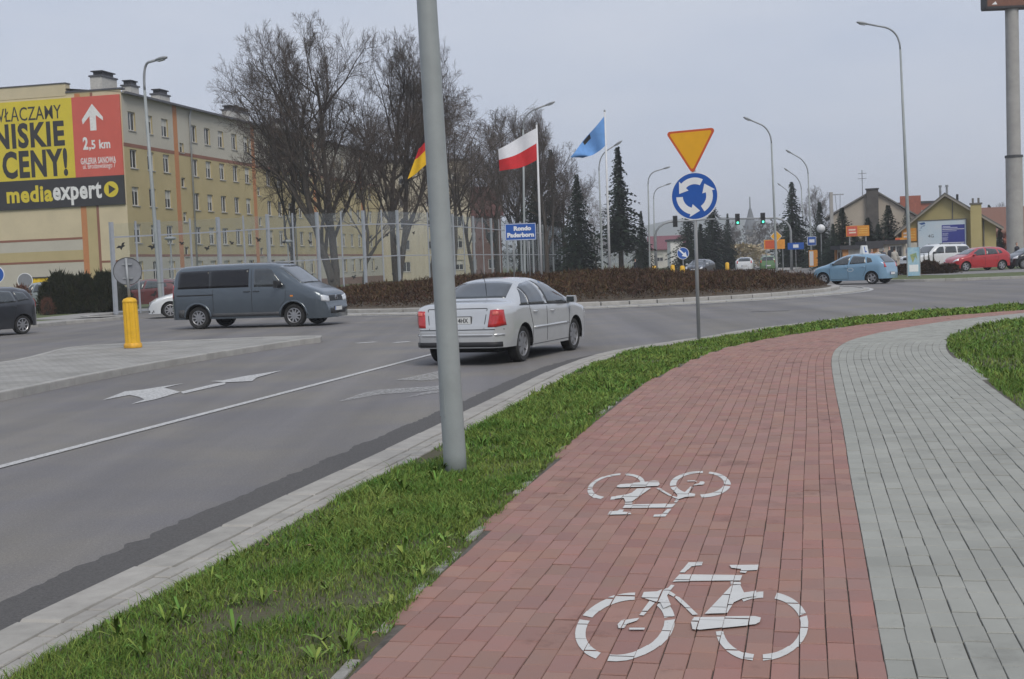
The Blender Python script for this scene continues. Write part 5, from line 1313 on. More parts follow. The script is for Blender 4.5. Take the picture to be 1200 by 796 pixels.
for a in ((766.5, 306, 100, 'yellow bollard beyond the mound below the small conifer'), (799.5, 310, 87, 'yellow bollard beneath the small round blue arrow sign'), (852, 306, 110, 'yellow bollard left of the white car driving away'), (788, 306, 104, 'yellow bollard left of the small round blue arrow sign')): yellow_post(*a)
# globe lamps
M_globe = mat('lamp_globe', (0.66, 0.67, 0.68), .35, var=.06)
def globe_lamp(px_, py_, Y, r_, label, zb_=.1, flat=1.0):
    c_ = Q(px_, py_, Y); root = thing('globe_lamp', label, 'street lamp', (c_.x, Y, zb_)); h = c_.z-zb_
    b = MB(); b.tube([(0,0,0), (0,0,h-r_*flat*.8)], [.06,.045], 8); b.build('post', M_galv, root)
    b = MB(); b.lathe([(.001 + r_*math.sin(R(a)), -r_*flat*math.cos(R(a))) for a in range(10, 181, 17)] , 16, 'Z', (0,0,h)); b.build('globe', M_globe if flat == 1 else M_galv, root, smooth=True)
globe_lamp(962, 268, 119, .40, 'white globe lamp on a post before the spruces on the right')
globe_lamp(199.5, 279.5, 72, .34, 'park lamp with flat cap behind the left end of the barrier', flat=.35)
globe_lamp(337, 283, 84, .34, 'park lamp with flat cap seen through the barrier above the van', flat=.35)
# poster case by the tall lamp post
pc = Q(1070.5, 306, 69.5); root = thing('poster_case', 'upright light blue poster board at the foot of the very tall lamp post', 'advertisement', (pc.x, 69.5, .1))
zb0, zb1 = .05, Q(1070, 290, 69.5).z-.1
b = MB(); b.box((0, 0, (zb0+zb1)/2), (.66, .06, zb1-zb0)); p_ = b.build('board', mat('poster_blue', (0.17, 0.36, 0.52), .6, col2=(.42, .55, .60), scale=2.6), root)
b = MB(); b.box((0, -.034, zb0+.42), (.5, .006, .38)); b.build('print', M_swhite, p_)
b = MB(); b.prism([(-.2,.2),(-.05,-.25),(.1,.1),(.2,-.1),(.15,.3)], -.038, -.032, lambda a, c_, d: (a, d, zb1-.6+c_)); b.build('print', mat('poster_green', (.12, .26, .18), .6, col2=(.45,.40,.12), scale=6), p_)
b = MB()
for x_ in (-.35, .35): b.box((x_, 0, zb1/2), (.04, .09, zb1))
b.build('board_frame', M_galv, root)
# ================================================================ BUILDINGS
M_cream = mat('cream_render', (0.54, 0.465, 0.315), 0.9, var=0.07, scale=.6, bump=.1, bscale=8)
M_yell = mat('yellow_render', (0.43, 0.355, 0.19), 0.9, var=0.07, scale=.5, bump=.1, bscale=8)
M_greyr = mat('grey_cream_render', (0.455, 0.43, 0.365), 0.9, var=0.06, scale=.5, bump=.1, bscale=8)
M_orange = mat('orange_render', (0.46, 0.20, 0.085), 0.9, var=0.06)
M_maroon = mat('maroon_render', (0.24, 0.11, 0.075), 0.9, var=0.08)
M_winframe = mat('window_frame_white', (0.60, 0.60, 0.58), 0.5, var=.05)
M_pane = mat('window_pane', (0.022, 0.026, 0.032), 0.08, var=0.5, scale=.9, spec=.8)
M_sill = mat('window_sill', (0.34, 0.33, 0.31), .7)
M_roof = mat('roof_felt', (0.045, 0.045, 0.05), .85, var=.2)
M_gutter = mat('gutter_metal', (0.10, 0.10, 0.11), .5, metal=.4)
M_brick = mat('chimney_brick', (0.30, 0.10, 0.065), .9, var=.2, scale=4)
M_plaster = mat('chimney_plaster', (0.46, 0.45, 0.42), .9, var=.15)

class Wall:
    """a vertical wall with real openings; local x along, z up, y outwards (towards -nrm)"""
    def __init__(s, o, d, W, H):
        s.o = Vector(o); s.d = Vector((d[0], d[1], 0)).normalized(); s.n = Vector((s.d.y, -s.d.x, 0)); s.W, s.H = W, H   # n points outwards (to the right of d)
    def P(s, x, z, out=0.0): return s.o + s.d*x + Vector((0,0,z)) + s.n*out
    def mesh(s, holes, depth=.18, z0=0):
        xs = sorted({0, s.W} | {v for h in holes for v in (h[0], h[2])}); zs = sorted({z0, s.H} | {v for h in holes for v in (h[1], h[3])}); b = MB()
        for i in range(len(xs)-1):
            for j in range(len(zs)-1):
                cx, cz = (xs[i]+xs[i+1])/2, (zs[j]+zs[j+1])/2
                if any(h[0] < cx < h[2] and h[1] < cz < h[3] for h in holes): continue
                b.poly([s.P(xs[i], zs[j]), s.P(xs[i+1], zs[j]), s.P(xs[i+1], zs[j+1]), s.P(xs[i], zs[j+1])])
        for x0, y0, x1, y1 in holes:
            c = [(x0,y0),(x1,y0),(x1,y1),(x0,y1)]
            for k in range(4):
                a, e = c[k], c[(k+1) % 4]; b.poly([s.P(*a), s.P(*a, -depth), s.P(*e, -depth), s.P(*e)])
        return b
    def slabp(s, b, x0, z0, x1, z1, out0, out1):
        c = [(x0,z0),(x1,z0),(x1,z1),(x0,z1)]; P = [s.P(x, z, out0) for x, z in c] + [s.P(x, z, out1) for x, z in c]
        return b.add(P, [(3,2,1,0),(4,5,6,7),(0,1,5,4),(1,2,6,5),(2,3,7,6),(3,0,4,7)])
    def band(s, name, x0, z0, x1, z1, m, root, out=.012):
        b = MB(); s.slabp(b, x0, z0, x1, z1, -.02, out); return b.build(name, m, root)
    def window(s, root, x0, z0, x1, z1, depth=.13, sill=True, mull=1):
        b = MB(); f = .07
        s.slabp(b, x0, z0, x0+f, z1, -depth-.05, -depth+.01); s.slabp(b, x1-f, z0, x1, z1, -depth-.05, -depth+.01)
        s.slabp(b, x0+f, z0, x1-f, z0+f, -depth-.05, -depth+.01); s.slabp(b, x0+f, z1-f, x1-f, z1, -depth-.05, -depth+.01)
        for k in range(mull): xm = x0 + (x1-x0)*(k+1)/(mull+1); s.slabp(b, xm-.035, z0+f, xm+.035, z1-f, -depth-.05, -depth+.008)
        w = b.build('window', M_winframe, root)
        b = MB(); s.slabp(b, x0+f*.5, z0+f*.5, x1-f*.5, z1-f*.5, -depth-.04, -depth-.02); b.build('pane', M_pane, w)
        if rnd.random() < .55:
            b = MB(); t = rnd.uniform(.15, .45)*(z1-z0); s.slabp(b, x0+f, z1-f-t, x1-f, z1-f, -depth-.018, -depth-.012); b.build('blind', mat('blind_cloth', (.45,.44,.40), .9, island=.2), w)
        if sill: b = MB(); s.slabp(b, x0-.06, z0-.07, x1+.06, z0-.005, -depth, .07); b.build('sill', M_sill, w)
        return w

# ---- long block on the left with the hoarding on its gable
YB = 97.0; corner = Q(154, 330, YB); corner.z = 0
dirF = Vector((0.215, 0.977, 0)).normalized(); dirG = Vector((-dirF.y, dirF.x, 0))     # facade runs away, gable runs to the left
def hz(px_, py_): return Q(px_, py_, YB).z
Htop = hz(152, 104)
blk = thing('apartment_block', 'long cream and yellow five storey apartment block with a hoarding on its gable', 'building', corner)
base_off = Vector((0,0,0))
GW, FL = 11.4, 62.0
gab = Wall(dirG*GW, -dirG, GW, Htop); fac = Wall((0,0,0), dirF, FL, Htop-.25)
# gable
zst = [0, hz(100, 306), hz(100, 285), Htop]
gab.mesh([], 0).build('gable_wall', M_cream, blk)
gab.band('colour_band', 0, 0, GW-3.9, hz(60, 308.5), M_greyr, blk, .010); gab.band('colour_band', 0, hz(60, 308), GW-3.9, hz(60, 305.5), M_maroon, blk, .020)
gab.band('colour_band', 0, hz(60, 305.5), GW-3.9, hz(60, 294), M_yell, blk, .011); gab.band('colour_band', 0, hz(60, 294), GW-3.9, hz(60, 281), M_greyr, blk, .012); gab.band('colour_band', 0, hz(60, 281.5), GW-3.9, hz(60, 278.8), M_maroon, blk, .021)
xo = lambda px_: GW - (154.5 - px_)*YB/FPX*1.03
gab.band('colour_stripe', xo(96.5), 1.0, xo(103.5), Htop-.1, M_orange, blk, .026); gab.band('colour_stripe', xo(116), 1.0, xo(119), Htop-.1, M_maroon, blk, .025)
gab.band('colour_stripe', xo(103.5), 1.0, xo(116), Htop-.1, M_yell, blk, .014)
gab.band('colour_band', xo(119), hz(120, 308), GW, hz(120, 305.5), M_maroon, blk, .013)
gab.band('plinth', -.02, 0, GW+.02, .9, mat('plinth_render', (0.20, 0.12, 0.09), .9), blk, .05)
# stepped parapet: the gable top rises on the left
xp = xo(86)
par = MB(); gab.slabp(par, -.1, Htop-.2, xp, Htop+.72, -.6, .03); par.build('parapet', M_cream, blk)
par = MB(); gab.slabp(par, -.15, Htop+.72, xp+.05, Htop+.80, -.65, .09); par.build('parapet_capping', M_gutter, blk)
par = MB(); gab.slabp(par, xp, Htop, GW+.1, Htop+.12, -.5, .08); par.build('parapet_capping', M_gutter, blk)
# facade windows
storey = (hz(165, 150) - hz(171, 239))/2.0
ts = [1.4, 4.1, 6.7, 11.8, 14.4, 17.1, 19.9, 22.5, 27.4, 30.0, 32.7, 35.4, 38.0, 43.0, 45.6, 48.2, 51, 53.6, 58]
z_top = hz(165, 150.5); holes = []; stair_ts = [9.5, 25.0, 40.6, 56]
for r_ in range(5):
    z0 = z_top - storey*r_
    for t in ts: holes.append((t-.55, z0, t+.55, z0+1.45))
    for t in stair_ts:
        if z0 - storey*.5 > .8: holes.append((t-.35, z0-1.05, t+.35, z0-.25))
fac.mesh(holes).build('facade_wall', M_yell, blk)
for h in holes: fac.window(blk, *h, mull=1 if h[2]-h[0] > .9 else 0)
def band_with_gaps(z0, z1, m_, out, nm='colour_band'):
    """painted field on the facade, cut round the windows"""
    xs = sorted({0, FL} | {v for h in holes for v in (h[0], h[2])}); zs = sorted({z0, z1} | {v for h in holes for v in (h[1], h[3]) if z0 < v < z1}); b = MB()
    for i in range(len(xs)-1):
        for j in range(len(zs)-1):
            cx, cz = (xs[i]+xs[i+1])/2, (zs[j]+zs[j+1])/2
            if any(h[0] < cx < h[2] and h[1] < cz < h[3] for h in holes): continue
            b.poly([fac.P(xs[i], zs[j], out), fac.P(xs[i+1], zs[j], out), fac.P(xs[i+1], zs[j+1], out), fac.P(xs[i], zs[j+1], out)])
    b.build(nm, m_, blk)
zm = hz(155, 167.5)
band_with_gaps(zm, Htop-.3, M_greyr, .006); fac.band('colour_stripe', 0, zm-.22, FL, zm+.06, M_maroon, blk, .016); fac.band('colour_stripe', 0, zm-1.25, FL, zm-1.02, M_orange, blk, .009) if False else None
band_with_gaps(.9, hz(155, 300), M_greyr, .006); fac.band('colour_stripe', 0, hz(155, 301), FL, hz(155, 298), M_maroon, blk, .016)
for t in stair_ts: fac.band('stair_stripe', t-1.35, .9, t-.65, Htop-.3, M_orange, blk, .022)
fac.band('plinth', 0, 0, FL, .9, MATS['plinth_render'], blk, .05)
# roof, gutter, downpipes, chimneys
b = MB(); Ph = [fac.P(-.05, Htop-.25, .45), fac.P(FL, Htop-.25, .45)]; ridge0, ridge1 = dirG*GW*.55 + Vector((0,0,Htop+.55)), dirG*GW*.55 + dirF*FL + Vector((0,0,Htop+.55))
b.add([Ph[0], Ph[1], ridge1, ridge0, dirG*GW + Vector((0,0,Htop+.2)), dirG*GW + dirF*FL + Vector((0,0,Htop+.2))], [(0,1,2,3), (3,2,5,4)]); rf = b.build('roof', M_roof, blk)
b = MB(); fac.slabp(b, -.05, Htop-.36, FL, Htop-.2, .3, .5); b.build('gutter', M_gutter, blk)
b = MB(); fac.slabp(b, 0, Htop-.3, FL, Htop-.25, -.01, .42); b.build('eave_soffit', M_greyr, blk)
for t in (11.0, 33.5, 55):
    b = MB(); b.tube([fac.P(t, Htop-.3, .3), fac.P(t, Htop-.9, .12), fac.P(t, .4, .12)], .075, 8); b.build('downpipe', mat('downpipe_zinc', (.38,.39,.40), .45, metal=.3), blk, smooth=True)
b = MB(); fac.slabp(b, FL-.02, 0, FL, Htop-.25, -GW, 0); b.build('end_wall', M_cream, blk)
def chimney(t, g, w, l, h, caps, m_=M_plaster):
    p = dirF*t + dirG*g + Vector((0,0,Htop)); az = math.atan2(dirF.y, dirF.x)
    b = MB(); b.box(p + Vector((0,0,h/2)), (l, w, h+.6), az); c = b.build('chimney', m_, rf)
    b = MB(); b.box(p + Vector((0,0,h+.36)), (l+.16, w+.16, .12), az); b.build('chimney_slab', M_gutter, c)
    for k in range(caps):
        q = p + dirF*(l*((k+.5)/caps-.5)) + Vector((0,0,h+.42)); b = MB(); b.box(q + Vector((0,0,.14)), (l/caps*.7, w*.8, .28), az); b.box(q + Vector((0,0,.33)), (l/caps*.9, w*1.0, .08), az); b.build('chimney_cap', M_roof, c)
chimney(3.0, 3.1, 1.0, 2.3, 1.1, 1); chimney(5.5, 2.2, .8, 1.3, .7, 1); chimney(10.5, 2.2, .8, 1.8, .6, 1); chimney(25, 2.0, .9, 4.2, .75, 2); chimney(36, 2.2, .8, 1.5, .8, 1); chimney(47, 2.2, .8, 2.0, .8, 1)
b = MB(); pA = dirF*34 + dirG*2.5 + Vector((0,0,Htop)); b.tube([pA, pA + Vector((0,0,6.5))], .04, 5)
for z_ in (4.2, 5.0, 6.0): b.tube([pA + Vector((-.6,0,z_)), pA + Vector((.6,.2,z_))], .02, 4)
b.build('antenna', M_gutter, rf)
# hoarding on the gable
hb = thing('hoarding', 'huge yellow, red and black advertising hoarding with large lettering on the gable', 'billboard', corner)
M_hy = mat('hoarding_yellow', (0.62, 0.50, 0.035), .6, var=.05, scale=1); M_hr = mat('hoarding_red', (0.56, 0.105, 0.075), .6, var=.05, scale=1); M_hk = mat('hoarding_black', (0.028, 0.027, 0.030), .6, var=.15, scale=1); M_hw = mat('hoarding_white', (0.70, 0.70, 0.69), .6)
zt_, zm_, zb_ = hz(120, 111.5), hz(120, 206), hz(120, 240.5)
xr, xm_, xl_ = xo(153.2), xo(93.5), -.35
def hpanel(nm, x0, z0, x1, z1, m_): b = MB(); gab.slabp(b, x0, z0, x1, z1, .03, .14); return b.build(nm, m_, hb)
py_l = hpanel('yellow_panel', xl_, zm_, xm_, zt_, M_hy); pr_l = hpanel('red_panel', xm_, zm_, xr, zt_, M_hr); pk_l = hpanel('black_panel', xl_, zb_, xr, zm_, M_hk)
def htext(s_, px0, py0, px1, py1, m_, par_, bold=.03):
    x0, x1 = xo(px0), xo(px1); z1, z0 = hz((px0+px1)/2, py0), hz((px0+px1)/2, py1); o = gab.P((x0+x1)/2, (z0+z1)/2, .145)
    return text('lettering', s_, 1.0, m_, par_, frame(o, gab.d, (0,0,1)), fit=(x1-x0, z1-z0), depth=.006, bold=bold)
htext('WŁĄCZAMY', -9, 121, 80, 143, M_hk, py_l, .004); htext('NISKIE', -9, 140.5, 82.5, 171, M_hk, py_l, .04); htext('CENY!', 1, 173, 84.5, 206.5, M_hk, py_l, .04)
htext('2', 105, 159.5, 111.5, 174.5, M_hw, pr_l, .04); htext(',5 km', 112.5, 163, 139, 175.5, M_hw, pr_l, .03); htext('GALERIA SANOWA', 101, 183.5, 145, 191, M_hw, pr_l, .02); htext('ul. Brodzewskiego 7', 103.5, 190.5, 144, 198.5, M_hw, pr_l, .0)
htext('media', 4, 216, 63, 236, M_hy, pk_l, .035); htext('expert', 63.5, 213.5, 125, 239.5, M_hw, pk_l, .03)
b = MB(); ax_ = xo(119); az_ = lambda y: hz(119, y)
b.prism([(ax_-.88, az_(134)), (ax_-.92, az_(138.5)), (ax_, az_(120.5)), (ax_+.86, az_(137)), (ax_+.86, az_(141)), (ax_+.27, az_(134)), (ax_+.27, az_(152)), (ax_-.25, az_(152)), (ax_-.25, az_(134.5)), (ax_-.86, az_(144))][1:], .141, .148, lambda x_, z_, d: gab.P(x_, z_, d)); b.build('arrow', M_hw, pr_l)
cxp, czp = xo(137), hz(137, 221.5)
b = MB(); b.prism([(cxp+.60*x, czp+.60*y) for x, y in circ], .141, .150, lambda x_, z_, d: gab.P(x_, z_, d)); dsk = b.build('logo_disc', M_hy, pk_l)
b = MB(); b.prism([(cxp-.2, czp-.36), (cxp+.38, czp), (cxp-.2, czp+.36)], .150, .156, lambda x_, z_, d: gab.P(x_, z_, d)); b.build('logo_arrow', M_hk, dsk)

# ---- cream block behind the big trees
def simple_block(name, label, cat, o, az, W, D, H, m_, rows, cols, roof='flat', roof_m=M_roof, rh=2.5, wsize=(1.1,1.3), z1=1.2, win=True, group=None):
    root = thing(name, label, cat, o, az, group)
    f = Wall((0,0,0), (1,0), W, H); holes_ = []
    if win:
        for r_ in range(rows):
            for c in range(cols):
                x = W*(c+.5)/cols; z = z1 + (H-z1)/rows*r_; holes_.append((x-wsize[0]/2, z, x+wsize[0]/2, z+wsize[1]))
    f.mesh(holes_).build('front_wall', m_, root)
    for h in holes_: f.window(root, *h)
    s1 = Wall((W,0,0), (0,1), D, H); s2 = Wall((0,D,0), (0,-1), D, H); s3 = Wall((W,D,0), (-1,0), W, H)
    hs = []
    if win:
        nc = max(1, int(D/3.4))
        for r_ in range(rows):
            for c in range(nc): x = D*(c+.5)/nc; z = z1 + (H-z1)/rows*r_; hs.append((x-wsize[0]/2, z, x+wsize[0]/2, z+wsize[1]))
    for s_ in (s1, s2):
        s_.mesh(hs).build('side_wall', m_, root)
        for h in hs: s_.window(root, *h)
    s3.mesh([]).build('back_wall', m_, root)
    b = MB(); e = .4
    if roof == 'flat': b.box((W/2, D/2, H+.15), (W+.5, D+.5, .3))
    elif roof == 'gable_x':   # ridge along x
        b.add([(-e,-e,H-.1),(W+e,-e,H-.1),(W+e,D/2,H+rh),(-e,D/2,H+rh),(W+e,D+e,H-.1),(-e,D+e,H-.1),(-e,-e,H-.3),(W+e,-e,H-.3),(W+e,D/2,H+rh-.2),(-e,D/2,H+rh-.2),(W+e,D+e,H-.3),(-e,D+e,H-.3)], [(0,1,2,3),(3,2,4,5),(7,6,9,8),(8,9,11,10),(0,6,7,1),(4,10,11,5),(1,7,8,2),(2,8,10,4),(0,3,9,6),(3,5,11,9)])
        g_ = MB(); g_.poly([(0,0,H),(0,D,H),(0,D/2,H+rh-.25)]); g_.poly([(W,0,H),(W,D/2,H+rh-.25),(W,D,H)]); g_.build('gable', m_, root)
    else:                      # ridge along y, gable faces us
        b.add([(-e,-e,H-.1),(-e,D+e,H-.1),(W/2,D+e,H+rh),(W/2,-e,H+rh),(W+e,-e,H-.1),(W+e,D+e,H-.1),(-e,-e,H-.28),(-e,D+e,H-.28),(W/2,D+e,H+rh-.18),(W/2,-e,H+rh-.18),(W+e,-e,H-.28),(W+e,D+e,H-.28)], [(1,0,3,2),(2,3,4,5),(6,7,8,9),(9,8,11,10),(0,6,9,3),(3,9,10,4),(1,2,8,7),(2,5,11,8),(0,1,7,6),(5,4,10,11)])
        g_ = MB(); g_.poly([(0,0,H),(W,0,H),(W/2,0,H+rh-.2)]); g_.poly([(W,D,H),(0,D,H),(W/2,D,H+rh-.2)]); g_.build('gable', m_, root)
    b.build('roof', roof_m, root, fix=True)
    return root
pB = Q(430, 330, 165); simple_block('apartment_block', 'pale cream block glimpsed through the bare trees behind the barrier', 'building', (pB.x, 165, 0), R(10), 14, 12, 15.5, mat('pale_cream', (.50,.45,.34), .9, var=.08), 5, 4)
pB = Q(520, 330, 170); simple_block('house', 'house with dark red roof hidden behind the trees left of the flags', 'building', (pB.x, 170, 0), R(5), 8, 9, 8.5, mat('brick_red_wall', (.15,.075,.06), .9, var=.15), 2, 3, 'gable_x', mat('red_tile_roof', (.12,.045,.04), .85, var=.15), 4.0)
# small white house with red roof left of the round sign
pB = Q(769, 300, 215); simple_block('house', 'small pale house with a purplish red roof left of the round blue sign', 'building', (pB.x-1, 215, 0), R(-6), 6.4, 9, 3.4, mat('pale_wall', (.50,.48,.44), .9, var=.08), 1, 2, 'gable_x', mat('plum_roof', (.16,.06,.075), .85, var=.15), 2.2)
pB = Q(786, 300, 190); simple_block('shed', 'narrow white building beside the small red roofed house', 'building', (pB.x, 190, 0), 0, 1.9, 4, 4.2, mat('white_wall', (.62,.62,.60), .9), 1, 1, win=False)

# ---- yellow gabled house with the blue and white hoarding on the right
YH = 101.0; M_yh = mat('yellow_house', (0.42, 0.355, 0.165), .9, var=.07, scale=.7)
hl, hr = Q(1060, 300, YH).x, Q(1164, 300, YH).x; Wd = hr-hl; pk = Q(1107.5, 229, YH); eL, eR = Q(1053, 275, YH).z, Q(1165, 265, YH).z
yh = thing('yellow_house', 'yellow rendered house with its gable towards us and a white hoarding', 'building', ((hl+hr)/2, YH, .05)); ox = (hl+hr)/2
xk = pk.x-ox; D = 9; b = MB(); P = [(-Wd/2,0),(Wd/2,0),(Wd/2,eR),(xk,pk.z-.15),(-Wd/2,eL+.35)]
b.prism(P, 0, D, lambda a, c_, d: (a, d, c_)); b.build('walls', M_yh, yh)
M_rg = mat('grey_roof', (.14,.135,.125), .8, var=.15)
b = MB(); e = .55
for (xa, za, xb, zb2) in ((-Wd/2-e, eL-.08, xk, pk.z), (Wd/2+e, eR-.32, xk, pk.z)):
    b.prism([(xa,za),(xb,zb2),(xb,zb2+.16),(xa,za+.16)], -.5, D+.4, lambda a, c_, d: (a, d, c_))
rf_ = b.build('roof', M_rg, yh, fix=True)
b = MB(); [b.prism([(xa,za-.12),(xb,zb2-.12),(xb,zb2+.02),(xa,za+.02)], -.54, -.50, lambda a, c_, d: (a, d, c_)) for (xa, za, xb, zb2) in ((-Wd/2-e, eL-.08, xk, pk.z), (Wd/2+e, eR-.32, xk, pk.z))]; b.build('bargeboard', mat('bargeboard', (.30,.27,.22), .8), yh)
c0, c1 = Q(1136.5, 300, YH).x-ox, Q(1148.5, 300, YH).x-ox; ch = Q(1142, 241, YH).z
b = MB(); b.box(((c0+c1)/2, -.3, ch/2), (c1-c0, .62, ch)); cm_ = b.build('chimney', M_yh, yh)
b = MB(); b.box(((c0+c1)/2, -.3, ch+.06), (c1-c0+.14, .76, .12)); [b.box(((c0+c1)/2+dx, -.3, ch+.3), (.16,.16,.4)) for dx in (-.22,.2)]; b.build('chimney_cap', M_rg, cm_)
for x_ in (1101.5, 1109): 
    xx = Q(x_, 225, YH).x-ox; b = MB(); b.tube([(xx, 3, pk.z-.3), (xx, 3, pk.z+.75)], .09, 8); b.tube([(xx, 3, pk.z+.75), (xx, 3, pk.z+.9)], .13, 8); b.build('flue_pipe', M_galv, yh)
b = MB(); b.tube([(xk+.9,3,pk.z-.8),(xk+.9,3,pk.z+.1)], .10, 8); b.build('flue_pipe', M_black, yh)
xd = Q(1116, 250, YH).x-ox; b = MB(); b.tube([(xd,-.06,Q(1116,262,YH).z),(xd,-.06,Q(1116,238,YH).z)], .035, 6); b.build('cable_duct', M_rg, yh)
xd = Q(1149.8, 250, YH).x-ox; b = MB(); b.tube([(xd,-.08,.1),(xd,-.08,eR+.4)], .05, 6); b.build('downpipe', M_rg, yh)
# its hoarding
a0, a1 = Q(1080, 295, YH-.4), Q(1132.5, 257, YH-.4); hw, hh_ = a1.x-a0.x, a1.z-a0.z
wh_ = thing('hoarding', 'white hoarding with a dark blue text block on the yellow house', 'billboard', ((a0.x+a1.x)/2, YH-.12, a0.z)); b = MB(); b.box((0,0,hh_/2), (hw,.12,hh_)); p_ = b.build('panel', mat('poster_pale', (.58,.64,.68), .6, col2=(.48,.60,.68), scale=.7), wh_)
b = MB(); [b.box((x_,-.01,z_), d_) for x_, z_, d_ in ((0,-.03,(hw+.14,.18,.07)), (0,hh_+.03,(hw+.14,.18,.07)), (-hw/2-.035,hh_/2,(.07,.18,hh_)), (hw/2+.035,hh_/2,(.07,.18,hh_)))]; b.build('panel_frame', M_rg, wh_)
M_indigo = mat('poster_indigo', (.035,.045,.25), .6, var=.08)
b = MB(); b.box((hw*.24, -.064, hh_*.50), (hw*.48, .008, hh_*.68)); blk2 = b.build('text_block', M_indigo, p_)
X = lambda u: -hw/2 + u*hw
for u, v, du, dv in ((.74,.695,.46,.018),(.74,.255,.46,.022)): b = MB(); b.box((X(u),-.07,hh_*v), (hw*du,.006,hh_*dv)); b.build('rule', M_swhite, blk2)
for u, v, du, dv in ((.60,.785,.16,.035),(.67,.745,.32,.03),(.66,.64,.30,.02),(.57,.57,.12,.014),(.58,.545,.13,.014),(.56,.515,.10,.014),(.57,.485,.12,.014),(.57,.43,.13,.014),(.56,.40,.11,.014),(.57,.37,.12,.014),(.56,.34,.10,.014)): b = MB(); b.box((X(u),-.07,hh_*v), (hw*du,.006,hh_*dv)); b.build('text_line', mat('poster_lilac', (.42,.44,.60), .6), blk2)
text('lettering', 'BLJW', .3, M_swhite, blk2, frame((X(.645),-.07,hh_*.195), (1,0,0), (0,0,1)), fit=(hw*.27, hh_*.075), depth=.003, bold=.02)
text('lettering', '4G', .3, M_dgrey, p_, frame((X(.27),-.066,hh_*.50), (1,0,0), (0,0,1)), fit=(hw*.12, hh_*.10), depth=.003)
text('lettering', 'LTE', .3, mat('poster_grey_ink', (.25,.28,.32), .6), p_, frame((X(.28),-.066,hh_*.38), (1,0,0), (0,0,1)), fit=(hw*.10, hh_*.07), depth=.003) if False else None
b = MB()
for pts in ([(.02,.93),(.14,.96),(.16,.90),(.07,.875)], [(.05,.82),(.16,.87),(.13,.83)], [(.03,.77),(.09,.80),(.08,.765)], [(.02,.70),(.06,.72),(.05,.69)]): b.prism([(X(u), hh_*v) for u, v in pts], -.068, -.062, lambda a, c_, d: (a, d, c_))
b.build('wave_mark', mat('poster_blue_dark', (.03,.10,.28), .6), p_)
def turn(ang, pivot, *objs):
    M_ = Matrix.Translation(pivot) @ Matrix.Rotation(ang, 4, 'Z') @ Matrix.Translation(-Vector(pivot))
    for o in objs:
        o.location = M_ @ Vector(o.location); o.rotation_euler.z += ang
PIV = Vector((yh.location.x, YH, 0)); turn(R(-20), PIV, yh, wh_)
# orange posters on the house and beside it
M_po = mat('poster_orange', (.62,.26,.03), .6, var=.1, scale=2); M_pr = mat('poster_red', (.55,.10,.06), .6, var=.1)
def poster(px0, py0, px1, py1, Y, label, split=True, posts=False, lower=None):
    p0, p1 = Q(px0, py1, Y), Q(px1, py0, Y); w_, h_ = p1.x-p0.x, p1.z-p0.z
    r_ = thing('poster_board', label, 'advertisement', ((p0.x+p1.x)/2, Y, p0.z if not posts else .05)); zb3 = 0 if not posts else p0.z-.05
    b = MB(); b.box((0,0,zb3+h_/2), (w_,.1,h_)); p_ = b.build('panel', M_po, r_)
    if split: b = MB(); b.box((-w_*.24,-.054,zb3+h_*.5), (w_*.46,.008,h_*.9)); b.build('print', M_pr, p_); 
    b = MB(); [b.box((-w_*.24+dx,-.062,zb3+h_*v), (w_*.3,.006,h_*.14)) for dx, v in ((0,.62),(.02*w_,.36))]; b.build('print', mat('print_cream', (.68,.55,.45), .6), p_)
    b = MB(); [b.box((w_*.24,-.056,zb3+h_*v), (w_*.36,.006,h_*.07)) for v in (.3,.5,.7)]; b.build('print', mat('print_gold', (.68,.42,.10), .6), p_)
    r_.rotation_euler.z = -math.atan2(p0.x, Y)*.8
    if posts: b = MB(); [b.tube([(s_*w_*.35,.09,0),(s_*w_*.35,.09,zb3+h_*.8)], .06, 6) for s_ in (-1,1)]; b.build('posts', M_galv, r_)
poster(992, 264, 1018, 277.5, 97, 'wide red and orange poster board on posts before the dark spruces', posts=True)
poster(1049.5, 278.5, 1060, 287.5, 96, 'small red and orange poster left of the yellow house', posts=True)
poster(1060, 267, 1076.5, 283, YH-.15, 'red and orange poster on the yellow house behind the lamp post', split=False)
PO = [o for o in bpy.data.objects if o.name.startswith('poster_board')][-1]; PO.rotation_euler.z = 0; turn(R(-20), PIV, PO)
p0 = Q(1061, 302, YH-.15); p1 = Q(1077.5, 284, YH-.15); r_ = thing('poster_board', 'pale poster below the orange one on the yellow house', 'advertisement', ((p0.x+p1.x)/2, YH-.15, p0.z)); b = MB(); b.box((0,0,(p1.z-p0.z)/2), (p1.x-p0.x,.1,p1.z-p0.z)); b.build('panel', mat('poster_cream', (.50,.46,.38), .6, var=.2, scale=1.5), r_)
b = MB(); b.box((0,-.055,.5), ((p1.x-p0.x)*.6,.006,.3)); b.build('print', M_indigo, r_); turn(R(-20), PIV, r_)

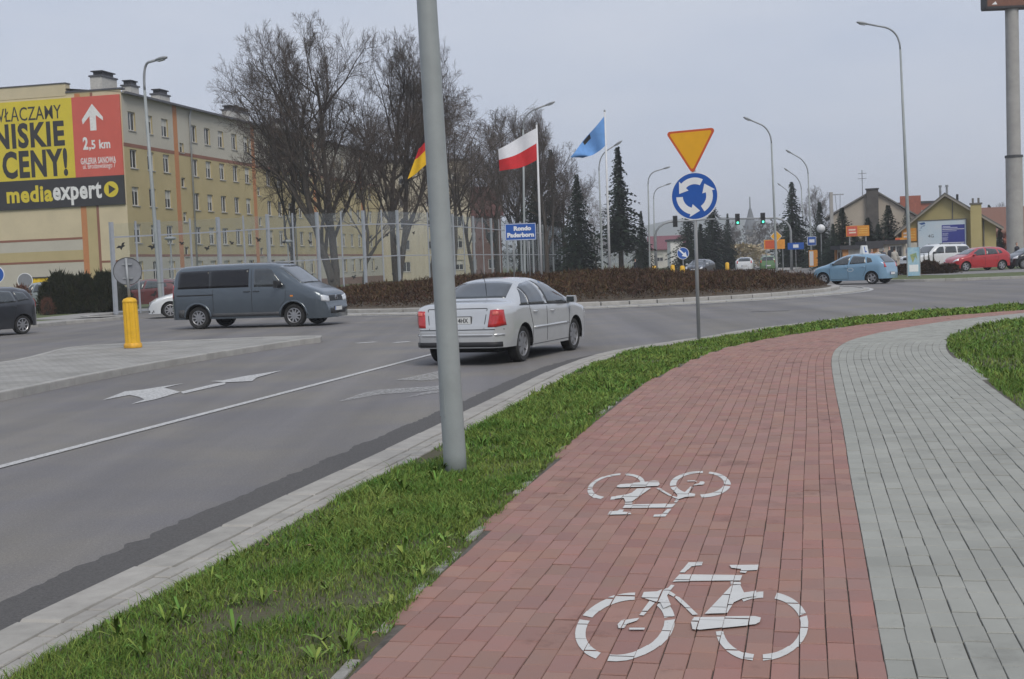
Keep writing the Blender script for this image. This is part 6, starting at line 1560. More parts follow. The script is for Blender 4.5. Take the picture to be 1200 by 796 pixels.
# ---- big beige building with sooty chimney
YC = 150.0; gx0, gx1 = Q(975, 300, YC).x, Q(1082, 300, YC).x; pkz = Q(1024, 224, YC); zl, zr = Q(975, 255, YC).z, Q(1080, 262, YC).z
bg = thing('old_house', 'big beige old house with soot blackened chimney behind the spruces', 'building', ((gx0+gx1)/2, YC, .05)); ox = (gx0+gx1)/2
M_beige = mat('old_beige_render', (.36,.315,.255), .92, var=.14, scale=.35, detail=8)
b = MB(); b.prism([(gx0-ox,0),(gx1-ox,0),(gx1-ox,zr),(pkz.x-ox,pkz.z),(gx0-ox,zl)], 0, 12, lambda a, c_, d: (a, d, c_)); b.build('walls', M_beige, bg)
b = MB()
for (xa, za) in ((gx0-ox-.6, zl-.2), (gx1-ox+.6, zr-.2)): b.prism([(xa,za),(pkz.x-ox,pkz.z),(pkz.x-ox,pkz.z+.2),(xa,za+.2)], -.35, 12.4, lambda a, c_, d: (a, d, c_))
b.build('roof', M_rg, bg, fix=True)
xa, xb = Q(1016, 250, YC).x-ox, Q(1029.5, 250, YC).x-ox; zc_ = Q(1022, 223, YC).z
M_soot = mat('sooty_plaster', (.035,.032,.030), .95, col2=(.11,.10,.088), scale=.55, detail=8)
b = MB(); b.box(((xa+xb)/2, -.25, (zc_+2)/2), (xb-xa, .55, zc_-2)); o = b.build('chimney', M_soot, bg); b = MB(); b.box(((xa+xb)/2, -.25, zc_+.08), (xb-xa+.2,.75,.16)); b.build('chimney_cap', M_roof, o)
b = MB(); b.tube([(xa-.4,2,pkz.z-.5),(xa-.4,2,pkz.z+2.6)], .04, 5); [b.tube([(xa-.9,2,pkz.z+z_),(xa+.1,2,pkz.z+z_)], .025, 4) for z_ in (1.6,2.2)]; b.build('antenna', M_gutter, bg)
pB = Q(1044, 250, YC+6); b = MB(); b.box((pB.x-ox+.6, 6, Q(1050,240,YC+6).z-1.2), (2.4,.9,4.2)); b.build('brick_stack', M_brick, bg)
pw = Q(1034, 280, YC-.1); b = MB(); b.box((pw.x-ox, -.05, pw.z-1.2), (2.2,.1,2.6)); b.build('brick_patch', M_brick, bg)
turn(R(-15), Vector((ox, YC, 0)), bg)
# brick house behind, right
pB = Q(1075, 300, 175); simple_block('brick_house', 'red brick house with white stack behind the yellow gable', 'building', (pB.x-.5, 175, 0), R(-4), 5.2, 8, Q(1078, 236, 175).z-.3, M_brick, 3, 2)
pB = Q(1070, 300, 172); simple_block('stair_tower', 'narrow white rendered tower beside the red brick house', 'building', (pB.x-2.2, 172, 0), 0, 2.0, 3, Q(1068, 237, 172).z-.3, mat('white_wall', (.62,.62,.60), .9), 1, 1, win=False)
pB = Q(1160, 300, 130); simple_block('brick_house', 'low brick house with tiled roof behind the conifer at the right edge', 'building', (pB.x, 132, 0), R(6), 14, 9, 3.2, M_brick, 1, 4, 'gable_x', mat('brown_tile_roof', (.17,.085,.06), .85, var=.2), 2.6)
# low kiosks behind the learner car
pB = Q(988, 300, 92); b_ = simple_block('kiosk', 'low orange fronted kiosk behind the light blue hatchback', 'kiosk', (pB.x, 92, .05), 0, 2.6, 2.4, Q(990, 287, 92).z-.4, mat('kiosk_orange', (.42,.20,.07), .8, var=.15), 1, 1, wsize=(1.8,.9), z1=.9)
pB = Q(1018, 300, 95); b_ = simple_block('kiosk', 'long low beige market kiosk under the dark spruces', 'kiosk', (pB.x, 95, .05), 0, 2.8, 2.4, Q(1030, 283, 95).z-.3, mat('kiosk_beige', (.40,.36,.30), .8, var=.15), 1, 2, wsize=(1.0,.9), z1=1.0)
# yellow kiosk left
pB = Q(36, 345, 72); r_ = thing('kiosk', 'small kiosk with bright yellow ribbed fascia left of the hedge', 'kiosk', (pB.x, 72, .1)); zt2, zb2 = Q(45,326,72).z-.1, Q(45,338,72).z-.1
b = MB(); b.box((.9,1,zb2/2), (1.9,2,zb2)); b.build('walls', M_dgrey, r_)
b = MB(); [b.box((.02+k*.12+.05,-.05+(k % 2)*.03,(zt2+zb2)/2), (.115,.1,zt2-zb2)) for k in range(16)]; b.build('fascia', mat('kiosk_yellow', (.70,.48,.02), .6), r_); b = MB(); b.box((.95,1,zt2+.03), (2.1,2.3,.06)); b.build('roof', M_roof, r_)
# church spire far down the street
YS2 = 620.0; sx = Q(880.5, 300, YS2).x; st_ = Q(880.5, 231, YS2).z; sb_ = Q(880.5, 268, YS2).z
ch_ = thing('church_tower', 'slender grey church spire far away above the street', 'church', (sx, YS2, 0)); M_sp = mat('spire_slate', (.10,.11,.12), .8, var=.15)
b = MB(); b.box((0,0,sb_*.5), (4.6,4.6,sb_)); b.build('tower', mat('tower_stone', (.26,.24,.22), .9, var=.1), ch_)
b = MB(); b.lathe([(3.6,sb_-.5),(2.9,sb_+2),(1.7,sb_+(st_-sb_)*.35),(.7,sb_+(st_-sb_)*.62),(.35,sb_+(st_-sb_)*.66),(.25,st_),(.01,st_+.3)], 8, 'Z'); b.build('spire', M_sp, ch_)
# ================================================================ VEGETATION
def leaf_mat(name, c0, c1, sc=1.5, island=.25, rough=.75, trans=0.0):
    return mat(name, c0, rough, col2=c1, scale=sc, island=island, spec=.25)
M_gr = leaf_mat('grass_blade', (0.085, 0.170, 0.026), (0.175, 0.235, 0.052), 1.7, .42)
M_gr2 = leaf_mat('lawn_blade', (0.085, 0.165, 0.026), (0.160, 0.220, 0.048), .9, .36)
M_broad = leaf_mat('broad_leaf', (0.13, 0.215, 0.04), (0.20, 0.26, 0.06), 5, .35)
M_deadleaf = leaf_mat('dead_leaf', (0.20, 0.13, 0.06), (0.34, 0.26, 0.15), 4, .35)
def vnoise(P, sc, seed):
    """cheap smooth noise on 2D points, about 0..1"""
    r_ = np.random.default_rng(seed); out = np.zeros(len(P))
    for k in range(6):
        a = r_.uniform(0, 6.28); f = sc*r_.uniform(.6, 1.7); ph = r_.uniform(0, 6.28); out += np.sin((P[:,0]*math.cos(a)+P[:,1]*math.sin(a))*f + ph)
    return np.clip(out/6*.9+.5, 0, 1)
def sample_poly(poly, n, ymin, ymax):
    poly = np.array(poly); x0, x1 = poly[:,0].min(), poly[:,0].max(); y0, y1 = max(ymin, poly[:,1].min()), min(ymax, poly[:,1].max())
    P = np.stack([rng.uniform(x0, x1, n), rng.uniform(y0, y1, n)], 1)
    return P[in_poly(P, poly)]
def blades(name, P, h, w, z, m, label, lean=.5):
    n = len(P); a = rng.uniform(0, 2*np.pi, n); t = np.stack([np.cos(a), np.sin(a)], 1); b_ = rng.uniform(0, 2*np.pi, n); ld = np.stack([np.cos(b_), np.sin(b_)], 1)
    l1 = rng.uniform(.05, lean, n)*h; V = np.zeros((n, 5, 3))
    hw = w/2
    V[:,0,:2] = P - t*hw[:,None]; V[:,1,:2] = P + t*hw[:,None]
    mid = P + ld*(l1*.35)[:,None]; V[:,2,:2] = mid - t*(hw*.8)[:,None]; V[:,3,:2] = mid + t*(hw*.8)[:,None]; V[:,4,:2] = P + ld*l1[:,None]
    V[:,0,2] = V[:,1,2] = z-.012; V[:,2,2] = V[:,3,2] = z + h*.58; V[:,4,2] = z + h*rng.uniform(.8, 1, n)
    o = (np.arange(n)*5)[:,None]; F = np.concatenate([o+np.array([0,1,3]), o+np.array([0,3,2]), o+np.array([2,3,4])], 0)
    ob = np_mesh(name, V.reshape(-1, 3), F, m); return tag(ob, label, 'grass', kind='stuff')
gbase = offset(KERB, 0.415)
sel = gbase[:,1] > 2.0
strip_poly = [tuple(p) for p in gbase[sel][::2]] + [tuple(p) for p in LE[::-1][::3]]
gs = slab('near_verge', strip_poly, 0.0, PZ-.012, mat('verge_soil', (0.075, 0.085, 0.032), .95, col2=(0.085, 0.068, 0.045), scale=5, bump=.8, bscale=45, detail=7)); tag(gs, 'grassy strip between the kerb and the red path', 'verge', kind='structure')
lawn_poly = [tuple(p) for p in RE[::3]] + [(40, 36), (40, 4.0)]
gl_ = slab('right_lawn', lawn_poly, 0.0, PZ-.010, mat('lawn_soil', (0.07, 0.09, 0.03), .95, col2=(0.085, 0.075, 0.045), scale=4, bump=.8, bscale=45, detail=7)); tag(gl_, 'lawn to the right of the grey footway', 'lawn', kind='structure')
LEa = LE[::4]
def edge_dist(P, C):
    d = np.full(len(P), 9.0)
    for c in C: d = np.minimum(d, np.hypot(P[:,0]-c[0], P[:,1]-c[1]))
    return d
parts_ = []
for (ya, yb, dens, hm, wm) in ((2.6, 6.5, 11500, .046, .0042), (6.5, 9.5, 8500, .048, .0055), (9.5, 14, 4600, .054, .008), (14, 24, 1900, .065, .015), (24, 60, 700, .075, .030)):
    poly = np.array(strip_poly); area = (poly[:,0].max()-poly[:,0].min())*(min(yb, poly[:,1].max())-ya)
    P = sample_poly(strip_poly, int(area*dens), ya, yb)
    nzv = .55*vnoise(P, 3.2, 3) + .45*vnoise(P, 9, 5); ed = edge_dist(P, LEa) if yb < 15 else np.full(len(P), 1.0)
    keep = (rng.random(len(P)) < -.05 + 1.5*nzv) & ((ed > .03 + .10*vnoise(P, 6, 9)) | (rng.random(len(P)) < .10))
    P, nzv = P[keep], nzv[keep]; h = hm*(.30 + 1.0*nzv)*rng.uniform(.5, 1.35, len(P)); tall = rng.random(len(P)) < .03; h[tall] *= 1.7
    parts_.append((P, h, wm*rng.uniform(.7, 1.3, len(P))))
blades('verge_grass', np.concatenate([p[0] for p in parts_]), np.concatenate([p[1] for p in parts_]), np.concatenate([p[2] for p in parts_]), PZ-.012, M_gr, 'short spring grass with weeds on the strip along the red path', 1.7)
parts_ = []
for (ya, yb, dens, hm, wm) in ((8, 14, 2600, .065, .009), (14, 22, 1200, .07, .016), (22, 38, 500, .08, .028)):
    P = sample_poly([p for p in lawn_poly if p[1] > 5] , int(34*(yb-ya)*dens*.6), ya, yb); px_ = 600 + FPX*P[:,0]/P[:,1]; P = P[px_ < 1420]
    nzv = .6*vnoise(P, 2.2, 13) + .4*vnoise(P, 7, 15); k = rng.random(len(P)) < .3 + nzv; P, nzv = P[k], nzv[k]
    parts_.append((P, hm*(.5+.9*nzv)*rng.uniform(.6, 1.3, len(P)), wm*rng.uniform(.7, 1.3, len(P))))
blades('lawn_grass', np.concatenate([p[0] for p in parts_]), np.concatenate([p[1] for p in parts_]), np.concatenate([p[2] for p in parts_]), PZ-.010, M_gr2, 'green lawn grass right of the grey footway', 1.5)
# weeds: rosettes of broad leaves near the path edge and tufts in the grass
def rosettes(name, P, size, m, label, leaves=8, lift=.5):
    V = []; F = []
    for (x, y), s in zip(P, size):
        nl = rnd.randint(5, leaves)
        for k in range(nl):
            a = rnd.uniform(0, 6.28); L_ = s*rnd.uniform(.6, 1.2); w = L_*rnd.uniform(.13, .24); ca, sa = math.cos(a), math.sin(a); up = rnd.uniform(.15, lift)*L_*1.6; o = len(V)
            pr = [(0,0,0), (.35,-1,.55), (.35,1,.55), (.75,-.9,.95), (.75,.9,.95), (1,0,.85)]
            for (u, v_, zz) in pr: V.append((x + ca*u*L_ - sa*v_*w*.5, y + sa*u*L_ + ca*v_*w*.5, PZ-.005 + up*zz))
            F += [(o,o+1,o+2), (o+1,o+3,o+4), (o+1,o+4,o+2), (o+3,o+5,o+4)]
    ob = np_mesh(name, np.array(V), np.array(F), m); return tag(ob, label, 'weeds', kind='stuff')
Pn = sample_poly(strip_poly, 8200, 3.0, 16.0); ed = edge_dist(Pn, LEa); k = ((ed < .28) & (rng.random(len(Pn)) < .85)) | (rng.random(len(Pn)) < .16); Pn = Pn[k]
rosettes('weeds', Pn, rng.uniform(.025, .075, len(Pn)), M_broad, 'pale green broad leaved weeds along the edge of the red path')
Pn = sample_poly(strip_poly, 900, 3.0, 14.0)
rosettes('grass_tufts', Pn, rng.uniform(.045, .085, len(Pn)), M_gr, 'coarse darker tufts in the grass strip', 14, 1.0)
Pn = sample_poly(strip_poly, 260, 3.5, 13.0); V = []; F = []
for x, y in Pn:
    a = rnd.uniform(0, 6.28); s = rnd.uniform(.012, .032); o = len(V); z = PZ + rnd.uniform(.0, .03)
    for u, v_, zz in ((-1,0,0), (0,-.6,.3), (1,0,.1), (0,.6,.35)): V.append((x + (u*math.cos(a)-v_*math.sin(a))*s, y + (u*math.sin(a)+v_*math.cos(a))*s, z + zz*s))
    F += [(o,o+1,o+2), (o,o+2,o+3)]
tag(np_mesh('dead_leaves', np.array(V), np.array(F), M_deadleaf), 'scattered brown dead leaves in the grass strip', 'leaves', kind='stuff')

# ---- shrubs covering the roundabout mound
M_shrub = mat('barberry_twigs', (0.046, 0.026, 0.020), .85, col2=(0.095, 0.060, 0.030), scale=.35, island=.45, spec=.2, detail=6)
n = 110000; rr = RM_*.985*np.sqrt(rng.random(n)); tt = rng.uniform(0, 2*np.pi, n)
keep = np.sin(tt)*rr < 5.0 ; rr, tt = rr[keep], tt[keep]; n = len(rr)
X_, Y_ = CX + rr*np.cos(tt), CY + rr*np.sin(tt); P = np.stack([X_, Y_], 1)
hgt = (.20 + .26*vnoise(P, 1.3, 21) + .14*vnoise(P, 4, 22))*np.clip((RM_ - rr)/.6, .25, 1)
zb_ = np.array([mound_h(r_) for r_ in rr])
base = np.stack([X_, Y_, zb_ + hgt*rng.uniform(.05, .75, n)], 1)
dirv = rng.normal(0, 1, (n, 3)); dirv[:,2] = np.abs(dirv[:,2])*.9 + .35; dirv /= np.linalg.norm(dirv, axis=1)[:,None]
tip = base + dirv*(hgt*rng.uniform(.30, .60, n))[:,None]; sd_v = np.cross(dirv, rng.normal(0, 1, (n, 3))); sd_v /= np.linalg.norm(sd_v, axis=1)[:,None]; w = rng.uniform(.008, .026, n)[:,None]
mid = (base+tip)/2; V = np.stack([base, mid + sd_v*w, tip, mid - sd_v*w], 1).reshape(-1, 3); o = (np.arange(n)*4)[:,None]
tag(np_mesh('mound_shrubs', V, np.concatenate([o+np.array([0,1,2]), o+np.array([0,2,3])], 0), M_shrub), 'dense low reddish brown leafless shrubs covering the roundabout mound', 'shrubs', kind='stuff')

# ---- bare trees
M_bark = mat('bark', (0.060, 0.050, 0.042), .95, var=.35, scale=6, bump=.6, bscale=25)
M_twig = mat('twig_bark', (0.078, 0.060, 0.048), .95, var=.3, scale=2, island=.25)
M_twig2 = mat('birch_twigs', (0.125, 0.100, 0.085), .95, var=.3, scale=2, island=.25)
def grow(seed, H, trunk_r, n1=9, spread=.9, levels=4, lean=(0,0), kids=(9,8,8), droop=0.0, split=.28, lenf=(.55,.5,.5), trunk_frac=1.0, forks=1):
    r_ = random.Random(seed); segs = [[], []]          # thick, thin
    def rv(): return Vector((r_.gauss(0,1), r_.gauss(0,1), r_.gauss(0,1)))
    def branch(p, d, L_, rad, lev):
        n = max(2, int(5-lev*.8)) if lev else 8; pts = [p.copy()]; rads = [rad]; dd = d.copy()
        for i in range(n):
            dd = (dd + rv()*(.10 + .05*lev) + Vector((0,0,.10 - droop*.09*lev))).normalized(); p = p + dd*L_/n; pts.append(p.copy()); rads.append(max(.0065, rad*(1-.72*(i+1)/n)))
        segs[0 if lev <= 1 else 1].append((pts, rads, 7 if lev == 0 else 5 if lev == 1 else 3))
        if lev >= levels: return
        k = n1 if lev == 0 else kids[lev-1]
        for j in range(k):
            t = (split + (1-split)*(j+r_.random())/k) if lev == 0 else (.22 + .78*(j+r_.random())/k)
            x = min(n-1e-3, t*n); i = int(x); q = pts[i].lerp(pts[i+1], x-i); ax = (pts[i+1]-pts[i]).normalized()
            perp = rv(); perp = (perp - ax*perp.dot(ax)).normalized(); ang = r_.uniform(.45, 1.0)*spread
            nd = (ax*math.cos(ang) + perp*math.sin(ang)); nd.z += .12 - droop*.2*lev; nd.normalize()
            LL = (H*lenf[0]*(1.1-t*.62) if lev == 0 else L_*lenf[min(lev, 2)]*(1.15-.5*t))*r_.uniform(.75, 1.2)
            branch(q, nd, LL, max(.008, rads[i]*(.52 if lev == 0 else .5)), lev+1)
    for f in range(forks):
        d0 = Vector((lean[0]+ (r_.uniform(-.22,.22) if forks > 1 else 0), lean[1]+(r_.uniform(-.2,.2) if forks > 1 else 0), 1)).normalized()
        branch(Vector((r_.uniform(-.5,.5)*(forks > 1), r_.uniform(-.4,.4)*(forks > 1), -.2)), d0, H*.82*trunk_frac*r_.uniform(.9,1), trunk_r, 0)
    out = []
    for grp in segs:
        Vs = []; Fs = []; o = 0
        for pts, rads, n in grp:
            b = MB(); b.tube(pts, rads, n, cap=False); Vs += b.v; Fs += [tuple(i+o for i in f) for f in b.f]; o += len(b.v)
        out.append((np.array([tuple(v) for v in Vs]), np.array(Fs)))
    return out
def tree_mesh(g_, name, m): ob = np_mesh(name, g_[0], g_[1], m, smooth=True); me = ob.data; bpy.data.objects.remove(ob); return me
kinds = {}
for nm, args in (('big', dict(seed=4, H=17, trunk_r=.36, n1=13, spread=1.05, kids=(9,9,9), split=.20, forks=2)), ('mid', dict(seed=11, H=14, trunk_r=.24, n1=13, spread=.9, kids=(8,8,8), split=.22)), ('birch', dict(seed=23, H=15, trunk_r=.18, n1=14, spread=.75, kids=(8,8,6), droop=.9, split=.25))):
    tk, tw = grow(**args); kinds[nm] = (tree_mesh(tk, 'trunk', M_bark), tree_mesh(tw, 'crown', M_twig2 if nm == 'birch' else M_twig))
def bare_tree(kind, px_, py_top, Y, label, rz, zb_=0.05, sx=1.0, name='bare_tree', ref=None):
    H_ref = {'big': 17.2, 'mid': 14.8, 'birch': 15.0}[kind]; c = Q(px_, py_top, Y); s = (c.z - zb_)/H_ref; b0 = Q(px_, 320, Y)
    r_ = thing(name, label, 'tree', (b0.x, Y, zb_), rz, 'bare trees behind the barrier'); r_.scale = (s*sx, s*sx, s)
    link('trunk', kinds[kind][0], r_); link('crown', kinds[kind][1], r_); return r_
bare_tree('big', 393, 28, 86, 'tallest bare tree with a broad dense crown left of the near lamp post', .4, sx=.80)
bare_tree('big', 462, 45, 90, 'bare tree right of the tallest one, reaching behind the near lamp post', 2.6, sx=.68)
bare_tree('mid', 345, 98, 92, 'left hand bare tree whose crown overlaps the apartment block', 1.2, sx=.85)
bare_tree('birch', 530, 92, 98, 'pale drooping birch just right of the near lamp post', .3)
bare_tree('birch', 556, 118, 108, 'second pale birch between the near lamp post and the red and white flag', 2.0)
bare_tree('mid', 505, 100, 110, 'bare tree hidden mostly behind the near lamp post', 3.3)
bare_tree('mid', 585, 140, 112, 'bare tree behind the red and white flag', .8, sx=1.1)
bare_tree('mid', 640, 142, 118, 'dark spreading tree between the two flags', 4.0, sx=1.0)
bare_tree('mid', 668, 190, 124, 'lower bare tree left of the dark spruce', 5.0, sx=1.1)
bare_tree('big', 610, 132, 135, 'tree behind the pole of the red and white flag', 1.9, sx=.75)
bare_tree('mid', 425, 150, 84, 'small bare tree right behind the clear barrier panels', 2.9, sx=.9)
bare_tree('birch', 700, 225, 150, 'thin pale tree between spruce and tall pine', 1.5, sx=.9)
for px_, pt2, Y, lb in ((846, 268, 260, 'faint bare tree left of the white car driving away'), (862, 262, 300, 'faint hazy tree under the left green signal'), (893, 258, 280, 'faint hazy tree under the right green signal'), (912, 262, 250, 'faint bare tree behind the yellow diamond sign'), (1160, 245, 170, 'bare tree behind the chimney of the yellow house'), (1178, 240, 180, 'reddish bare tree left of the pylon'), (957, 222, 190, 'bare tree between the two dark spruces')): bare_tree('mid', px_, pt2, Y, lb, rnd.uniform(0, 6))
# clinging brown leaves in the big crowns
M_cling = mat('clinging_leaves', (0.085, 0.045, 0.030), .9, col2=(.06,.04,.03), scale=2, island=.35)
# ---- conifers
M_needle = mat('spruce_needles', (0.012, 0.024, 0.014), .85, col2=(0.024, 0.038, 0.020), scale=1.2, island=.4, spec=.2)
M_thuja = mat('thuja_foliage', (0.016, 0.022, 0.010), .9, col2=(0.032, 0.032, 0.014), scale=1.5, island=.4, spec=.2)
def conifer_mesh(seed, gap=.0, crown0=.06, open_=1.0):
    r_ = random.Random(seed); V = []; F = []
    nw = 44
    for i in range(nw):
        z = crown0 + (1-crown0)*(i/nw); R0 = (.25*(1-z)**1.02 + .006)*r_.uniform(.75, 1.18); nb = int(7 + 6*(1-z))
        for k in range(nb):
            a = 2*math.pi*(k + r_.random())/nb; Rb = R0*r_.uniform(.6, 1.12)*(.45 if r_.random() < gap else 1); zz = z + r_.uniform(-.012, .012); ca, sa = math.cos(a), math.sin(a)
            m = max(3, int(9*Rb/.2))
            for j in range(m):
                t = (j+.6)/m; x = Rb*t; zq = zz + .035*t - .12*t*t*(1-z*.6)*open_
                for q in range(4):
                    la = a + r_.choice((-1, 1))*r_.uniform(.3, 1.3); ll = (.030 + .022*r_.random())*(1.1-.3*t)*(1-.7*z); dz = r_.uniform(-.028, .010)*(1-.5*z); o = len(V); w = .0075*(1-.6*z)
                    p0 = (ca*x, sa*x, zq); p1 = (ca*x + math.cos(la)*ll, sa*x + math.sin(la)*ll, zq + dz); sx_, sy_ = -math.sin(la)*w, math.cos(la)*w; mx_ = [(p0[c]+p1[c])/2 for c in range(3)]
                    V += [p0, (mx_[0]+sx_, mx_[1]+sy_, mx_[2]-.004), p1, (mx_[0]-sx_, mx_[1]-sy_, mx_[2]+.004)]; F += [(o,o+1,o+2), (o,o+2,o+3)]
    ob = np_mesh('crown', np.array(V), np.array(F), M_needle); me = ob.data; bpy.data.objects.remove(ob); return me
cm = [conifer_mesh(31), conifer_mesh(32, .45, .22, .8), conifer_mesh(33, .15, .03)]
tb = MB(); tb.tube([(0,0,-.01),(0,0,.5),(0,0,.98)], [.018,.012,.002], 7); to = tb.build('trunk', M_bark, smooth=True); trunk_me = to.data; bpy.data.objects.remove(to)
def conifer(k, px_, py_top, Y, label, w=1.0, zb_=.05, group='conifers'):
    c = Q(px_, py_top, Y); H = c.z-zb_; b0 = Q(px_, 310, Y); r_ = thing('conifer', label, 'tree', (b0.x, Y, zb_), rnd.uniform(0, 6), group); r_.scale = (H*w, H*w, H); link('crown', cm[k], r_); link('trunk', trunk_me, r_)
conifer(0, 679, 204, 118, 'dark spruce between the red and white flag and the blue flag', 1.25)
conifer(1, 728, 172, 120, 'tall ragged pine just right of the blue flag pole', 1.25)
conifer(0, 753, 247, 128, 'small conifer between the pine and the lamp posts', 1.0)
conifer(2, 808, 240, 150, 'dark spruce left of the post behind the round sign', 1.7); conifer(2, 836, 232, 155, 'dark spruce right of the post behind the round sign', 1.7); conifer(0, 854, 250, 165, 'slim dark spruce left of the left green signal', 1.0); conifer(2, 822, 262, 140, 'broad low spruce directly behind the sign post', 1.9)
conifer(0, 631, 152, 126, 'dark conifer top showing behind the red and white flag', .8); conifer(2, 650, 175, 135, 'dark conifer behind the trees between the flags', 1.1)
conifer(2, 930, 213, 145, 'big dark spruce behind the lamp posts right of the street', 1.5); conifer(2, 962, 236, 140, 'dark spruce behind the white globe lamp', 1.4); conifer(2, 977, 262, 118, 'low dark evergreen left of the orange poster board', 1.6)
conifer(0, 988, 243, 112, 'spruce left of the beige old house', 2.1); conifer(2, 1018, 255, 114, 'spruce before the sooty chimney', 2.4); conifer(0, 1042, 240, 116, 'tallest spruce before the beige old house', 2.2); conifer(2, 1030, 262, 119, 'low dense spruce between the two taller ones before the old house', 2.4); conifer(2, 1003, 268, 120, 'low broad evergreen behind the orange poster board', 2.2); conifer(0, 1064, 237, 135, 'spruce behind the very tall lamp post', 1.1)
conifer(2, 1160, 240, 165, 'rounded dark pine behind the right eave of the yellow house', 1.5); conifer(2, 1172, 268, 112, 'spreading conifer between the yellow house and the pylon', 2.4)
for k, (px_, pt2) in enumerate(((1083, 297), (1088.5, 294.5), (1094, 297), (1078, 300))): conifer(2, px_, pt2, 76, ('leftmost', 'second', 'third', 'lowest')[k] + ' of the small clipped conifers below the white hoarding', .75, .1)
# ---- dark thuja hedge on the left, shrub by shrub, and a brown hedge by the car park
def leafy(name, n, m, c0, c1, wmin, wmax, shape='col'):
    z = rng.random(n)**.85; a = rng.uniform(0, 2*np.pi, n); r_ = np.sqrt(rng.uniform(.25, 1, n))*(np.sqrt(np.clip(1-z**3.0, 0, 1))*.5 + .03)*(1+.18*np.sin(3*a+7*z)+.14*np.sin(7*a-17*z))
    b = np.stack([r_*np.cos(a), r_*np.sin(a), z], 1); d = np.stack([np.cos(a)*.5, np.sin(a)*.5, rng.uniform(.3, 1.2, n)], 1) + rng.normal(0, .35, (n, 3)); d /= np.linalg.norm(d, axis=1)[:,None]; L_ = (rng.uniform(.05, .14, n)*np.where(rng.random(n) < .12, 2.1, 1.0))[:,None]
    s = np.cross(d, rng.normal(0, 1, (n, 3))); s /= np.linalg.norm(s, axis=1)[:,None]; w = rng.uniform(wmin, wmax, n)[:,None]; tip = b + d*L_; mid = (b+tip)/2
    V = np.stack([b, mid+s*w, tip, mid-s*w], 1).reshape(-1, 3); o = (np.arange(n)*4)[:,None]; ob = np_mesh(name, V, np.concatenate([o+np.array([0,1,2]), o+np.array([0,2,3])], 0), m); me = ob.data; bpy.data.objects.remove(ob); return me
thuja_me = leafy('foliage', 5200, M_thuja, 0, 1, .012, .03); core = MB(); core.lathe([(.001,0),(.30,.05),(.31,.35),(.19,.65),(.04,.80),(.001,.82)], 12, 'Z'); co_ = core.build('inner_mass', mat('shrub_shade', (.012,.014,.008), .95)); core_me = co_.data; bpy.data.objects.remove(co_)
def shrub(px_, py_top, Y, wpx, label, name='thuja_shrub', me=thuja_me, group='dark evergreen hedge on the left'):
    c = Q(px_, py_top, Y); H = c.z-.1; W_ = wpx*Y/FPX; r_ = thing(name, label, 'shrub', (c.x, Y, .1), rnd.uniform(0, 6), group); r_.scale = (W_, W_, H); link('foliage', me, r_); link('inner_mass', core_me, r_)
for k, (px_, pt2, w_) in enumerate(((57, 333, 22), (67, 322, 22), (77, 325, 22), (88, 326, 24), (98, 324, 22), (109, 331, 24), (119, 322, 20), (128, 322, 20), (137, 334, 20), (145, 340, 18))):
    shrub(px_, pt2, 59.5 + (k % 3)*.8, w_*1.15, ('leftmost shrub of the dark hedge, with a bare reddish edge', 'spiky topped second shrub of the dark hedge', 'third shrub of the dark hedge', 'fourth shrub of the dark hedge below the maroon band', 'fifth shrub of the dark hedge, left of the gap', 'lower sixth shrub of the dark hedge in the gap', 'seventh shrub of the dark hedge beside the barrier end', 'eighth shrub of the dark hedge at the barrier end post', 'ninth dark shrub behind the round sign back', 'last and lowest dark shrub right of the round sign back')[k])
M_rust = mat('rusty_twigs', (.13,.05,.028), .9, col2=(.09,.045,.03), scale=2, island=.3); rust_me = leafy('foliage', 2200, M_rust, 0, 1, .008, .02)
for px_, pt2, Y, w_, lb in ((24, 336, 64, 22, 'rusty brown leafless shrub left of the kiosk'), (55, 350, 58.6, 14, 'small reddish bush at the left foot of the hedge')): shrub(px_, pt2, Y, w_, lb, 'bare_shrub', rust_me, None)
# far line of trees and hills
M_fart = mat('far_trees', (.045,.045,.038), .95, var=.3, scale=.05, island=.3)
n = 26000; t = rng.random(n); Xf = -260 + 900*t; Yf = 430 + 160*rng.random(n) ; hf = (6 + 7*vnoise(np.stack([Xf*.06, Yf*.03], 1), 2.2, 41))*rng.random(n)**.6
px_f = 600 + FPX*Xf/Yf; hf *= np.where((px_f > 840) & (px_f < 915), 1.25, 1.0)
b3 = np.stack([Xf, Yf, hf], 1); d3 = rng.normal(0, 1, (n, 3)); d3[:,2] = np.abs(d3[:,2]); d3 /= np.linalg.norm(d3, axis=1)[:,None]; s3 = np.cross(d3, rng.normal(0, 1, (n, 3))); s3 /= np.linalg.norm(s3, axis=1)[:,None]; L3 = rng.uniform(.8, 2.4, n)[:,None]
V = np.stack([b3, b3+d3*L3*.5+s3*L3*.22, b3+d3*L3, b3+d3*L3*.5-s3*L3*.22], 1).reshape(-1, 3); o = (np.arange(n)*4)[:,None]
tag(np_mesh('far_wood', V, np.concatenate([o+np.array([0,1,2]), o+np.array([0,2,3])], 0), M_fart), 'distant belt of grey brown trees along the horizon', 'wood', kind='stuff')
hl = MB(); NXh = 60; vs = []
for i in range(NXh+1):
    x = -900 + 2400*i/NXh; hh2 = 26 + 22*math.sin(i*.23+1.0) + 9*math.sin(i*.71); vs += [(x, 1500, -1), (x, 1700, max(8, hh2)), (x, 2100, -1)]
hl.add(vs, [(3*i+k, 3*i+k+3, 3*i+k+4, 3*i+k+1) for i in range(NXh) for k in range(2)]); tag(hl.build('hills', mat('hill_cover', (.06,.075,.05), .95, var=.3, scale=.01), smooth=True, fix=True), 'low distant hills on the horizon', 'hills', kind='structure')
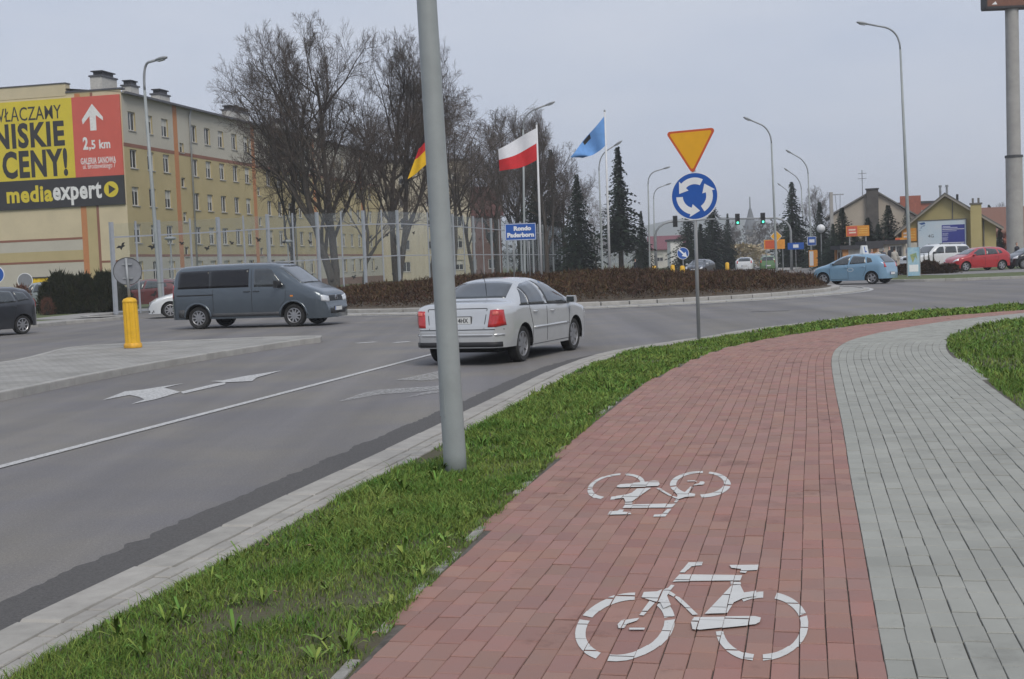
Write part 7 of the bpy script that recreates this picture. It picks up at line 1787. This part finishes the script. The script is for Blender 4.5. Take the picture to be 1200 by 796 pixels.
# pale blossoming bush far down the street
bl_me = leafy('foliage', 1800, mat('pale_blossom', (.42,.36,.24), .9, var=.2, scale=2, island=.2), 0, 1, .02, .04)
c = Q(870, 288, 170); r_ = thing('blossom_shrub', 'cream blossoming tree down the street left of the white car', 'tree', (c.x, 170, 0)); r_.scale = (6.2, 5.5, c.z); link('foliage', bl_me, r_); b = MB(); b.tube([(0,0,0),(0,0,.6)], .03, 6); b.build('trunk', M_bark, r_)
# low dark hedge in front of the parked cars
hedge_me = leafy('foliage', 1600, M_shrub, 0, 1, .02, .05)
for k in range(9):
    px_ = 1056 + k*7.4; c = Q(px_, 306, 75); r_ = thing('low_shrub', ('first', 'second', 'third', 'fourth', 'fifth', 'sixth', 'seventh', 'eighth', 'last')[k] + ' low brown shrub from the poster board, before the parked cars', 'shrub', (c.x, 75, .1), rnd.uniform(0, 6), 'low brown shrubs before the parked cars'); r_.scale = (.9, .9, rnd.uniform(.5, .75)); link('foliage', hedge_me, r_)

# ================================================================ PEOPLE
def person(px_, Y, label, coat, legs, hair, zb_=.1, rz=0, H=1.72, stride=.16, arms=.12):
    sk = {'pelvis': (0,0,.92), 'waist': (0,0,1.08), 'chest': (0,.0,1.30), 'neck': (0,0,1.48), 'head0': (0,.01,1.56), 'head': (0,.02,1.64), 'top': (0,.0,1.73)}
    vs = [(0,0,.92),(0,0,1.08),(0,0,1.30),(0,0,1.46),(0,.01,1.55),(0,.02,1.65),(0,.01,1.72)]; rad = [.15,.145,.17,.06,.065,.095,.06]; ed = [(i,i+1) for i in range(6)]
    for s in (-1, 1):
        o = len(vs); st = s*stride
        vs += [(s*.10,0,.88),(s*.10,-st*.5,.48),(s*.10,-st*.2 - abs(st)*.3,.08),(s*.10,-st*.2 - abs(st)*.3 - .14,.035)]; rad += [.095,.068,.05,.042]; ed += [(0,o),(o,o+1),(o+1,o+2),(o+2,o+3)]
        o = len(vs); vs += [(s*.19,0,1.38),(s*.24,st*arms,1.12),(s*.24,st*.6-.06,.90),(s*.235,st*.7-.08,.80)]; rad += [.062,.05,.04,.036]; ed += [(2,o),(o,o+1),(o+1,o+2),(o+2,o+3)]
    me = bpy.data.meshes.new('body'); me.from_pydata(vs, ed, []); ob = bpy.data.objects.new('body_tmp', me); COL.objects.link(ob)
    md = ob.modifiers.new('skin', 'SKIN'); sv = me.skin_vertices[0].data
    for v_, r_ in zip(sv, rad): v_.radius = (r_, r_*.85)
    sv[0].use_root = True; ss = ob.modifiers.new('sub', 'SUBSURF'); ss.levels = 1; ss.render_levels = 1
    dg = bpy.context.evaluated_depsgraph_get(); dg.update(); bm2 = bpy.data.meshes.new_from_object(ob.evaluated_get(dg)); bpy.data.objects.remove(ob)
    bm2.materials.clear(); skin = mat('skin', (.45,.28,.20), .6)
    for m_ in (coat, legs, skin, hair): bm2.materials.append(m_)
    for p in bm2.polygons:
        c = p.center; p.use_smooth = True
        p.material_index = 3 if (c.z > 1.68 or (c.z > 1.57 and c.y > .03)) else 2 if (c.z > 1.47 or (abs(c.x) > .2 and c.z < .86)) else 0 if c.z > .82 else 1
    b0 = Q(px_, 310, Y); r_ = thing('person', label, 'person', (b0.x, Y, zb_), rz); r_.scale = (H/1.74,)*3; link('body', bm2, r_); return r_
C_dark = mat('dark_coat', (.02,.022,.03), .9); C_grey = mat('grey_coat', (.14,.14,.15), .9); C_cream = mat('cream_coat', (.45,.42,.37), .9); C_red = mat('rust_coat', (.25,.08,.05), .9); C_jean = mat('dark_jeans', (.03,.04,.06), .9); H_br = mat('brown_hair', (.05,.03,.02), .8); H_gr = mat('grey_hair', (.3,.3,.3), .8)
person(1192, 83.5, 'person in a black jacket standing behind the red car at the right edge', C_dark, C_jean, H_br, .108, .6)
person(1042.5, 86, 'tall person in a dark coat behind the rear of the light blue hatchback', C_dark, C_jean, H_br, .05, 1.0, 1.85)
person(1036, 88, 'person in a grey jacket left of the dark coated one', C_grey, C_jean, H_gr, .05, 2.0)
person(1029, 87.5, 'person in a cream coat behind the light blue hatchback', C_cream, C_dark, H_br, .05, -.6)
person(1022, 89, 'person in a rust coloured coat behind the L roof sign', C_red, C_dark, H_br, .05, .3)
person(1048.5, 90, 'person in a pale jacket right of the dark coated one', C_cream, C_jean, H_br, .05, 2.6)
person(744.5, 112, 'small dark figure walking on the far pavement below the conifer', C_dark, C_dark, H_br, .0, 1.4)
# green bin behind the barrier
c = Q(195, 348, 68); r_ = thing('recycling_bin', 'rounded green recycling container behind the barrier left of the van', 'bin', (c.x, 68, .1)); Mg = mat('bin_green', (.05,.26,.15), .5)
b = MB(); b.lathe([(.55,0),(.68,.4),(.7,.9),(.55,1.25),(.3,1.42),(.001,1.46)], 20, 'Z'); b.build('shell', Mg, r_, smooth=True); b = MB(); b.box((0,-.66,.95), (.3,.06,.16)); b.build('slot', M_black, r_)
# utility pole with wires, right
c = Q(975.5, 300, 125); tpz = Q(974, 226, 125).z; r_ = thing('utility_pole', 'pale concrete utility pole left of the beige old house', 'pole', (c.x, 125, .05)); b = MB(); b.box((0,0,tpz/2), (.3,.26,tpz)); b.build('shaft', M_conc, r_); b = MB(); b.box((.5,0,tpz-.25), (1.5,.1,.1)); b.build('crossarm', M_galv, r_)
b = MB()
for k in range(2):
    P = [(.4+.5*k, 0, tpz-.2)]; e = (6.5, 22, tpz-2.2)
    for q in range(1, 9): t = q/8; P.append((P[0][0]*(1-t)+e[0]*t, e[1]*t, P[0][2]*(1-t)+e[2]*t-.9*math.sin(math.pi*t)))
    b.tube(P, .018, 4)
b.build('wire', M_black, r_)

# ================================================================ HAZE
hz_ = MB(); hz_.box((40, 1000, 39), (3600, 2600, 82))
ho = hz_.build('haze', None); ho.data.materials.clear()
hm = bpy.data.materials.new('haze_air'); hm.use_nodes = True; hn, hl2 = hm.node_tree.nodes, hm.node_tree.links; hn.clear(); oo = hn.new('ShaderNodeOutputMaterial'); pv_ = hn.new('ShaderNodeVolumePrincipled')
pv_.inputs['Color'].default_value = (.93,.96,1.0,1); pv_.inputs['Density'].default_value = .0006; pv_.inputs['Anisotropy'].default_value = .0; hl2.new(pv_.outputs[0], oo.inputs['Volume']); ho.data.materials.append(hm)
tag(ho, 'thin pale haze filling the air', 'haze', kind='stuff')
